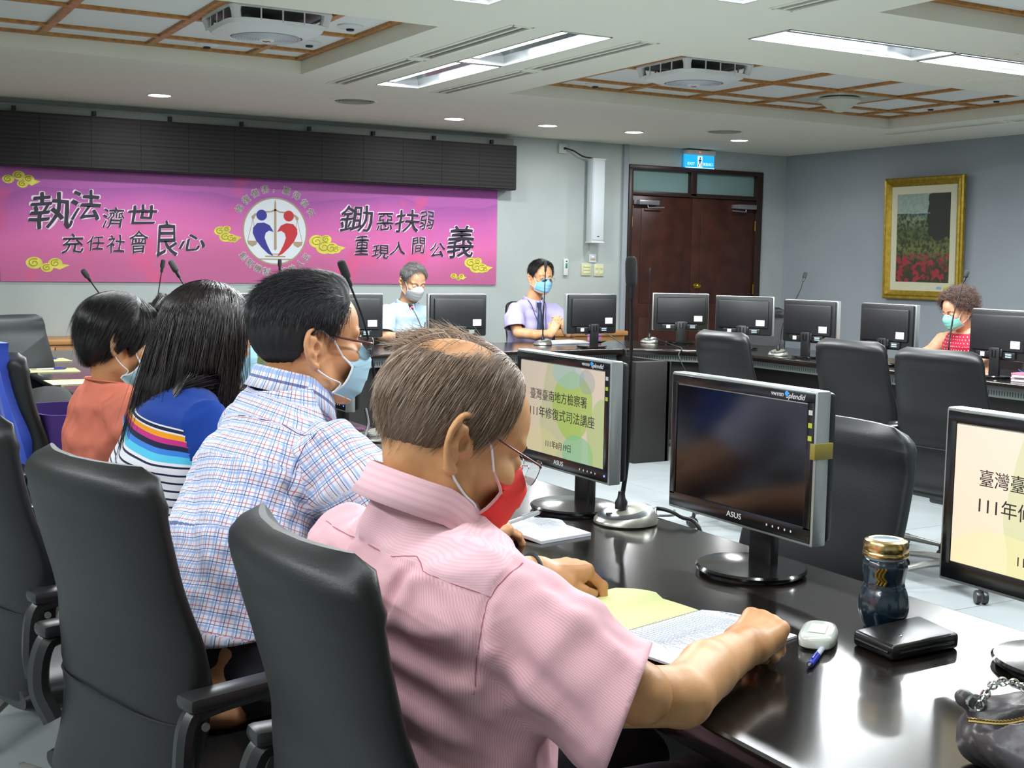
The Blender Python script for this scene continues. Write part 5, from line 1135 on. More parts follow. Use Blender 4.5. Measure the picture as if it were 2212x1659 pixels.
def hair_cap(P, fr, m, zb_x, zb_z, thick=.010, res=.0045, seed=0, noise_amp=.0015, top_hole=None, extra=None, ymax=None):
    f = Field((-.14, -.12, -.16), (.12, .12, .17), res)
    X, Y, Z = np.meshgrid(*f.ax, indexing='ij', sparse=True); rr = CR_R+thick
    D = f_el(X, Y, Z, CR_C.astype(F4), rr.astype(F4)); D2 = f_el(X, Y, Z, V3((-.036, 0, .02)), V3((.068+thick, .069+thick*.7, .066))); h = np.clip(.5+.5*(D-D2)/.02, 0, 1); D = D+(D2-D)*h-.02*h*(1-h)
    if extra:
        for c, r in extra: D2 = f_el(X, Y, Z, V3(c), V3(r)); h = np.clip(.5+.5*(D-D2)/.02, 0, 1); D = D+(D2-D)*h-.02*h*(1-h)
    ang = np.arctan2(Y, -(X+.01)); D = D+noise_amp*np.sin(ang*38+Z*60+seed)*np.sin(Z*45+ang*7)
    zb = np.interp(X, zb_x, zb_z); D = np.maximum(D, (zb-Z)*.8)
    if top_hole is not None: c, r = top_hole; e = -f_el(X, Y, Z, V3(c), V3(r)); D = np.maximum(D, e)
    f.D = (D+0*X+0*Y+0*Z).astype(F4); V, Q = f.mesh(); V = relax(V, Q, 1)
    o = np_mesh('hair', fr.w(V), Q, m, P, 180, vis_attr=np.full(len(V), .25)); return o

# ---------------- hands
def hand_field(f, W_, R, side, curl=(20, 30, 20), spread=4, thumb=None, sc=1.0, fingers=None):
    """W_: wrist, R columns: along fingers, lateral (thumb side = +), dorsal up. side: +1 thumb toward +lateral"""
    W_ = np.array(W_, float); fx, ly, nz = R[:, 0], R[:, 1]*side, R[:, 2]
    def L(x, y, z): return W_+sc*(x*fx+y*ly+z*nz)
    ys = (.027, .009, -.009, -.026); kn = (.088, .091, .086, .077); ph = ((.042, .025, .020), (.046, .029, .021), (.042, .026, .021), (.033, .020, .018)); r0 = (.0098, .0098, .0094, .0084)
    f.rc(L(-.02, 0, 0), L(.01, 0, 0), .026*sc, .024*sc, .012); f.el(L(.045, 0, -.004), (.05*sc,)*3 if False else (.001, .001, .001), .001)
    for i in range(4):
        f.rc(L(.005, ys[i]*.62, .0), L(kn[i], ys[i], .004), .0145*sc, .0118*sc, .014); f.rc(L(.012, ys[i]*.7, -.010), L(kn[i]-.012, ys[i], -.009), .012*sc, .0105*sc, .014)
        f.rc(L(kn[i]-.002, ys[i], .0065), L(kn[i], ys[i], .0065), .0112*sc, .0112*sc, .004); f.rc(L(.03, ys[i]*.75, .0125), L(kn[i]-.01, ys[i], .0125), .0022*sc, .0026*sc, .004)
    f.rc(L(.018, .020, -.010), L(.045, .036, -.014), .017*sc, .013*sc, .012)
    for i in range(4):
        c = curl if fingers is None else fingers[i]; a = 0; p = np.array([kn[i], ys[i], .001]); pts = [L(*p)]; sp = math.radians(spread*(1.5-i))
        for j in range(3):
            a += math.radians(c[j]); p = p+ph[i][j]*np.array([math.cos(a)*math.cos(sp), math.cos(a)*math.sin(sp), -math.sin(a)]); pts.append(L(*p))
        r = r0[i]*sc; f.chain(pts, [r*1.05, r*.95, r*.86, r*.72], .0035)
        f.rc(pts[1], pts[1], r*1.04, r*1.04, .003)
    T = thumb or [(.045, .036, -.014), (.068, .052, -.024), (.090, .048, -.032)]
    f.chain([L(*q) for q in T], [.0125*sc, .0105*sc, .0085*sc], .005)
def ortho(x, up_):
    x = np.array(x, float); x /= np.linalg.norm(x); u = np.array(up_, float); u = u-x*(u@x); u /= np.linalg.norm(u); return np.stack([x, np.cross(u, x), u], 1)
# ---------------- clothing materials (procedural over cloth coordinates in metres)
def cloth_base(name, col, rough=.8, bump=.15, bscale=700):
    m = mat(name, col, rough, spec=.2, sheen=.15); nt, b = nodes_of(m); return m, nt, b
def uvn(nt):
    u = N(nt, 'ShaderNodeUVMap'); u.uv_map = 'cloth'; s = N(nt, 'ShaderNodeSeparateXYZ'); nt.links.new(u.outputs[0], s.inputs[0]); return u, s
def M_(nt, op, a, b_=None, c=None):
    n_ = N(nt, 'ShaderNodeMath', operation=op)
    for i, q_ in enumerate((a, b_, c)):
        if q_ is None: continue
        if isinstance(q_, (int, float)): n_.inputs[i].default_value = q_
        else: nt.links.new(q_, n_.inputs[i])
    return n_.outputs[0]
def MX(nt, f, a, b_):
    n_ = N(nt, 'ShaderNodeMix', data_type='RGBA')
    for i, q_ in ((0, f), (6, a), (7, b_)):
        if isinstance(q_, str): n_.inputs[i].default_value = lin(q_)
        elif isinstance(q_, (int, float)): n_.inputs[i].default_value = q_
        else: nt.links.new(q_, n_.inputs[i])
    return n_.outputs[2]
def line(nt, co, period, phase, width):
    x = M_(nt, 'FRACT', M_(nt, 'ADD', M_(nt, 'DIVIDE', co, period), phase)); return M_(nt, 'LESS_THAN', x, width/period)
m, nt, b = cloth_base('shirt_plaid', '#dfe4f0'); u, s = uvn(nt); c = '#e2e6f2'
for ax in (0, 1):
    c = MX(nt, M_(nt, 'MULTIPLY', line(nt, s.outputs[ax], .0225, .0, .0038), .62), c, '#7fa3e4')
    c = MX(nt, M_(nt, 'MULTIPLY', line(nt, s.outputs[ax], .0225, .40, .0017), .72), c, '#c2384f')
    c = MX(nt, M_(nt, 'MULTIPLY', line(nt, s.outputs[ax], .0225, .72, .0017), .80), c, '#2e3f86')
nt.links.new(c, b.inputs['Base Color']); M_plaid = m
m, nt, b = cloth_base('shirt_pink', '#e3b0b8', .7); u, s = uvn(nt)
st = line(nt, s.outputs[0], .0030, 0, .0013); c = MX(nt, M_(nt, 'MULTIPLY', st, .55), '#e2b3bb', '#cf909c'); nt.links.new(c, b.inputs['Base Color']); M_pink = m
m, nt, b = cloth_base('shirt_pink_yoke', '#e3b0b8', .7); u, s = uvn(nt)
st = line(nt, s.outputs[1], .0030, 0, .0013); c = MX(nt, M_(nt, 'MULTIPLY', st, .35), '#e6bac2', '#d39aa6'); nt.links.new(c, b.inputs['Base Color']); M_pinky = m
m, nt, b = cloth_base('top_striped', '#e8e6ea', .8); u, s = uvn(nt); v = s.outputs[1]   # v = height along the torso in metres above the seat
r = N(nt, 'ShaderNodeValToRGB'); r.color_ramp.interpolation = 'CONSTANT'; nt.links.new(v, r.inputs[0]); e = r.color_ramp.elements
W__, NV = '#e4e2e8', '#1b2140'
bands = [(0, W__)]
z = .055
while z < .30: bands += [(z, NV), (z+.0055, W__)]; z += .0235
bands = bands[:23]
tb = [(.386, '#57c2e2'), (.401, '#3d7fd6'), (.412, NV), (.422, '#c02f7e'), (.435, '#f09a1e'), (.449, W__), (.453, NV), (.458, W__), (.463, '#1d3f92')]
# a colour ramp holds 32 stops: thin navy lines come from arithmetic, the chest bands from the ramp
while len(e) < len(tb)+1: e.new(.5)
for q, (p_, cc) in zip(e, [(0, W__)]+tb): q.position = p_; q.color = lin(cc)
lo = M_(nt, 'MULTIPLY', line(nt, v, .0185, .68, .0046), M_(nt, 'LESS_THAN', v, .381)); nt.links.new(MX(nt, lo, r.outputs[0], NV), b.inputs['Base Color']); M_stripe = m
M_navyblue = mat('sleeve_blue', '#1d3f92', .8, spec=.15, bump=.2, bscale=400)
M_coral = mat('tshirt_coral', '#cf7560', .85, spec=.15, bump=.2, bscale=400, noise=.05, nscale=6)
M_pblue = mat('shirt_pale_blue', '#a3bacb', .75, spec=.2); M_lil = mat('shirt_lilac', '#b0a9d0', .75, spec=.2)
m, nt, b = cloth_base('top_red_dotted', '#b01b33', .7); u, s = uvn(nt)
gx_, gy_ = M_(nt, 'DIVIDE', s.outputs[0], .030), M_(nt, 'DIVIDE', s.outputs[1], .022)
row = M_(nt, 'FLOOR', gy_); fx_ = M_(nt, 'SUBTRACT', M_(nt, 'FRACT', M_(nt, 'ADD', gx_, M_(nt, 'MULTIPLY', row, .5))), .5); fy_ = M_(nt, 'SUBTRACT', M_(nt, 'FRACT', gy_), .5)
d2 = M_(nt, 'ADD', M_(nt, 'MULTIPLY', M_(nt, 'MULTIPLY', fx_, .030), M_(nt, 'MULTIPLY', fx_, .030)), M_(nt, 'MULTIPLY', M_(nt, 'MULTIPLY', fy_, .022), M_(nt, 'MULTIPLY', fy_, .022)))
nt.links.new(MX(nt, M_(nt, 'LESS_THAN', d2, .0000125), '#b2203a', '#ece3e4'), b.inputs['Base Color']); M_reddot = m
M_trous = mat('trousers_dark', '#191b24', .6, spec=.3, bump=.2, bscale=300, sheen=.2)

def cloth_uv(V, Q, groups):
    """groups: list of (sections, lateral, front-angle seam). returns loop uv and face group"""
    C_ = V[Q].mean(1); best = np.full(len(Q), 9.0); lab = np.zeros(len(Q), int); acc = []
    for gi, (secs, lat) in enumerate(groups):
        dmin = np.full(len(Q), 9.0)
        for i in range(len(secs)-1):
            (a, w0, d0), (b_, w1, d1) = secs[i][:3], secs[i+1][:3]; d = f_seg(C_[:, 0], C_[:, 1], C_[:, 2], V3(a), V3(b_), w0, d0, w1, d1, lat); dmin = np.minimum(dmin, np.abs(d))
        m = dmin < best-.0; best = np.where(m, dmin, best); lab = np.where(m, gi, lab)
    L = V[Q].reshape(-1, 3); uv = np.zeros((len(L), 2)); lab4 = np.repeat(lab, 4)
    for gi, (secs, lat) in enumerate(groups):
        pts = np.array([s[0] for s in secs], float); seg = np.linalg.norm(np.diff(pts, axis=0), axis=1); cum = np.concatenate([[0], np.cumsum(seg)])
        bd = np.full(len(L), 1e9); u = np.zeros(len(L)); v = np.zeros(len(L))
        for i in range(len(secs)-1):
            a, b_ = pts[i], pts[i+1]; ax = (b_-a)/seg[i]; lt = np.array(lat, float); lt = lt-ax*(lt@ax); lt /= np.linalg.norm(lt); de = np.cross(ax, lt)
            x = L-a; t = x@ax; tc_ = np.clip(t, 0, seg[i]); r = x-tc_[:, None]*ax; dist = np.linalg.norm(r, axis=1)
            R_ = .5*(secs[i][1]+secs[i][2]); ang = np.arctan2(x@lt, x@de*-1)
            m = dist < bd; bd = np.where(m, dist, bd); u = np.where(m, ang*R_*1.05, u)
            lo_ = t if i == 0 else tc_; hi_ = t if i == len(secs)-2 else tc_; v = np.where(m, cum[i]+np.where(t < 0, lo_, np.where(t > seg[i], hi_, t)), v)
        m = lab4 == gi; uv[m, 0] = u[m]; uv[m, 1] = v[m]
    # unwrap across the +-pi seam
    q = uv.reshape(-1, 4, 2); jump = (q[:, :, 0].max(1)-q[:, :, 0].min(1)) > .25; q[jump, :, 0] = np.where(q[jump, :, 0] < 0, q[jump, :, 0]+.8, q[jump, :, 0])
    return uv, lab
_G = {}
def acc_op(f, a, b_, w_, amp, lo, hi, first):
    if first: _G['D'] = np.zeros_like(f.D)
    r = f.reg(lo, hi)
    if any(q.start >= q.stop for q in r): return
    X, Y, Z = np.meshgrid(f.ax[0][r[0]], f.ax[1][r[1]], f.ax[2][r[2]], indexing='ij', sparse=True)
    g = (abs(amp)*np.exp(-(f_rc(X, Y, Z, a, b_, 0, 0)/w_)**2)).astype(F4); _G['D'][r] = np.maximum(_G['D'][r], g)
def flush_op(f, amp):
    f.D += (-1 if amp > 0 else 1)*_G['D']
def garment(P, name, m, torso, sleeves, res=.0065, k=.03, cuts=(), folds_=(), ridges=(), lat=(0, 1, 0), extra=(), solid=.003, seed=1, yoke=None, hole=None, ksl=.035, rel=1, rel_after=True, vz=None, rscale=1.0, seams=(), seam_m=None):
    pts = np.array([s[0] for s in torso]+[s[0] for sl in sleeves for s in sl]+[e[1] for e in extra]); mx_ = max([max(s[1], s[2]) for s in torso]); lo = pts.min(0)-mx_*.8-.03; hi = pts.max(0)+mx_*.8+.03
    lo[2] = max(lo[2], pts[:, 2].min()-.04); f = Field(lo, hi, res)
    f.loft(torso, k, lat=lat)
    for kind, *a in extra:
        if kind == 'rc': f.rc(*a)
        elif kind == 'el': f.el(*a)
    X, Y, Z = np.meshgrid(*f.ax, indexing='ij', sparse=True); torD = f.D.copy()
    for si, sl in enumerate(sleeves):
        fs = Field(lo, hi, res); fs.D[:] = .5; fs.loft(sl, .02, lat=(0, 0, 1)); p, n_, _ = cuts[si]; p, n_ = V3(p), V3(n_)/np.linalg.norm(n_)
        fs.D = np.maximum(fs.D, ((X-p[0])*n_[0]+(Y-p[1])*n_[1]+(Z-p[2])*n_[2]).astype(F4)); h = np.clip(.5+.5*(f.D-fs.D)/ksl, 0, 1); f.D = f.D+(fs.D-f.D)*h-ksl*h*(1-h)
    for amp, wl, an in folds_: f.D += folds((X, Y, Z), seed, amp, wl, an).astype(F4); seed += 1
    plans = []
    for pl, w_, amp in ridges:
        pl = [f.project(np.array(pl[i])*(1-t)+np.array(pl[i+1])*t) for i in range(len(pl)-1) for t in (0, .25, .5, .75)]+[f.project(pl[-1])]
        plans.append((pl, w_, amp))
    for pl, w_, amp in plans:
        m_ = len(pl)-1
        for i in range(m_):
            amp_i = amp*rscale*math.sin(PI*(i+.8)/(m_+.6))**.6
            a, b_ = V3(pl[i]), V3(pl[i+1]); lo2 = np.minimum(a, b_)-w_*3; hi2 = np.maximum(a, b_)+w_*3
            acc_op(f, a, b_, w_, amp_i, lo2, hi2, i == 0)
        flush_op(f, amp)
    cutmask = []
    for p, n_, rad in cuts[len(sleeves):]:
        p, n_ = V3(p), V3(n_)/np.linalg.norm(n_); pl = (X-p[0])*n_[0]+(Y-p[1])*n_[1]+(Z-p[2])*n_[2]
        if rad: dist = np.sqrt((X-p[0])**2+(Y-p[1])**2+(Z-p[2])**2); pl = np.where(dist < rad, pl, -1)
        f.D = np.maximum(f.D, pl.astype(F4))
    sm_ = [(spline([tuple(f.project(np.array(a_)*(1-t)+np.array(b2)*t)) for a_, b2 in zip(pl[:-1], pl[1:]) for t in (0, .33, .66)]+[tuple(f.project(pl[-1]))], 2), r_) for pl, r_ in seams]
    V, Q = f.mesh()
    if rel: V = relax(V, Q, rel, .5)
    def tor(V): i = np.clip(np.round((V-f.lo)/res).astype(int), 0, np.array(f.n)-1); return torD[i[:, 0], i[:, 1], i[:, 2]]
    for ci, (p, n_, rad) in enumerate(cuts):
        p, n_ = np.array(p), np.array(n_)/np.linalg.norm(n_); pl = (V-p)@n_; mm = pl > -res*1.1
        if rad: mm &= np.linalg.norm(V-p, axis=1) < rad
        if ci < len(sleeves): mm &= tor(V) > .012
        V, Q = drop_faces2(V, Q, mm)
        pl = (V-p)@n_; near_ = (pl > -res*3.2)
        if rad: near_ &= np.linalg.norm(V-p, axis=1) < rad
        if ci < len(sleeves): near_ &= tor(V) > .012
        bd_ = boundary(Q, len(V)) & near_; V = np.where(bd_[:, None], V+(-res*1.0-pl)[:, None]*n_, V)
    if rel_after: V = smooth_boundary(V, Q, 6)
    uv, lab = cloth_uv(V, Q, [(torso, lat)]+[(sl, (0, 0, 1)) for sl in sleeves])
    if vz is not None: k4 = np.repeat(lab, 4) == 0; q3 = V[Q].reshape(-1, 3)[k4]; uv[k4, 1] = q3[:, 2]-vz[0]-vz[1]*(q3[:, 1]-vz[2])
    o = np_mesh(name, V, Q, m, P, 180, uv=uv)
    if yoke:
        mm, fn = yoke; o.data.materials.append(mm); C_ = V[Q].mean(1); o.data.polygons.foreach_set('material_index', (fn(C_, lab)).astype(np.int32))
    for pl, r_ in sm_: MB().tube(pl, r_, 5, flat=.6).build('seam', seam_m or m, P)
    if solid: md = o.modifiers.new('thickness', 'SOLIDIFY'); md.thickness = solid; md.offset = -1
    return o
def collar(P, m, c, R, r, h=.034, flare=.016, open_=35, tilt=0, sc=(1, 1), stand=.02, name='collar', tip=.02):
    """c: neck base centre, R: columns forward/left/up"""
    b = MB(); n = 48; rows = []
    prof = [(0, -.006, 0), (.001, stand*.5, 0), (.002, stand, 0), (.0055, stand+.003, 0), (.009, stand-.001, 0), (.5*flare+.004, stand-.5*h, .5), (flare+.004, stand-h, 1)]
    a0, a1 = math.radians(open_), math.radians(360-open_)
    for dr, dz, k in prof:
        row = []
        for i in range(n+1):
            a = a0+(a1-a0)*i/n; fr_ = max(0, math.cos(a)); ext = tip*k*max(0, 1-abs(math.sin((a)/2))**.5*1.0)*2
            rr = r+dr; p = np.array([rr*math.cos(a)*sc[0]+k*fr_*.012, rr*math.sin(a)*sc[1], dz-fr_*.022-ext*fr_])
            row.append(tuple(np.array(c)+R@p))
        rows.append(row)
    b.grid(rows); me = b.build(name, m, P, smooth=60, fix=False)
    L = len(me.data.loops); l = me.data.uv_layers.new(name='cloth'); co = np.array([v.co[:] for v in me.data.vertices]); li = np.zeros(L, np.int32); me.data.loops.foreach_get('vertex_index', li)
    idx = li % (n+1); rowi = li//(n+1); l.data.foreach_set('uv', np.stack([idx*(2*PI*r/n), rowi*.006], 1).astype(F4).ravel())
    md = me.modifiers.new('thickness', 'SOLIDIFY'); md.thickness = .0018; return me

# ---------------- face masks, glasses (head-local)
M_loop = mat('mask_loop', '#e6eaf0', .6)
def face_mask(P, fr, col, name_col, edge='#e8ecf2', drop=0, lift=0, pale=None, w_=.070):
    """thin pleated cloth wrapped round the lower face"""
    m = mat('mask_'+name_col, col, .7, spec=.2); me_ = mat('mask_edge_'+name_col, edge, .7)
    zc = [(.012, .106), (-.004, .119), (-.022, .131), (-.045, .127), (-.07, .120), (-.09, .111), (-.108, .092)]
    b = MB(); rows = []; nz, ny = 34, 29
    for i in range(nz):
        t = i/(nz-1); z = .010-.118*t-drop*t; x0 = float(np.interp(-z+0, [-q[0] for q in zc], [q[1] for q in zc])); row = []
        pl = .0028*((t*4.5) % 1.0)*(1 if .1 < t < .9 else 0)
        for j in range(ny):
            s = -1+2*j/(ny-1); y = s*w_*(1-.10*(2*t-1)**2); cf = abs(s)**2.0; z2 = z*(1-.30*cf)-.038*.30*cf*1.0-.010*cf*(1 if t < .3 else 0)
            x = x0-cf*(.062 if t < .6 else .062+.0*(t-.6))-abs(s)**6*.004+pl*(1-cf); row.append((x+lift, y, z2))
        rows.append(row)
    b.grid(rows); b.v = [tuple(fr.w(v)) for v in b.v]; o = b.build('face_mask', m, P, smooth=50, fix=False); md = o.modifiers.new('thickness', 'SOLIDIFY'); md.thickness = .0016; md.offset = 1
    for s in (0, -1):
        e = MB().tube([tuple(fr.w(r[s])) for r in rows[::3]+[rows[-1]]], .0022*fr.s, 5); e.build('mask_edge', me_, o)
    for row in (rows[0], rows[-1]): MB().tube([tuple(fr.w(v)) for v in row[::2]], .0015*fr.s, 5).build('mask_edge', me_, o)
    for s, c in ((-1, 0), (1, -1)):
        a = np.array(rows[1][c]); z = np.array(rows[-2][c]); q = [tuple(a), (a[0]-.02, s*.072, .008), (.022, s*.0745, .014), (.004, s*.079, .026), (-.010, s*.080, .034), (-.034, s*.084, .020), (-.038, s*.088, 0), (-.030, s*.086, -.022), (-.012, s*.081, -.042), (.015, s*.077, -.058), (.040, s*.072, -.068), tuple(z)]
        MB().tube(spline([tuple(fr.w(v)) for v in q], 5), .0016*fr.s, 6).build('ear_loop', M_loop, o)
    return o
M_lens = mat('lens_glass', '#ffffff', .02, trans=1.0, ior=1.1, spec=.5)
def glasses(P, fr, rim='#5a2f22', thick=.0014, rimless=False, temple=None, dz=0, dx=0, big=1.0):
    m = mat('rim'+rim, rim, .3, spec=.6); mt = mat('temple'+(temple or rim), temple or rim, .3, spec=.6)
    b = MB(); x0 = .121+dx; zc = .002+dz; g = None
    f = MB()
    for s in (-1, 1):
        pts = [(x0-.010*(abs(.026*math.cos(a))/.026)*(1 if math.cos(a)*1 > 0 else -.2), s*(.034+.026*big*math.cos(a)*1.0), zc+.018*big*(abs(math.sin(a))**.8)*(1 if math.sin(a) > 0 else -1)) for a in [2*PI*i/28 for i in range(29)]]
        if not rimless: f.tube([tuple(fr.w(q)) for q in pts], thick*fr.s, 6, cap=False)
        lens = MB(); c = np.mean(pts, 0); lens.add([tuple(fr.w(q)) for q in pts[:-1]]+[tuple(fr.w(np.array(q)+(-.0012, 0, 0))) for q in pts[:-1]], [tuple(range(28)), tuple(range(55, 27, -1))]+[(i, (i+1) % 28, 28+(i+1) % 28, 28+i) for i in range(28)]); lens.build('lens', M_lens, P, smooth=30)
    f.tube([tuple(fr.w(q)) for q in ((x0-.0, -.010, zc+.004), (x0+.004, 0, zc+.007), (x0-.0, .010, zc+.004))], thick*fr.s, 6)
    f.build('glasses_frame', m, P)
    for s in (-1, 1):
        q = [(x0-.012, s*.060, zc+.008), (x0-.022, s*.070, zc+.010), (.03, s*.0765, .022+dz*.5), (.0, s*.0785, .034), (-.022, s*.080, .030), (-.040, s*.078, .010)]
        MB().tube(spline([tuple(fr.w(v)) for v in q], 4), thick*1.15*fr.s, 6, flat=1.6).build('glasses_temple', mt, P)
# ================================================================ people
def settle(P, base):
    b = Vector(base); P.location = b
    for ch in P.children: ch.location = ch.location-b
def join(parts):
    Vs, Qs, n = [], [], 0
    for V, Q in parts: Vs.append(V); Qs.append(Q+n); n += len(V)
    return np.concatenate(Vs), np.concatenate(Qs)
def arm_mesh(pts, rs, hand=None, res=.003, k=.009):
    P_ = np.array(pts, float); lo, hi = P_.min(0)-.07, P_.max(0)+.07
    if hand:
        W_, R, side, kw = hand; tip = np.array(W_)+R[:, 0]*.21; lo = np.minimum(lo, np.minimum(np.array(W_), tip)-.07); hi = np.maximum(hi, np.maximum(np.array(W_), tip)+.07)
    f = Field(lo, hi, res)
    for i in range(len(pts)-1): f.rc(pts[i], pts[i+1], rs[i], rs[i+1], k)
    if hand: hand_field(f, W_, R, side, **kw)
    V, Q = f.mesh(); return V, Q
def core_mesh(torso, arms, shrink=.02, res=.014, lat=(0, 1, 0)):
    pts = np.array([s[0] for s in torso]+[p for a in arms for p in a[0]]); f = Field(pts.min(0)-.22, pts.max(0)+.22, res)
    f.loft([(s[0], max(.03, s[1]-shrink), max(.03, s[2]-shrink)) for s in torso], .03, lat=lat)
    for P_, rs in arms:
        for i in range(len(P_)-1): f.rc(P_[i], P_[i+1], rs[i], rs[i+1], .03)
    return f.mesh()
def legs(P, hip, knees, feet, m=None, r=(.085, .062, .045), shoe='#141414'):
    m = m or M_trous
    pts = np.array([hip]+list(knees)+list(feet)); f = Field(pts.min(0)-.2, pts.max(0)+.2, .012); hip = np.array(hip, float)
    ax = (np.mean(knees, 0)-hip); lat = np.array([-ax[1], ax[0], 0]); lat /= np.linalg.norm(lat)
    f.el(hip, (.14, .14, .11), .05); f.el(hip+[-.03, 0, .075], (.12, .155, .08), .04)
    for s, kn, ft in ((1, knees[0], feet[0]), (-1, knees[1], feet[1])):
        h = hip+lat*.09*s; f.rc(h, kn, r[0], r[1], .04); f.rc(kn, ft, r[1]*.95, r[2], .02)
    X, Y, Z = np.meshgrid(*f.ax, indexing='ij', sparse=True); f.D += folds((X, Y, Z), 5, .004, .09).astype(F4)
    V, Q = f.mesh(); o = np_mesh('trousers', relax(V, Q, 1), Q, m, P)
    d = np.mean(knees, 0)-hip; d[2] = 0; d /= np.linalg.norm(d)
    for ft in feet:
        g = Field(np.array(ft)-.28, np.array(ft)+.28, .009); c = np.array([ft[0], ft[1], .045])
        g.rc(c-d*.03, c+d*.13, .038, .030, .02); g.rc(np.array(ft)*[1, 1, 0]+[0, 0, .10], c, .040, .040, .02); Z = np.meshgrid(*g.ax, indexing='ij', sparse=True)[2]; g.D = np.maximum(g.D, (.004-Z).astype(F4)); V, Q = g.mesh(); np_mesh('shoe', V, Q, mat('shoe'+shoe, shoe, .4), P)
FULL = [(.0, 10)]
# ---------- man in the pink shirt -------------------------------------------------
def pink_man():
    P = thing('person', 'balding man in a pink striped shirt and red face mask reading at the near table', 'person', (0, 0, 0))
    fr = Frame((.785, 1.56, 1.118), rotm(-3, 25, 0), 1.06)
    sk = skin('skin_pink_man', '#d9a577', '#c48d5f')
    V1, Q1 = add_head(P, fr, .0026, sk, neck=((.760, 1.555, 1.0), .060), eye=.25)
    torso = [((.69, 1.52, .50), .185, .13), ((.755, 1.53, .62), .205, .155), ((.765, 1.55, .78), .212, .148), ((.765, 1.56, .88), .22, .125), ((.755, 1.572, .935), .208, .105), ((.75, 1.565, .985), .125, .080), ((.745, 1.558, 1.035), .080, .068)]
    slR = [((.785, 1.40, .920), .070, .068), ((.83, 1.335, .865), .082, .08), ((.89, 1.275, .805), .086, .086), ((1.02, 1.17, .705), .092, .09)]
    slL = [((.71, 1.755, .93), .066, .068), ((.80, 1.82, .875), .08, .08), ((.96, 1.89, .79), .088, .088)]
    HR = ((1.222, 1.425, .797), ortho((.80, .42, .12), (-.25, -.30, 1)), 1, dict(fingers=[(72, 88, 55), (78, 88, 55), (82, 88, 55), (84, 85, 50)], spread=1, thumb=[(.04, .034, -.016), (.066, .040, -.036), (.082, .018, -.046)], sc=1.06))
    HL = ((1.14, 1.90, .812), ortho((.93, .02, -.06), (-.1, .0, 1)), -1, dict(fingers=[(38, 42, 22), (45, 42, 25), (50, 45, 25), (50, 45, 25)], spread=4, thumb=[(.045, .034, -.018), (.075, .040, -.030), (.103, .030, -.038)], sc=1.02))
    a1 = arm_mesh([(.90, 1.30, .81), (1.01, 1.300, .793), (1.10, 1.360, .798), (1.222, 1.425, .797)], [.040, .041, .041, .029], HR, .0028)
    a2 = arm_mesh([(.90, 1.87, .83), (.95, 1.885, .80), (1.04, 1.895, .805), (1.14, 1.90, .812)], [.048, .046, .041, .027], HL, .0028)
    co = core_mesh(torso[:5], [([(.80, 1.41, .90), (.92, 1.27, .82)], [.045, .042]), ([(.75, 1.70, .90), (.93, 1.88, .80)], [.04, .042])], .045)
    V, Q = join([(V1, Q1), a1, a2, co]); np_mesh('body', V, Q, sk, P)
    parts_head(P, fr, '#3a2f28')
    YK = [(.70, 1.78, .955), (.683, 1.746, .971), (.662, 1.563, .980), (.675, 1.453, .975), (.705, 1.382, .962), (.741, 1.349, .95)]; AH = [(.80, 1.37, .985), (.773, 1.355, .977), (.752, 1.351, .962), (.736, 1.349, .944), (.722, 1.342, .905), (.722, 1.348, .862), (.712, 1.338, .831)]
    rd = [([(.673, 1.452, .972), (.656, 1.458, .951), (.64, 1.464, .92), (.63, 1.474, .9), (.635, 1.485, .859), (.633, 1.485, .80)], .0075, -.026), ([(.672, 1.44, .965), (.654, 1.436, .94), (.642, 1.436, .915)], .011, .008), ([(.665, 1.50, .96), (.648, 1.50, .92), (.635, 1.51, .88)], .012, .006),
      ([(.631, 1.462, .902), (.646, 1.433, .909), (.658, 1.416, .898), (.672, 1.391, .896), (.69, 1.365, .90)], .010, .009), ([(.634, 1.452, .885), (.655, 1.41, .876), (.675, 1.375, .868), (.70, 1.345, .862)], .011, -.011), ([(.638, 1.445, .862), (.663, 1.398, .850), (.691, 1.351, .838), (.71, 1.335, .833)], .013, .010),
      ([(.645, 1.455, .838), (.678, 1.39, .818), (.714, 1.343, .79), (.763, 1.34, .755)], .011, -.010), ([(.64, 1.46, .81), (.668, 1.40, .79), (.71, 1.35, .76)], .014, .010), ([(.642, 1.43, .775), (.681, 1.365, .755), (.74, 1.345, .73)], .012, -.010), ([(.645, 1.45, .74), (.69, 1.37, .715), (.75, 1.35, .69)], .016, .010),
      (AH, .0045, -.004), (YK, .0035, -.002), ([(.79, 1.335, .965), (.815, 1.295, .937), (.85, 1.25, .905), (.885, 1.21, .87)], .014, .006), ([(.745, 1.335, .925), (.76, 1.309, .88), (.789, 1.266, .842), (.817, 1.225, .798)], .013, -.007), ([(.735, 1.325, .88), (.76, 1.285, .83), (.79, 1.25, .79)], .014, .007)]
    def yk(C, lab): return (lab == 0) & (C[:, 2] > np.interp(C[:, 1], [1.33, 1.35, 1.382, 1.453, 1.563, 1.746, 1.8], [.94, .95, .962, .975, .980, .971, .95]))
    garment(P, 'shirt', M_pink, torso, [slR, slL], res=.0046, cuts=[((.905, 1.272, .795), (.70, -.61, -.31), .24), ((.935, 1.872, .80), (.78, .50, -.40), .17), ((.69, 1.52, .50), (0, 0, -1), 0), ((.745, 1.558, 1.055), (-.10, 0, 1), .10)],
      folds_=[(.0035, .10, (1, 1, .6)), (.0018, .045, (1, 1, 1))], ridges=rd, yoke=(M_pinky, yk), seed=3, rscale=1.7, seams=[(YK, .0011), (AH, .0013)], seam_m=mat('seam_rose', '#a3606e', .8))
    Rn = np.array(Matrix.Rotation(math.radians(-3), 3, 'Z') @ Matrix.Rotation(math.radians(20), 3, 'Y'))
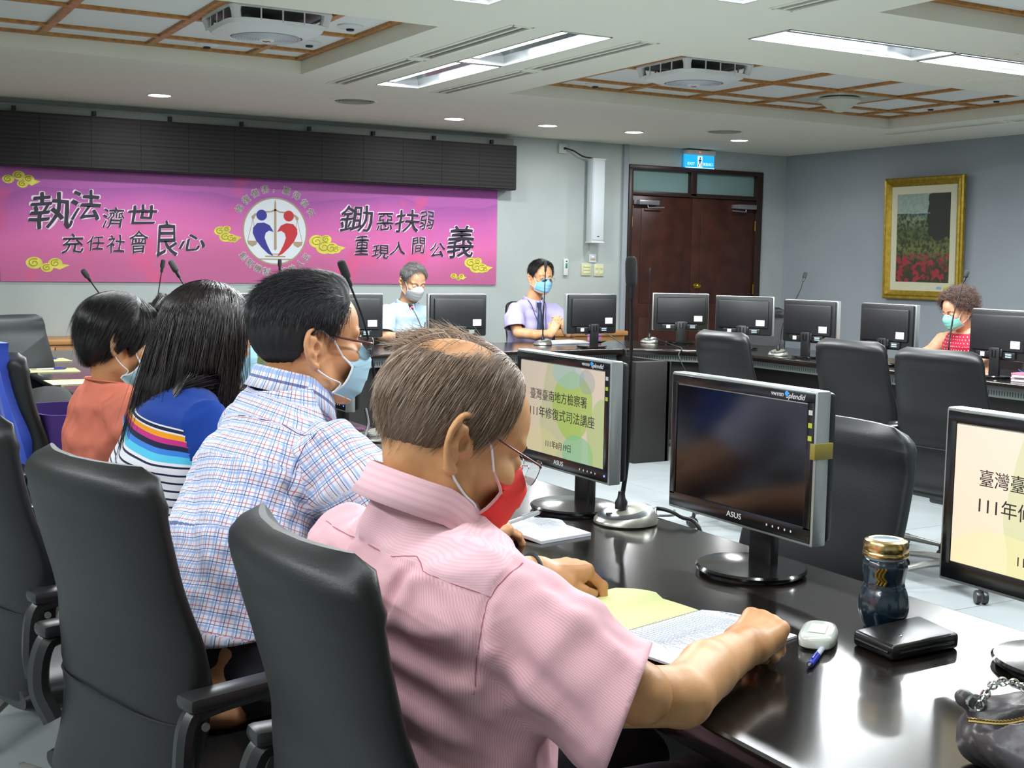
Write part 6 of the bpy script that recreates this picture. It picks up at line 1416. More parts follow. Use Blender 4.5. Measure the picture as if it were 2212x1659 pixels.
    collar(P, M_pinky, (.742, 1.557, 1.028), Rn, .074, h=.044, flare=.014, open_=28, sc=(1.08, 1.0), stand=.034, tip=.03)
    face_mask(P, fr, '#ee4440', 'red', edge='#e0a8aa', drop=.012, lift=.004)
    glasses(P, fr, '#9a9a94', .0009, rimless=True, temple='#5a2414', dx=.002, dz=.004)
    hm = hairmat('hair_pink_man', '#624a3b', '#b0947c', .4, '#d9ccbc')
    hair_cap(P, fr, mat('hair_base_brown', '#6b5647', .7), [-.13, -.09, -.05, -.02, -.005, .012, .030, .05, .062], [-.062, -.060, -.045, .022, .036, .018, .045, .075, .2], .0055, .004, 1, .0010, top_hole=((-.040, 0, .138), (.082, .072, .066)))
    rs = np.random.RandomState(2)
    def keep(p): zb = np.interp(p[:, 0], [-.13, -.05, -.025, -.005, .012, .04, .065], [-.055, -.042, .026, .040, .022, .065, .2]); hole = ((p[:, 0]+.040)/.058)**2+(p[:, 1]/.050)**2 < rs.uniform(.7, 1.35, len(p)); return (p[:, 2] > zb) & ~((p[:, 2] > .07) & hole & (rs.rand(len(p)) > .03))
    r = scalp_roots(11000, rs, keep)
    def flow(p):
        top = np.clip((p[:, 2]-.08)/.05, 0, 1)[:, None]; d = np.array([[-.25, 0, -1.0]])*np.ones((len(p), 1)); dt = np.stack([-.5-.0*p[:, 0], p[:, 1]*14, -.4+0*p[:, 2]], 1); return d*(1-top)+dt*top
    L = rs.uniform(.025, .055, len(r))*np.where(r[:, 2] > .07, 1.15, 1); G = grow(r, flow, L, 6, .10, rs, .05, .10, off0=.0065)
    strands('hair_strands', fr.w(G), rs.uniform(.0003, .00055, len(r)), hm, P, rs.rand(len(r)))
    r = scalp_roots(1400, rs, lambda p: (p[:, 1] > .012) & (p[:, 2] > .09) & (p[:, 0] < .05)); G = grow(r, lambda p: np.tile([-.5, .5, .15], (len(p), 1)), rs.uniform(.025, .055, len(r)), 6, .65, rs, -.02, .25, off0=.010)
    strands('hair_strands', fr.w(G), rs.uniform(.0003, .0005, len(r)), hm, P, rs.rand(len(r))*.7+.3)
    legs(P, (.74, 1.52, .575), ((1.15, 1.62, .57), (1.15, 1.42, .57)), ((1.15, 1.62, .09), (1.13, 1.40, .09)))
    b = MB(); c = Vector((1.128, 1.90, .811)); R = Matrix(ortho((.93, .02, -.06), (-.1, 0, 1)).tolist())
    b.tube([c+R @ Vector((0, .0335*math.cos(a), .0285*math.sin(a))) for a in [2*PI*i/24 for i in range(25)]], .009, 8, flat=.3); b.build('watch', mat('watch_black', '#17181a', .35), P)
    settle(P, (.74, 1.52, 0)); return P
def short_hair(P, fr, base, c0, c1, seed, n=6000, top_len=.05, c2=None, zx=None, zz=None, thick=.011, flow_top=(-.6, .25, -.2), lift=.25, r_=.00045, extra=None, sidelen=.025):
    zx = zx or [-.13, -.09, -.05, -.025, -.005, .015, .035, .055, .072]; zz = zz or [-.062, -.058, -.045, .026, .036, .012, .045, .075, .2]
    hair_cap(P, fr, mat('hair_base'+base, base, .6), zx, zz, thick, .004, seed, .0016, extra=extra)
    rs = np.random.RandomState(seed); keep = lambda p: p[:, 2] > np.interp(p[:, 0], zx, np.array(zz)+.004)
    r = scalp_roots(n, rs, keep)
    def flow(p):
        t = np.clip((p[:, 2]-.05)/.06, 0, 1)[:, None]; d = np.array([[-.15, 0, -1.0]])*np.ones((len(p), 1)); ft = np.array([flow_top])*np.ones((len(p), 1)); return d*(1-t)+ft*t
    t = np.clip((r[:, 2]-.05)/.05, 0, 1); L = (sidelen*(1-t)+top_len*t)*rs.uniform(.6, 1.2, len(r)); G = grow(r, flow, L, 6, lift, rs, .06, .22, off0=thick*.9)
    strands('hair_strands', fr.w(G), rs.uniform(r_*.7, r_*1.3, len(r)), hairmat('hair'+base+c0, c0, c1, .33, c2), P, rs.rand(len(r)))
# ---------- man in the plaid shirt
def plaid_man():
    P = thing('person', 'dark-haired man in a blue and red plaid shirt with glasses and a mask', 'person', (0, 0, 0))
    fr = Frame((.905, 2.445, 1.190), rotm(2, 3, 0), 1.05); sk = skin('skin_plaid_man', '#dba67c', '#c98c62')
    V1, Q1 = add_head(P, fr, .0028, sk, neck=((.865, 2.45, 1.04), .064), eye=.5)
    torso = [((.655, 2.34, .50), .18, .13), ((.68, 2.36, .62), .185, .128), ((.745, 2.41, .80), .205, .128), ((.80, 2.44, .93), .21, .12), ((.84, 2.45, 1.02), .175, .09), ((.862, 2.45, 1.075), .10, .075), ((.87, 2.45, 1.115), .078, .068)]
    slR = [((.875, 2.27, 1.005), .072, .072), ((.91, 2.225, .94), .082, .082), ((.97, 2.20, .84), .088, .088), ((1.03, 2.2, .75), .09, .09)]
    slL = [((.84, 2.63, 1.0), .072, .072), ((.885, 2.69, .93), .08, .08), ((.98, 2.73, .80), .085, .085)]
    HR = ((1.235, 2.33, .792), ortho((.95, .22, -.07), (-.1, -.1, 1)), 1, dict(curl=(22, 30, 20), spread=3, sc=1.0, thumb=[(.04, .034, -.016), (.066, .050, -.024), (.09, .046, -.030)]))
    HL = ((1.20, 2.66, .79), ortho((.95, -.1, -.07), (-.1, 0, 1)), -1, dict(curl=(25, 30, 20), spread=3))
    a1 = arm_mesh([(.92, 2.22, .90), (.985, 2.205, .80), (1.09, 2.26, .796), (1.235, 2.33, .792)], [.047, .046, .042, .028], HR, .003)
    a2 = arm_mesh([(.92, 2.71, .88), (.98, 2.73, .80), (1.09, 2.70, .796), (1.20, 2.66, .79)], [.046, .046, .042, .028], HL, .004)
    co = core_mesh(torso[:5], [([(.87, 2.29, .97), (.94, 2.22, .88)], [.045, .042]), ([(.84, 2.60, .97), (.93, 2.71, .86)], [.042, .042])], .045)
    V, Q = join([(V1, Q1), a1, a2, co]); np_mesh('body', V, Q, sk, P); parts_head(P, fr, '#17120f')
    rd = [([(.78, 2.33, 1.06), (.80, 2.28, .98), (.81, 2.26, .88)], .008, -.008), ([(.76, 2.40, .98), (.70, 2.33, .90), (.72, 2.26, .80)], .018, .009), ([(.69, 2.42, .90), (.66, 2.34, .80), (.68, 2.25, .72)], .016, -.009), ([(.66, 2.45, .84), (.62, 2.36, .74), (.64, 2.25, .66)], .018, .012), ([(.60, 2.44, .74), (.58, 2.34, .66), (.62, 2.22, .60)], .016, .012), ([(.60, 2.40, .70), (.59, 2.30, .63)], .012, -.010), ([(.86, 2.17, .98), (.90, 2.14, .90), (.94, 2.13, .82)], .014, .006)]
    garment(P, 'shirt', M_plaid, torso, [slR, slL], res=.006, cuts=[((.985, 2.20, .815), (.55, -.05, -.83), .18), ((.955, 2.72, .83), (.6, .25, -.76), .16), ((.655, 2.34, .655), (.1, 0, -1), 0), ((.87, 2.45, 1.118), (-.10, 0, 1), .10)], folds_=[(.0045, .10, (1, 1, .6)), (.002, .045, (1, 1, 1))], ridges=rd, seed=11, rscale=1.3, seams=[([(.74, 2.42, 1.06), (.768, 2.347, 1.055), (.817, 2.274, 1.035), (.847, 2.215, 1.029)], .0011), ([(.85, 2.212, 1.045), (.819, 2.228, 1.018), (.801, 2.229, .984), (.784, 2.231, .932), (.798, 2.22, .888)], .0011)], seam_m=mat('seam_navy', '#3a4470', .8))
    Rn = np.array(Matrix.Rotation(math.radians(14), 3, 'Y')); collar(P, M_plaid, (.872, 2.45, 1.098), Rn, .072, h=.042, flare=.014, open_=28, sc=(1.08, 1), stand=.032, tip=.03)
    face_mask(P, fr, '#a9cfe2', 'bluegrey', edge='#dfe6ec', lift=.002); glasses(P, fr, '#5a2c26', .0015)
    short_hair(P, fr, '#0f0e10', '#0c0b0d', '#26242a', 5, 7500, .052, thick=.012, flow_top=(-.75, -.25, .1), lift=.35, zz=[-.058, -.052, -.038, .032, .038, .020, .052, .080, .2], extra=[((.025, 0, .095), (.066, .062, .052))], c2='#4a4850')
    legs(P, (.71, 2.37, .575), ((1.12, 2.52, .57), (1.12, 2.33, .57)), ((1.12, 2.52, .09), (1.12, 2.31, .09)))
    settle(P, (.70, 2.37, 0))
# ---------- woman in the striped top, long hair
def striped_woman():
    P = thing('person', 'woman with long dark hair in a blue top with bright and navy stripes', 'person', (0, 0, 0))
    fr = Frame((.885, 3.10, 1.155), rotm(6, 8, 0), 1.0); sk = skin('skin_striped', '#dcae88', '#cd9468')
    V1, Q1 = add_head(P, fr, .0036, sk, fem=1, neck=((.85, 3.10, 1.03), .048), eye=.5)
    torso = [((.72, 3.05, .50), .185, .13), ((.735, 3.06, .66), .18, .125), ((.765, 3.08, .84), .19, .12), ((.79, 3.09, .95), .195, .105), ((.815, 3.10, 1.01), .15, .08), ((.83, 3.10, 1.05), .085, .065)]
    slR = [((.82, 2.93, .98), .062, .062), ((.86, 2.89, .90), .068, .068), ((.92, 2.87, .82), .07, .07)]; slL = [((.79, 3.26, .98), .062, .062), ((.83, 3.31, .90), .068, .068), ((.89, 3.33, .82), .07, .07)]
    a1 = arm_mesh([(.88, 2.88, .86), (.93, 2.87, .80), (1.04, 2.93, .79), (1.16, 2.99, .785)], [.040, .038, .034, .023], ((1.16, 2.99, .785), ortho((.95, .15, -.05), (0, 0, 1)), 1, dict(curl=(22, 30, 20), sc=.9)), .004)
    a2 = arm_mesh([(.86, 3.31, .86), (.91, 3.33, .80), (1.02, 3.28, .79), (1.14, 3.22, .785)], [.040, .038, .034, .023], ((1.14, 3.22, .785), ortho((.95, -.15, -.05), (0, 0, 1)), -1, dict(curl=(22, 30, 20), sc=.9)), .004)
    co = core_mesh(torso[:5], [([(.81, 2.96, .92), (.87, 2.89, .87)], [.03, .032]), ([(.79, 3.22, .92), (.85, 3.31, .87)], [.03, .032])], .06)
    V, Q = join([(V1, Q1), a1, a2, co]); np_mesh('body', V, Q, sk, P); parts_head(P, fr, '#1a1412')
    garment(P, 'top', M_stripe, torso, [slR, slL], res=.0065, cuts=[((.90, 2.875, .845), (.5, -.1, -.8), .14), ((.87, 3.32, .845), (.5, .2, -.8), .14), ((.72, 3.05, .53), (0, 0, -1), 0), ((.832, 3.10, 1.045), (.12, 0, 1), .11)], folds_=[(.0035, .11, (1, 1, .5))],
      ridges=[([(.66, 3.2, .78), (.62, 3.05, .72), (.66, 2.92, .70)], .018, .008), ([(.65, 3.2, .70), (.60, 3.05, .64), (.64, 2.92, .62)], .016, -.007)], seed=21, yoke=(M_navyblue, lambda C, lab: lab > 0), vz=(.53, .20, 3.05))
    face_mask(P, fr, '#9fd0e6', 'sky2')
    hm = hairmat('hair_long', '#100b0b', '#2a1d1b', .3, '#43302c')
    # solid under-volume following head, neck and back
    f = Field((.62, 2.95, .88), (1.0, 3.26, 1.33), .006)
    f.el(fr.w(CR_C+np.array([-.004, 0, .004])), (.112, .094, .097), .02); f.loft([(fr.w((-.03, 0, .03)), .098, .088), (fr.w((-.062, 0, -.06)), .095, .066), ((.755, 3.10, 1.04), .085, .045), ((.735, 3.08, .985), .055, .022), ((.700, 3.07, .935), .03, .010)], .03)
    f.el(fr.w((.085, 0, .0)), (.060, .062, .105), .012, 's', R=[fr.R[:, 0].astype(F4)*0+F4([1, 0, 0]), F4([0, 1, 0]), F4([0, 0, 1])]); V, Q = f.mesh(); np_mesh('hair', relax(V, Q, 2), Q, mat('hair_base_long', '#120d0d', .7), P, vis_attr=np.full(len(V), .2))
    rs = np.random.RandomState(7); r = scalp_roots(5200, rs, lambda p: (p[:, 2] > np.interp(p[:, 0], [-.13, 0, .04, .07, .09], [-.02, -.01, .045, .085, .2])))
    p = fr.w(r); k = 22; Ps = [p]; tl = rs.uniform(.29, .50, len(r)); st = tl/(k-1); side = np.sign(r[:, 1]); nz = rs.normal(size=(len(r), 3))*[.10, .10, .0]; wv = rs.uniform(0, 6, len(r)); cc = fr.w(CR_C+np.array([-.004, 0, .004])); rr = np.array([.116, .098, .100])
    d = (p-cc)/rr; d = np.stack([d[:, 0]*.4-.2, d[:, 1]*1.2, d[:, 2]*0-.2], 1)
    for i in range(1, k):
        g = np.stack([-.20-.0*p[:, 0], -(p[:, 1]-3.07)*2.2*(p[:, 2] < 1.10), -np.ones(len(p))], 1)+nz*.7; g[:, 0] += np.where(p[:, 2] < 1.06, .05, 0); d = d*.55+g*.45; d /= np.linalg.norm(d, axis=1, keepdims=True); p = p+d*st[:, None]
        q = (p-cc)/rr; L = np.linalg.norm(q, axis=1, keepdims=True); p = np.where(L < 1, cc+q/np.maximum(L, 1e-6)*rr, p)
        # lie on the back of the top
        bx = np.interp(p[:, 2], [.80, .90, .98, 1.02, 1.08], [.665, .690, .712, .75, .79])-.012; bx = bx+1.3*(p[:, 1]-3.10)**2; p[:, 0] = np.where(p[:, 2] < 1.07, np.minimum(p[:, 0], np.where(p[:, 0] < .87, bx-.006*np.abs(np.sin(wv)), p[:, 0])), p[:, 0]); Ps.append(p)
    G = np.stack(Ps, 1); gl = fr.l(G); ok = ~((gl[..., 0] > .070) & (np.abs(gl[..., 1]) < .075) & (gl[..., 2] < .055)).any(1) & ~(gl[..., 0] > .128).any(1); G = G[ok]; r = r[ok]
    strands('hair_strands', G, rs.uniform(.0006, .0010, len(r)), hm, P, rs.rand(len(r)))
    legs(P, (.76, 3.05, .575), ((1.13, 3.14, .57), (1.13, 2.96, .57)), ((1.13, 3.14, .09), (1.13, 2.96, .09)))
    settle(P, (.74, 3.05, 0))
# ---------- woman in the coral t-shirt
def coral_woman():
    P = thing('person', 'woman with a dark bob, glasses and light blue mask in a coral t-shirt', 'person', (0, 0, 0))
    fr = Frame((.805, 3.79, 1.108), rotm(4, 22, 0), 1.0); sk = skin('skin_coral', '#d9a87f', '#c98e62')
    V1, Q1 = add_head(P, fr, .0034, sk, fem=1, neck=((.782, 3.79, .985), .046), eye=.4)
    torso = [((.745, 3.8, .50), .17, .12), ((.75, 3.8, .66), .16, .112), ((.765, 3.78, .83), .168, .112), ((.775, 3.78, .925), .165, .095), ((.775, 3.785, .97), .12, .07), ((.775, 3.79, .998), .072, .056)]
    slR = [((.785, 3.63, .945), .058, .058), ((.81, 3.595, .885), .064, .064), ((.85, 3.575, .80), .066, .066)]; slL = [((.775, 3.895, .945), .058, .058), ((.82, 3.91, .88), .060, .060), ((.88, 3.92, .80), .062, .062)]
    a1 = arm_mesh([(.805, 3.60, .90), (.845, 3.575, .80), (.94, 3.62, .785), (1.04, 3.68, .785)], [.040, .038, .034, .023], ((1.04, 3.68, .785), ortho((.95, .15, -.05), (0, 0, 1)), 1, dict(curl=(22, 30, 20), sc=.9)), .0035)
    a2 = arm_mesh([(.80, 3.91, .88), (.88, 3.92, .80), (.92, 3.96, .785), (1.04, 3.9, .785)], [.040, .038, .034, .023], ((1.04, 3.9, .785), ortho((.95, -.15, -.05), (0, 0, 1)), -1, dict(curl=(22, 30, 20), sc=.9)), .0045)
    co = core_mesh(torso[:5], [([(.79, 3.66, .90), (.81, 3.60, .86)], [.03, .032]), ([(.78, 3.86, .90), (.81, 3.90, .87)], [.03, .032])], .06)
    V, Q = join([(V1, Q1), a1, a2, co]); np_mesh('body', V, Q, sk, P); parts_head(P, fr, '#1a1412')
    garment(P, 'tshirt', M_coral, torso, [slR, slL], res=.0062, cuts=[((.828, 3.583, .852), (.38, -.10, -.85), .12), ((.84, 3.915, .84), (.7, .1, -.65), .12), ((.745, 3.8, .53), (0, 0, -1), 0), ((.776, 3.79, 1.0), (.14, 0, 1), .11)], folds_=[(.0035, .12, (1, 1, .5)), (.0015, .05, (1, 1, 1))],
      ridges=[([(.74, 3.72, .98), (.70, 3.70, .90), (.68, 3.72, .80)], .014, .006), ([(.76, 3.665, .99), (.765, 3.65, .93), (.77, 3.65, .86)], .007, -.007)], seed=31)
    b = MB(); b.tube([(.776+.060*math.cos(a)*1.0, 3.79+.068*math.sin(a), .998-.0085*math.cos(a)) for a in [2*PI*i/36 for i in range(37)]], .006, 6, flat=.6); b.build('neckband', M_coral, P)
    face_mask(P, fr, '#a5d7e8', 'sky', lift=.004, drop=.010); glasses(P, fr, '#b9a79a', .0009)
    hm = hairmat('hair_bob', '#0f0d0e', '#2b2625', .3, '#4a4441'); zx = [-.13, -.09, -.055, -.03, .0, .012, .03, .06, .085]; zz = [-.088, -.088, -.082, -.060, .0, .012, -.018, .055, .2]
    hair_cap(P, fr, mat('hair_base_bob', '#131112', .5), zx, zz, .018, .0045, 3, .0014, extra=[((-.045, 0, -.005), (.078, .083, .078)), ((.005, 0, .03), (.068, .086, .062))])
    rs = np.random.RandomState(9); r = scalp_roots(6000, rs, lambda p: p[:, 2] > np.interp(p[:, 0], [-.13, 0, .05, .08, .1], [-.03, .0, .045, .09, .2]))
    def flow(p): t = np.clip((p[:, 2]-.06)/.06, 0, 1)[:, None]; d = np.array([[-.10, 0, -1.0]])*np.ones((len(p), 1)); dt = np.stack([np.where(p[:, 0] > 0, .5, -.5), np.sign(p[:, 1])*.8, -.3+0*p[:, 2]], 1); return d*(1-t)+dt*t
    G = grow(r, flow, rs.uniform(.07, .13, len(r)), 10, .25, rs, .06, .10, off0=.019); zb = np.interp(G[..., 0], zx, zz)-.012
    G[..., 2] = np.maximum(G[..., 2], zb+rs.uniform(-.006, .006, (len(r), 1))); G = G[~((G[..., 0] > .105) & (G[..., 2] < .09)).any(1)]; strands('hair_strands', fr.w(G), rs.uniform(.0004, .0007, len(G)), hm, P, rs.rand(len(G)))
    legs(P, (.77, 3.8, .575), ((1.08, 3.88, .57), (1.08, 3.72, .57)), ((1.08, 3.88, .09), (1.08, 3.72, .09)))
    settle(P, (.75, 3.8, 0))
# ---------- grey-haired man in pale blue
def far_man(name, fr, cx, cy, sh, torso, slv, hands, skc, shirt, seed):
    P = thing('person', name, 'person', (0, 0, 0)); sk = skin('skin%d' % seed, *skc)
    V1, Q1 = add_head(P, fr, .0036, sk, neck=((cx, cy, sh+.07), .060), eye=.5 if seed != 41 else .15)
    parts = [(V1, Q1)]+[arm_mesh(a, r_, h, .0042) for a, r_, h in hands]+[core_mesh(torso[:4], [(a[0][:2], [.042, .042]) for a in hands], .045, lat=(1, 0, 0))]
    V, Q = join(parts); np_mesh('body', V, Q, sk, P)
    return P
def grey_man():
    fr = Frame((4.02, 8.62, 1.195), rotm(-86, 20, 0), 1.05); cx, cy = 4.0, 8.68
    torso = [((cx, 8.76, .50), .18, .13), ((cx, 8.74, .66), .185, .13), ((cx, 8.70, .84), .205, .13), ((cx, 8.69, .94), .205, .11), ((cx, 8.69, 1.0), .155, .085), ((cx, 8.68, 1.045), .085, .068)]
    slv = [[((3.84, 8.66, .975), .07, .07), ((3.78, 8.60, .90), .08, .08), ((3.74, 8.53, .80), .088, .088)], [((4.17, 8.66, .975), .07, .07), ((4.23, 8.61, .90), .08, .08), ((4.27, 8.55, .80), .088, .088)]]
    hands = [([(3.76, 8.57, .86), (3.74, 8.53, .80), (3.80, 8.42, .79), (3.88, 8.32, .79)], [.044, .044, .04, .027], ((3.88, 8.32, .79), ortho((.75, -.6, -.03), (0, 0, 1)), 1, dict(curl=(25, 30, 20)))), ([(4.25, 8.58, .86), (4.27, 8.53, .80), (4.24, 8.40, .79), (4.19, 8.30, .79)], [.044, .044, .04, .027], ((4.19, 8.30, .79), ortho((-.4, -.9, -.03), (0, 0, 1)), -1, dict(curl=(25, 30, 20))))]
    P = far_man('grey-haired man in a pale blue shirt and grey mask speaking at the far table', fr, cx, cy, .97, torso, slv, hands, ('#d2a584', '#c08b68'), None, 41)
    garment(P, 'shirt', M_pblue, torso, slv, res=.0075, lat=(1, 0, 0), cuts=[((3.75, 8.545, .815), (-.15, -.35, -.92), .16), ((4.26, 8.56, .815), (.15, -.35, -.92), .16), ((cx, 8.76, .53), (0, 0, -1), 0), ((cx, 8.68, 1.05), (0, -.1, 1), .10)], folds_=[(.004, .11, (1, 1, .6))], seed=42)
    Rn = np.array(Matrix.Rotation(math.radians(-90), 3, 'Z') @ Matrix.Rotation(math.radians(6), 3, 'Y')); collar(P, M_pblue, (cx, 8.675, 1.035), Rn, .072, h=.042, flare=.018, open_=24, stand=.028, tip=.05)
    v = MB(); v.add([(cx-.022, 8.595, 1.035), (cx+.022, 8.595, 1.035), (cx+.003, 8.572, .93)], [(0, 1, 2)]); v.tube([(cx, 8.578, .93), (cx, 8.575, .80), (cx, 8.60, .62)], .0045, 5, flat=.4); v.build('placket', mat('shirt_pale_blue_dark', '#9fb8ca', .7), P)
    MB().box(4.075, 4.145, 8.566, 8.572, .80, .88, b=.002).build('pocket', M_pblue, P); MB().tube([(4.095, 8.562, .845), (4.098, 8.560, .90)], .004, 6).build('pocket_pen', M_dark, P)
    parts_head(P, fr, '#4a4542'); face_mask(P, fr, '#b9bbba', 'grey', edge='#c8caca')
    short_hair(P, fr, '#5d5b59', '#3a3836', '#8a8886', 43, 3200, .05, c2='#b9b7b4', flow_top=(.5, .5, -.1), lift=.3, r_=.0008)
    legs(P, (cx, 8.74, .575), ((cx+.1, 8.36, .57), (cx-.1, 8.36, .57)), ((cx+.1, 8.36, .09), (cx-.1, 8.36, .09))); settle(P, (cx, 8.75, 0))
def lilac_man():
    fr = Frame((5.15, 8.63, 1.235), rotm(-92, 3, -4), 1.05); cx = 5.12
    torso = [((cx, 8.78, .50), .18, .13), ((cx, 8.76, .66), .185, .13), ((cx, 8.72, .85), .20, .13), ((cx, 8.71, .955), .20, .11), ((cx, 8.70, 1.02), .155, .085), ((cx, 8.69, 1.07), .085, .066)]
    slv = [[((4.96, 8.68, .99), .068, .068), ((4.91, 8.62, .91), .078, .078), ((4.88, 8.55, .82), .085, .085)], [((5.28, 8.68, .99), .068, .068), ((5.33, 8.63, .91), .078, .078), ((5.36, 8.58, .82), .085, .085)]]
    hands = [([(4.90, 8.60, .88), (4.90, 8.53, .81), (4.98, 8.42, .80), (5.09, 8.35, .815)], [.043, .043, .039, .027], ((5.09, 8.35, .815), ortho((.45, .05, .75), (-.5, -.6, .35)), 1, dict(curl=(15, 25, 15), spread=5))), ([(5.35, 8.60, .88), (5.38, 8.53, .81), (5.32, 8.42, .81), (5.235, 8.36, .82)], [.043, .043, .039, .027], ((5.235, 8.36, .82), ortho((-.42, -.02, .75), (.5, -.6, .35)), -1, dict(curl=(20, 40, 20), spread=5)))]
    P = far_man('black-haired man in a lilac shirt and navy tie with clasped hands at the far table', fr, cx, 8.69, .995, torso, slv, hands, ('#e0ac86', '#cf9468'), None, 51)
    garment(P, 'shirt', M_lil, torso, slv, res=.0075, lat=(1, 0, 0), cuts=[((4.89, 8.565, .845), (-.1, -.35, -.92), .16), ((5.35, 8.59, .845), (.1, -.35, -.92), .16), ((cx, 8.78, .53), (0, 0, -1), 0), ((cx, 8.69, 1.075), (0, -.1, 1), .10)], folds_=[(.004, .11, (1, 1, .6))], seed=52)
    Rn = np.array(Matrix.Rotation(math.radians(-90), 3, 'Z') @ Matrix.Rotation(math.radians(6), 3, 'Y')); collar(P, M_lil, (cx, 8.685, 1.06), Rn, .071, h=.042, flare=.016, open_=14, stand=.028, tip=.04)
    M_tie = mat('tie_navy', '#232f4c', .5, bump=.3, bscale=300); b = MB(); b.prism([(cx-.018, 1.045), (cx+.018, 1.045), (cx+.013, 1.005), (cx-.013, 1.005)], 8.585, 8.60, axis='y'); b.build('tie_knot', M_tie, P)
    b = MB(); b.grid([[(cx-w_, y+.004, z), (cx, y-.004, z), (cx+w_, y+.004, z)] for w_, y, z in ((.012, 8.59, 1.01), (.02, 8.575, .95), (.03, 8.565, .86), (.038, 8.568, .78), (.040, 8.575, .70), (.002, 8.58, .66))]); o = b.build('tie', M_tie, P); md = o.modifiers.new('t', 'SOLIDIFY'); md.thickness = .004
    for s in (-1, 1): MB().tube(spline([(cx+s*.075, 8.66, 1.075), (cx+s*.065, 8.60, 1.02), (cx+s*.05, 8.572, .95), (cx+.035+s*.012, 8.560, .82), (cx+.035, 8.562, .79)], 5), .0032, 6).build('lanyard', mat('lanyard_navy', '#2b3560', .5), P)
    parts_head(P, fr, '#14100e'); face_mask(P, fr, '#8fc6ea', 'blue'); glasses(P, fr, '#8a8076', .0009)
    short_hair(P, fr, '#100f10', '#0b0a0b', '#221f22', 53, 3200, .06, flow_top=(.3, -.8, -.1), lift=.25, r_=.0008, thick=.014, zz=[-.06, -.055, -.04, .022, .03, .004, .040, .068, .2], extra=[((.03, .01, .09), (.064, .066, .052))])
    legs(P, (cx, 8.76, .575), ((cx+.1, 8.38, .57), (cx-.1, 8.38, .57)), ((cx+.1, 8.38, .09), (cx-.1, 8.38, .09))); settle(P, (cx, 8.77, 0))
def red_woman():
    P = thing('person', 'curly-haired woman in a sleeveless red top with white dots and a mint mask', 'person', (0, 0, 0)); cy = 5.93
    fr = Frame((6.86, cy, 1.085), rotm(172, 20, 0), 1.0); sk = skin('skin_red', '#e0ac8c', '#cf9474')
    V1, Q1 = add_head(P, fr, .0036, sk, fem=1, neck=((6.93, cy, .94), .052), eye=.2)
    torso = [((7.0, cy, .48), .175, .13), ((6.99, cy, .62), .17, .125), ((6.97, cy, .76), .185, .125), ((6.95, cy, .86), .185, .10), ((6.94, cy, .915), .14, .075), ((6.93, cy, .96), .068, .058)]
    a1 = arm_mesh([(6.93, cy+.185, .875), (6.88, cy+.225, .80), (6.80, cy+.24, .74+.03), (6.68, cy+.15, .785), (6.56, cy+.05, .785)], [.052, .045, .041, .034, .023], ((6.56, cy+.05, .785), ortho((-.85, -.4, 0), (0, 0, 1)), -1, dict(curl=(25, 30, 20), sc=.9)), .0042)
    a2 = arm_mesh([(6.93, cy-.185, .875), (6.88, cy-.225, .80), (6.80, cy-.235, .77), (6.68, cy-.16, .79), (6.55, cy-.06, .79)], [.052, .045, .041, .034, .023], ((6.55, cy-.06, .79), ortho((-.85, .4, 0), (0, 0, 1)), 1, dict(curl=(25, 30, 20), sc=.9)), .0042)
    f = Field((6.75, cy-.3, .45), (7.15, cy+.3, 1.02), .009); f.loft([(s[0], s[1]-.008, s[2]-.008) for s in torso], .03)
    for s in (-1, 1): f.rc((6.94, cy+s*.15, .885), (6.92, cy+s*.19, .86), .050, .050, .03)
    V, Q = join([(V1, Q1), a1, a2, f.mesh()]); np_mesh('body', V, Q, sk, P); parts_head(P, fr, '#3a2a22')
    garment(P, 'top', M_reddot, torso, [], res=.0075, cuts=[((7.0, cy, .50), (0, 0, -1), 0), ((6.93, cy, .95), (-.2, 0, 1), .085), ((6.93, cy+.155, .88), (0, 1, .35), .11), ((6.93, cy-.155, .88), (0, -1, .35), .11)], folds_=[(.003, .12, (1, 1, .5))], seed=62)
    face_mask(P, fr, '#8fe0d2', 'mint'); hm = hairmat('hair_curly', '#35221d', '#6f5248', .5, '#94796a')
    rs = np.random.RandomState(17); zx = [-.13, -.09, -.055, -.03, .0, .02, .045, .06, .08]; zz = [-.055, -.055, -.045, -.01, .02, .03, .045, .07, .2]
    hair_cap(P, fr, mat('hair_base_curly', '#39261f', .7), zx, zz, .018, .005, 9, .006, extra=[((-.03, 0, .06), (.10, .092, .085))])
    r = scalp_roots(2600, rs, lambda p: p[:, 2] > np.interp(p[:, 0], zx, zz)); nn = (r-CR_C)/CR_R**2; nn /= np.linalg.norm(nn, axis=1, keepdims=True); k = 16; t = np.linspace(0, 1, k)[None, :, None]
    tx = np.cross(nn, rs.normal(size=nn.shape)); tx /= np.linalg.norm(tx, axis=1, keepdims=True); ty = np.cross(nn, tx); ph = rs.uniform(0, 6, len(r))[:, None, None]; w_ = rs.uniform(.007, .013, len(r))[:, None, None]; ht = rs.uniform(.02, .060, len(r))[:, None, None]; tn = rs.uniform(8, 15, len(r))[:, None, None]
    G = r[:, None]+nn[:, None]*(ht*t+.012)+tx[:, None]*(w_*np.sin(tn*t+ph)+.02*t)+ty[:, None]*w_*np.cos(tn*t+ph)+np.array([-.01, 0, -.012])*t; strands('hair_strands', fr.w(G), rs.uniform(.0008, .0013, len(r)), hm, P, rs.rand(len(r)))
    legs(P, (6.98, cy, .575), ((6.62, cy-.1, .57), (6.62, cy+.1, .57)), ((6.62, cy-.1, .09), (6.62, cy+.1, .09)), m=mat('trousers_grey', '#3a3a40', .7)); settle(P, (7.0, cy, 0))
pink_man(); plaid_man(); striped_woman(); coral_woman(); grey_man(); lilac_man(); red_woman()
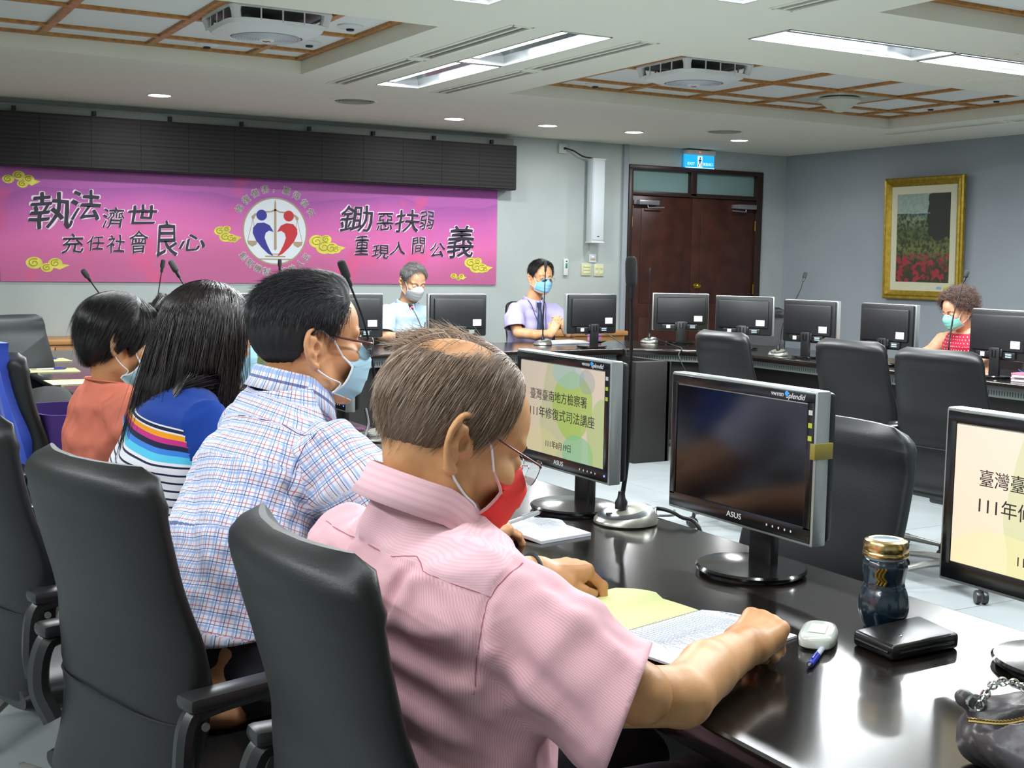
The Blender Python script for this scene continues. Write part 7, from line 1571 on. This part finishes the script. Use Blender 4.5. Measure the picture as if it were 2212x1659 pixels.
# ---------------- handbag at the lower right
def handbag():
    t = thing('handbag', 'soft grey-brown leather handbag with silver chain at the lower right corner', 'handbag', (0, 0, 0)); m = mat('bag_leather', '#4b4649', .36, spec=.5, bump=.3, bscale=140, noise=.08, nscale=18)
    f = Field((1.16, .74, .745), (1.46, 1.12, .90), .0035)
    f.el((1.315, .95, .800), (.105, .105, .052), .02); f.el((1.285, 1.02, .785), (.05, .045, .036), .02); f.rc((1.285, 1.005, .80), (1.243, 1.03, .838), .038, .011, .015); f.rc((1.33, .90, .82), (1.28, .86, .87), .04, .014, .02); f.el((1.38, .93, .80), (.06, .12, .045), .02)
    f.chain([(1.225, 1.0, .822), (1.245, .965, .826), (1.285, .93, .848), (1.33, .91, .862)], [.006, .010, .010, .006], .012, 's')
    X, Y, Z = np.meshgrid(*f.ax, indexing='ij', sparse=True); f.D += folds((X, Y, Z), 77, .0022, .05).astype(F4); f.D = np.maximum(f.D, (.7512-Z).astype(F4)); V, Q = f.mesh(); np_mesh('bag_body', relax(V, Q, 1), Q, m, t)
    zp = spline([(1.218, 1.004, .8235), (1.243, .966, .829), (1.285, .932, .850), (1.335, .912, .864)], 6)
    MB().tube(zp, .0038, 7, flat=.5).build('zip', mat('bag_zip_gold', '#a08a52', .3, metal=.8), t)
    for i in range(0, len(zp)-1):
        for k in (0, .5): c = zp[i].lerp(zp[i+1], k)+Vector((0, 0, .0022)); MB().box(c.x-.0012, c.x+.0012, c.y-.0025, c.y+.0025, c.z-.001, c.z+.0012).build('zip_tooth', mat('bag_zip_gold', '#a08a52'), t)
    P = spline([(1.242, 1.012, .832), (1.250, .995, .868), (1.262, .965, .872), (1.262, .935, .858), (1.28, .915, .872), (1.30, .88, .885), (1.34, .86, .885)], 5)
    for i in range(len(P)-1):
        c = (P[i]+P[i+1])/2; d = (P[i+1]-P[i]).normalized(); u = d.cross(Vector((0, 0, 1) if i % 2 else (1, .3, 0))).normalized(); L_ = (P[i+1]-P[i]).length*.78
        MB().tube([c+d*L_*math.cos(a)+u*.0048*math.sin(a) for a in [2*PI*k/12 for k in range(13)]], .0016, 6).build('chain_link', M_chrome, t)
    for q in ((1.242, 1.014, .834), (1.262, .938, .852)): MB().tube([Vector(q)+Vector((.010*math.cos(a), -.006*math.cos(a), .010*math.sin(a)+.004)) for a in [2*PI*k/18 for k in range(19)]], .0022, 7).build('ring', M_chrome, t)
    settle(t, (1.31, .95, .7505))
handbag()
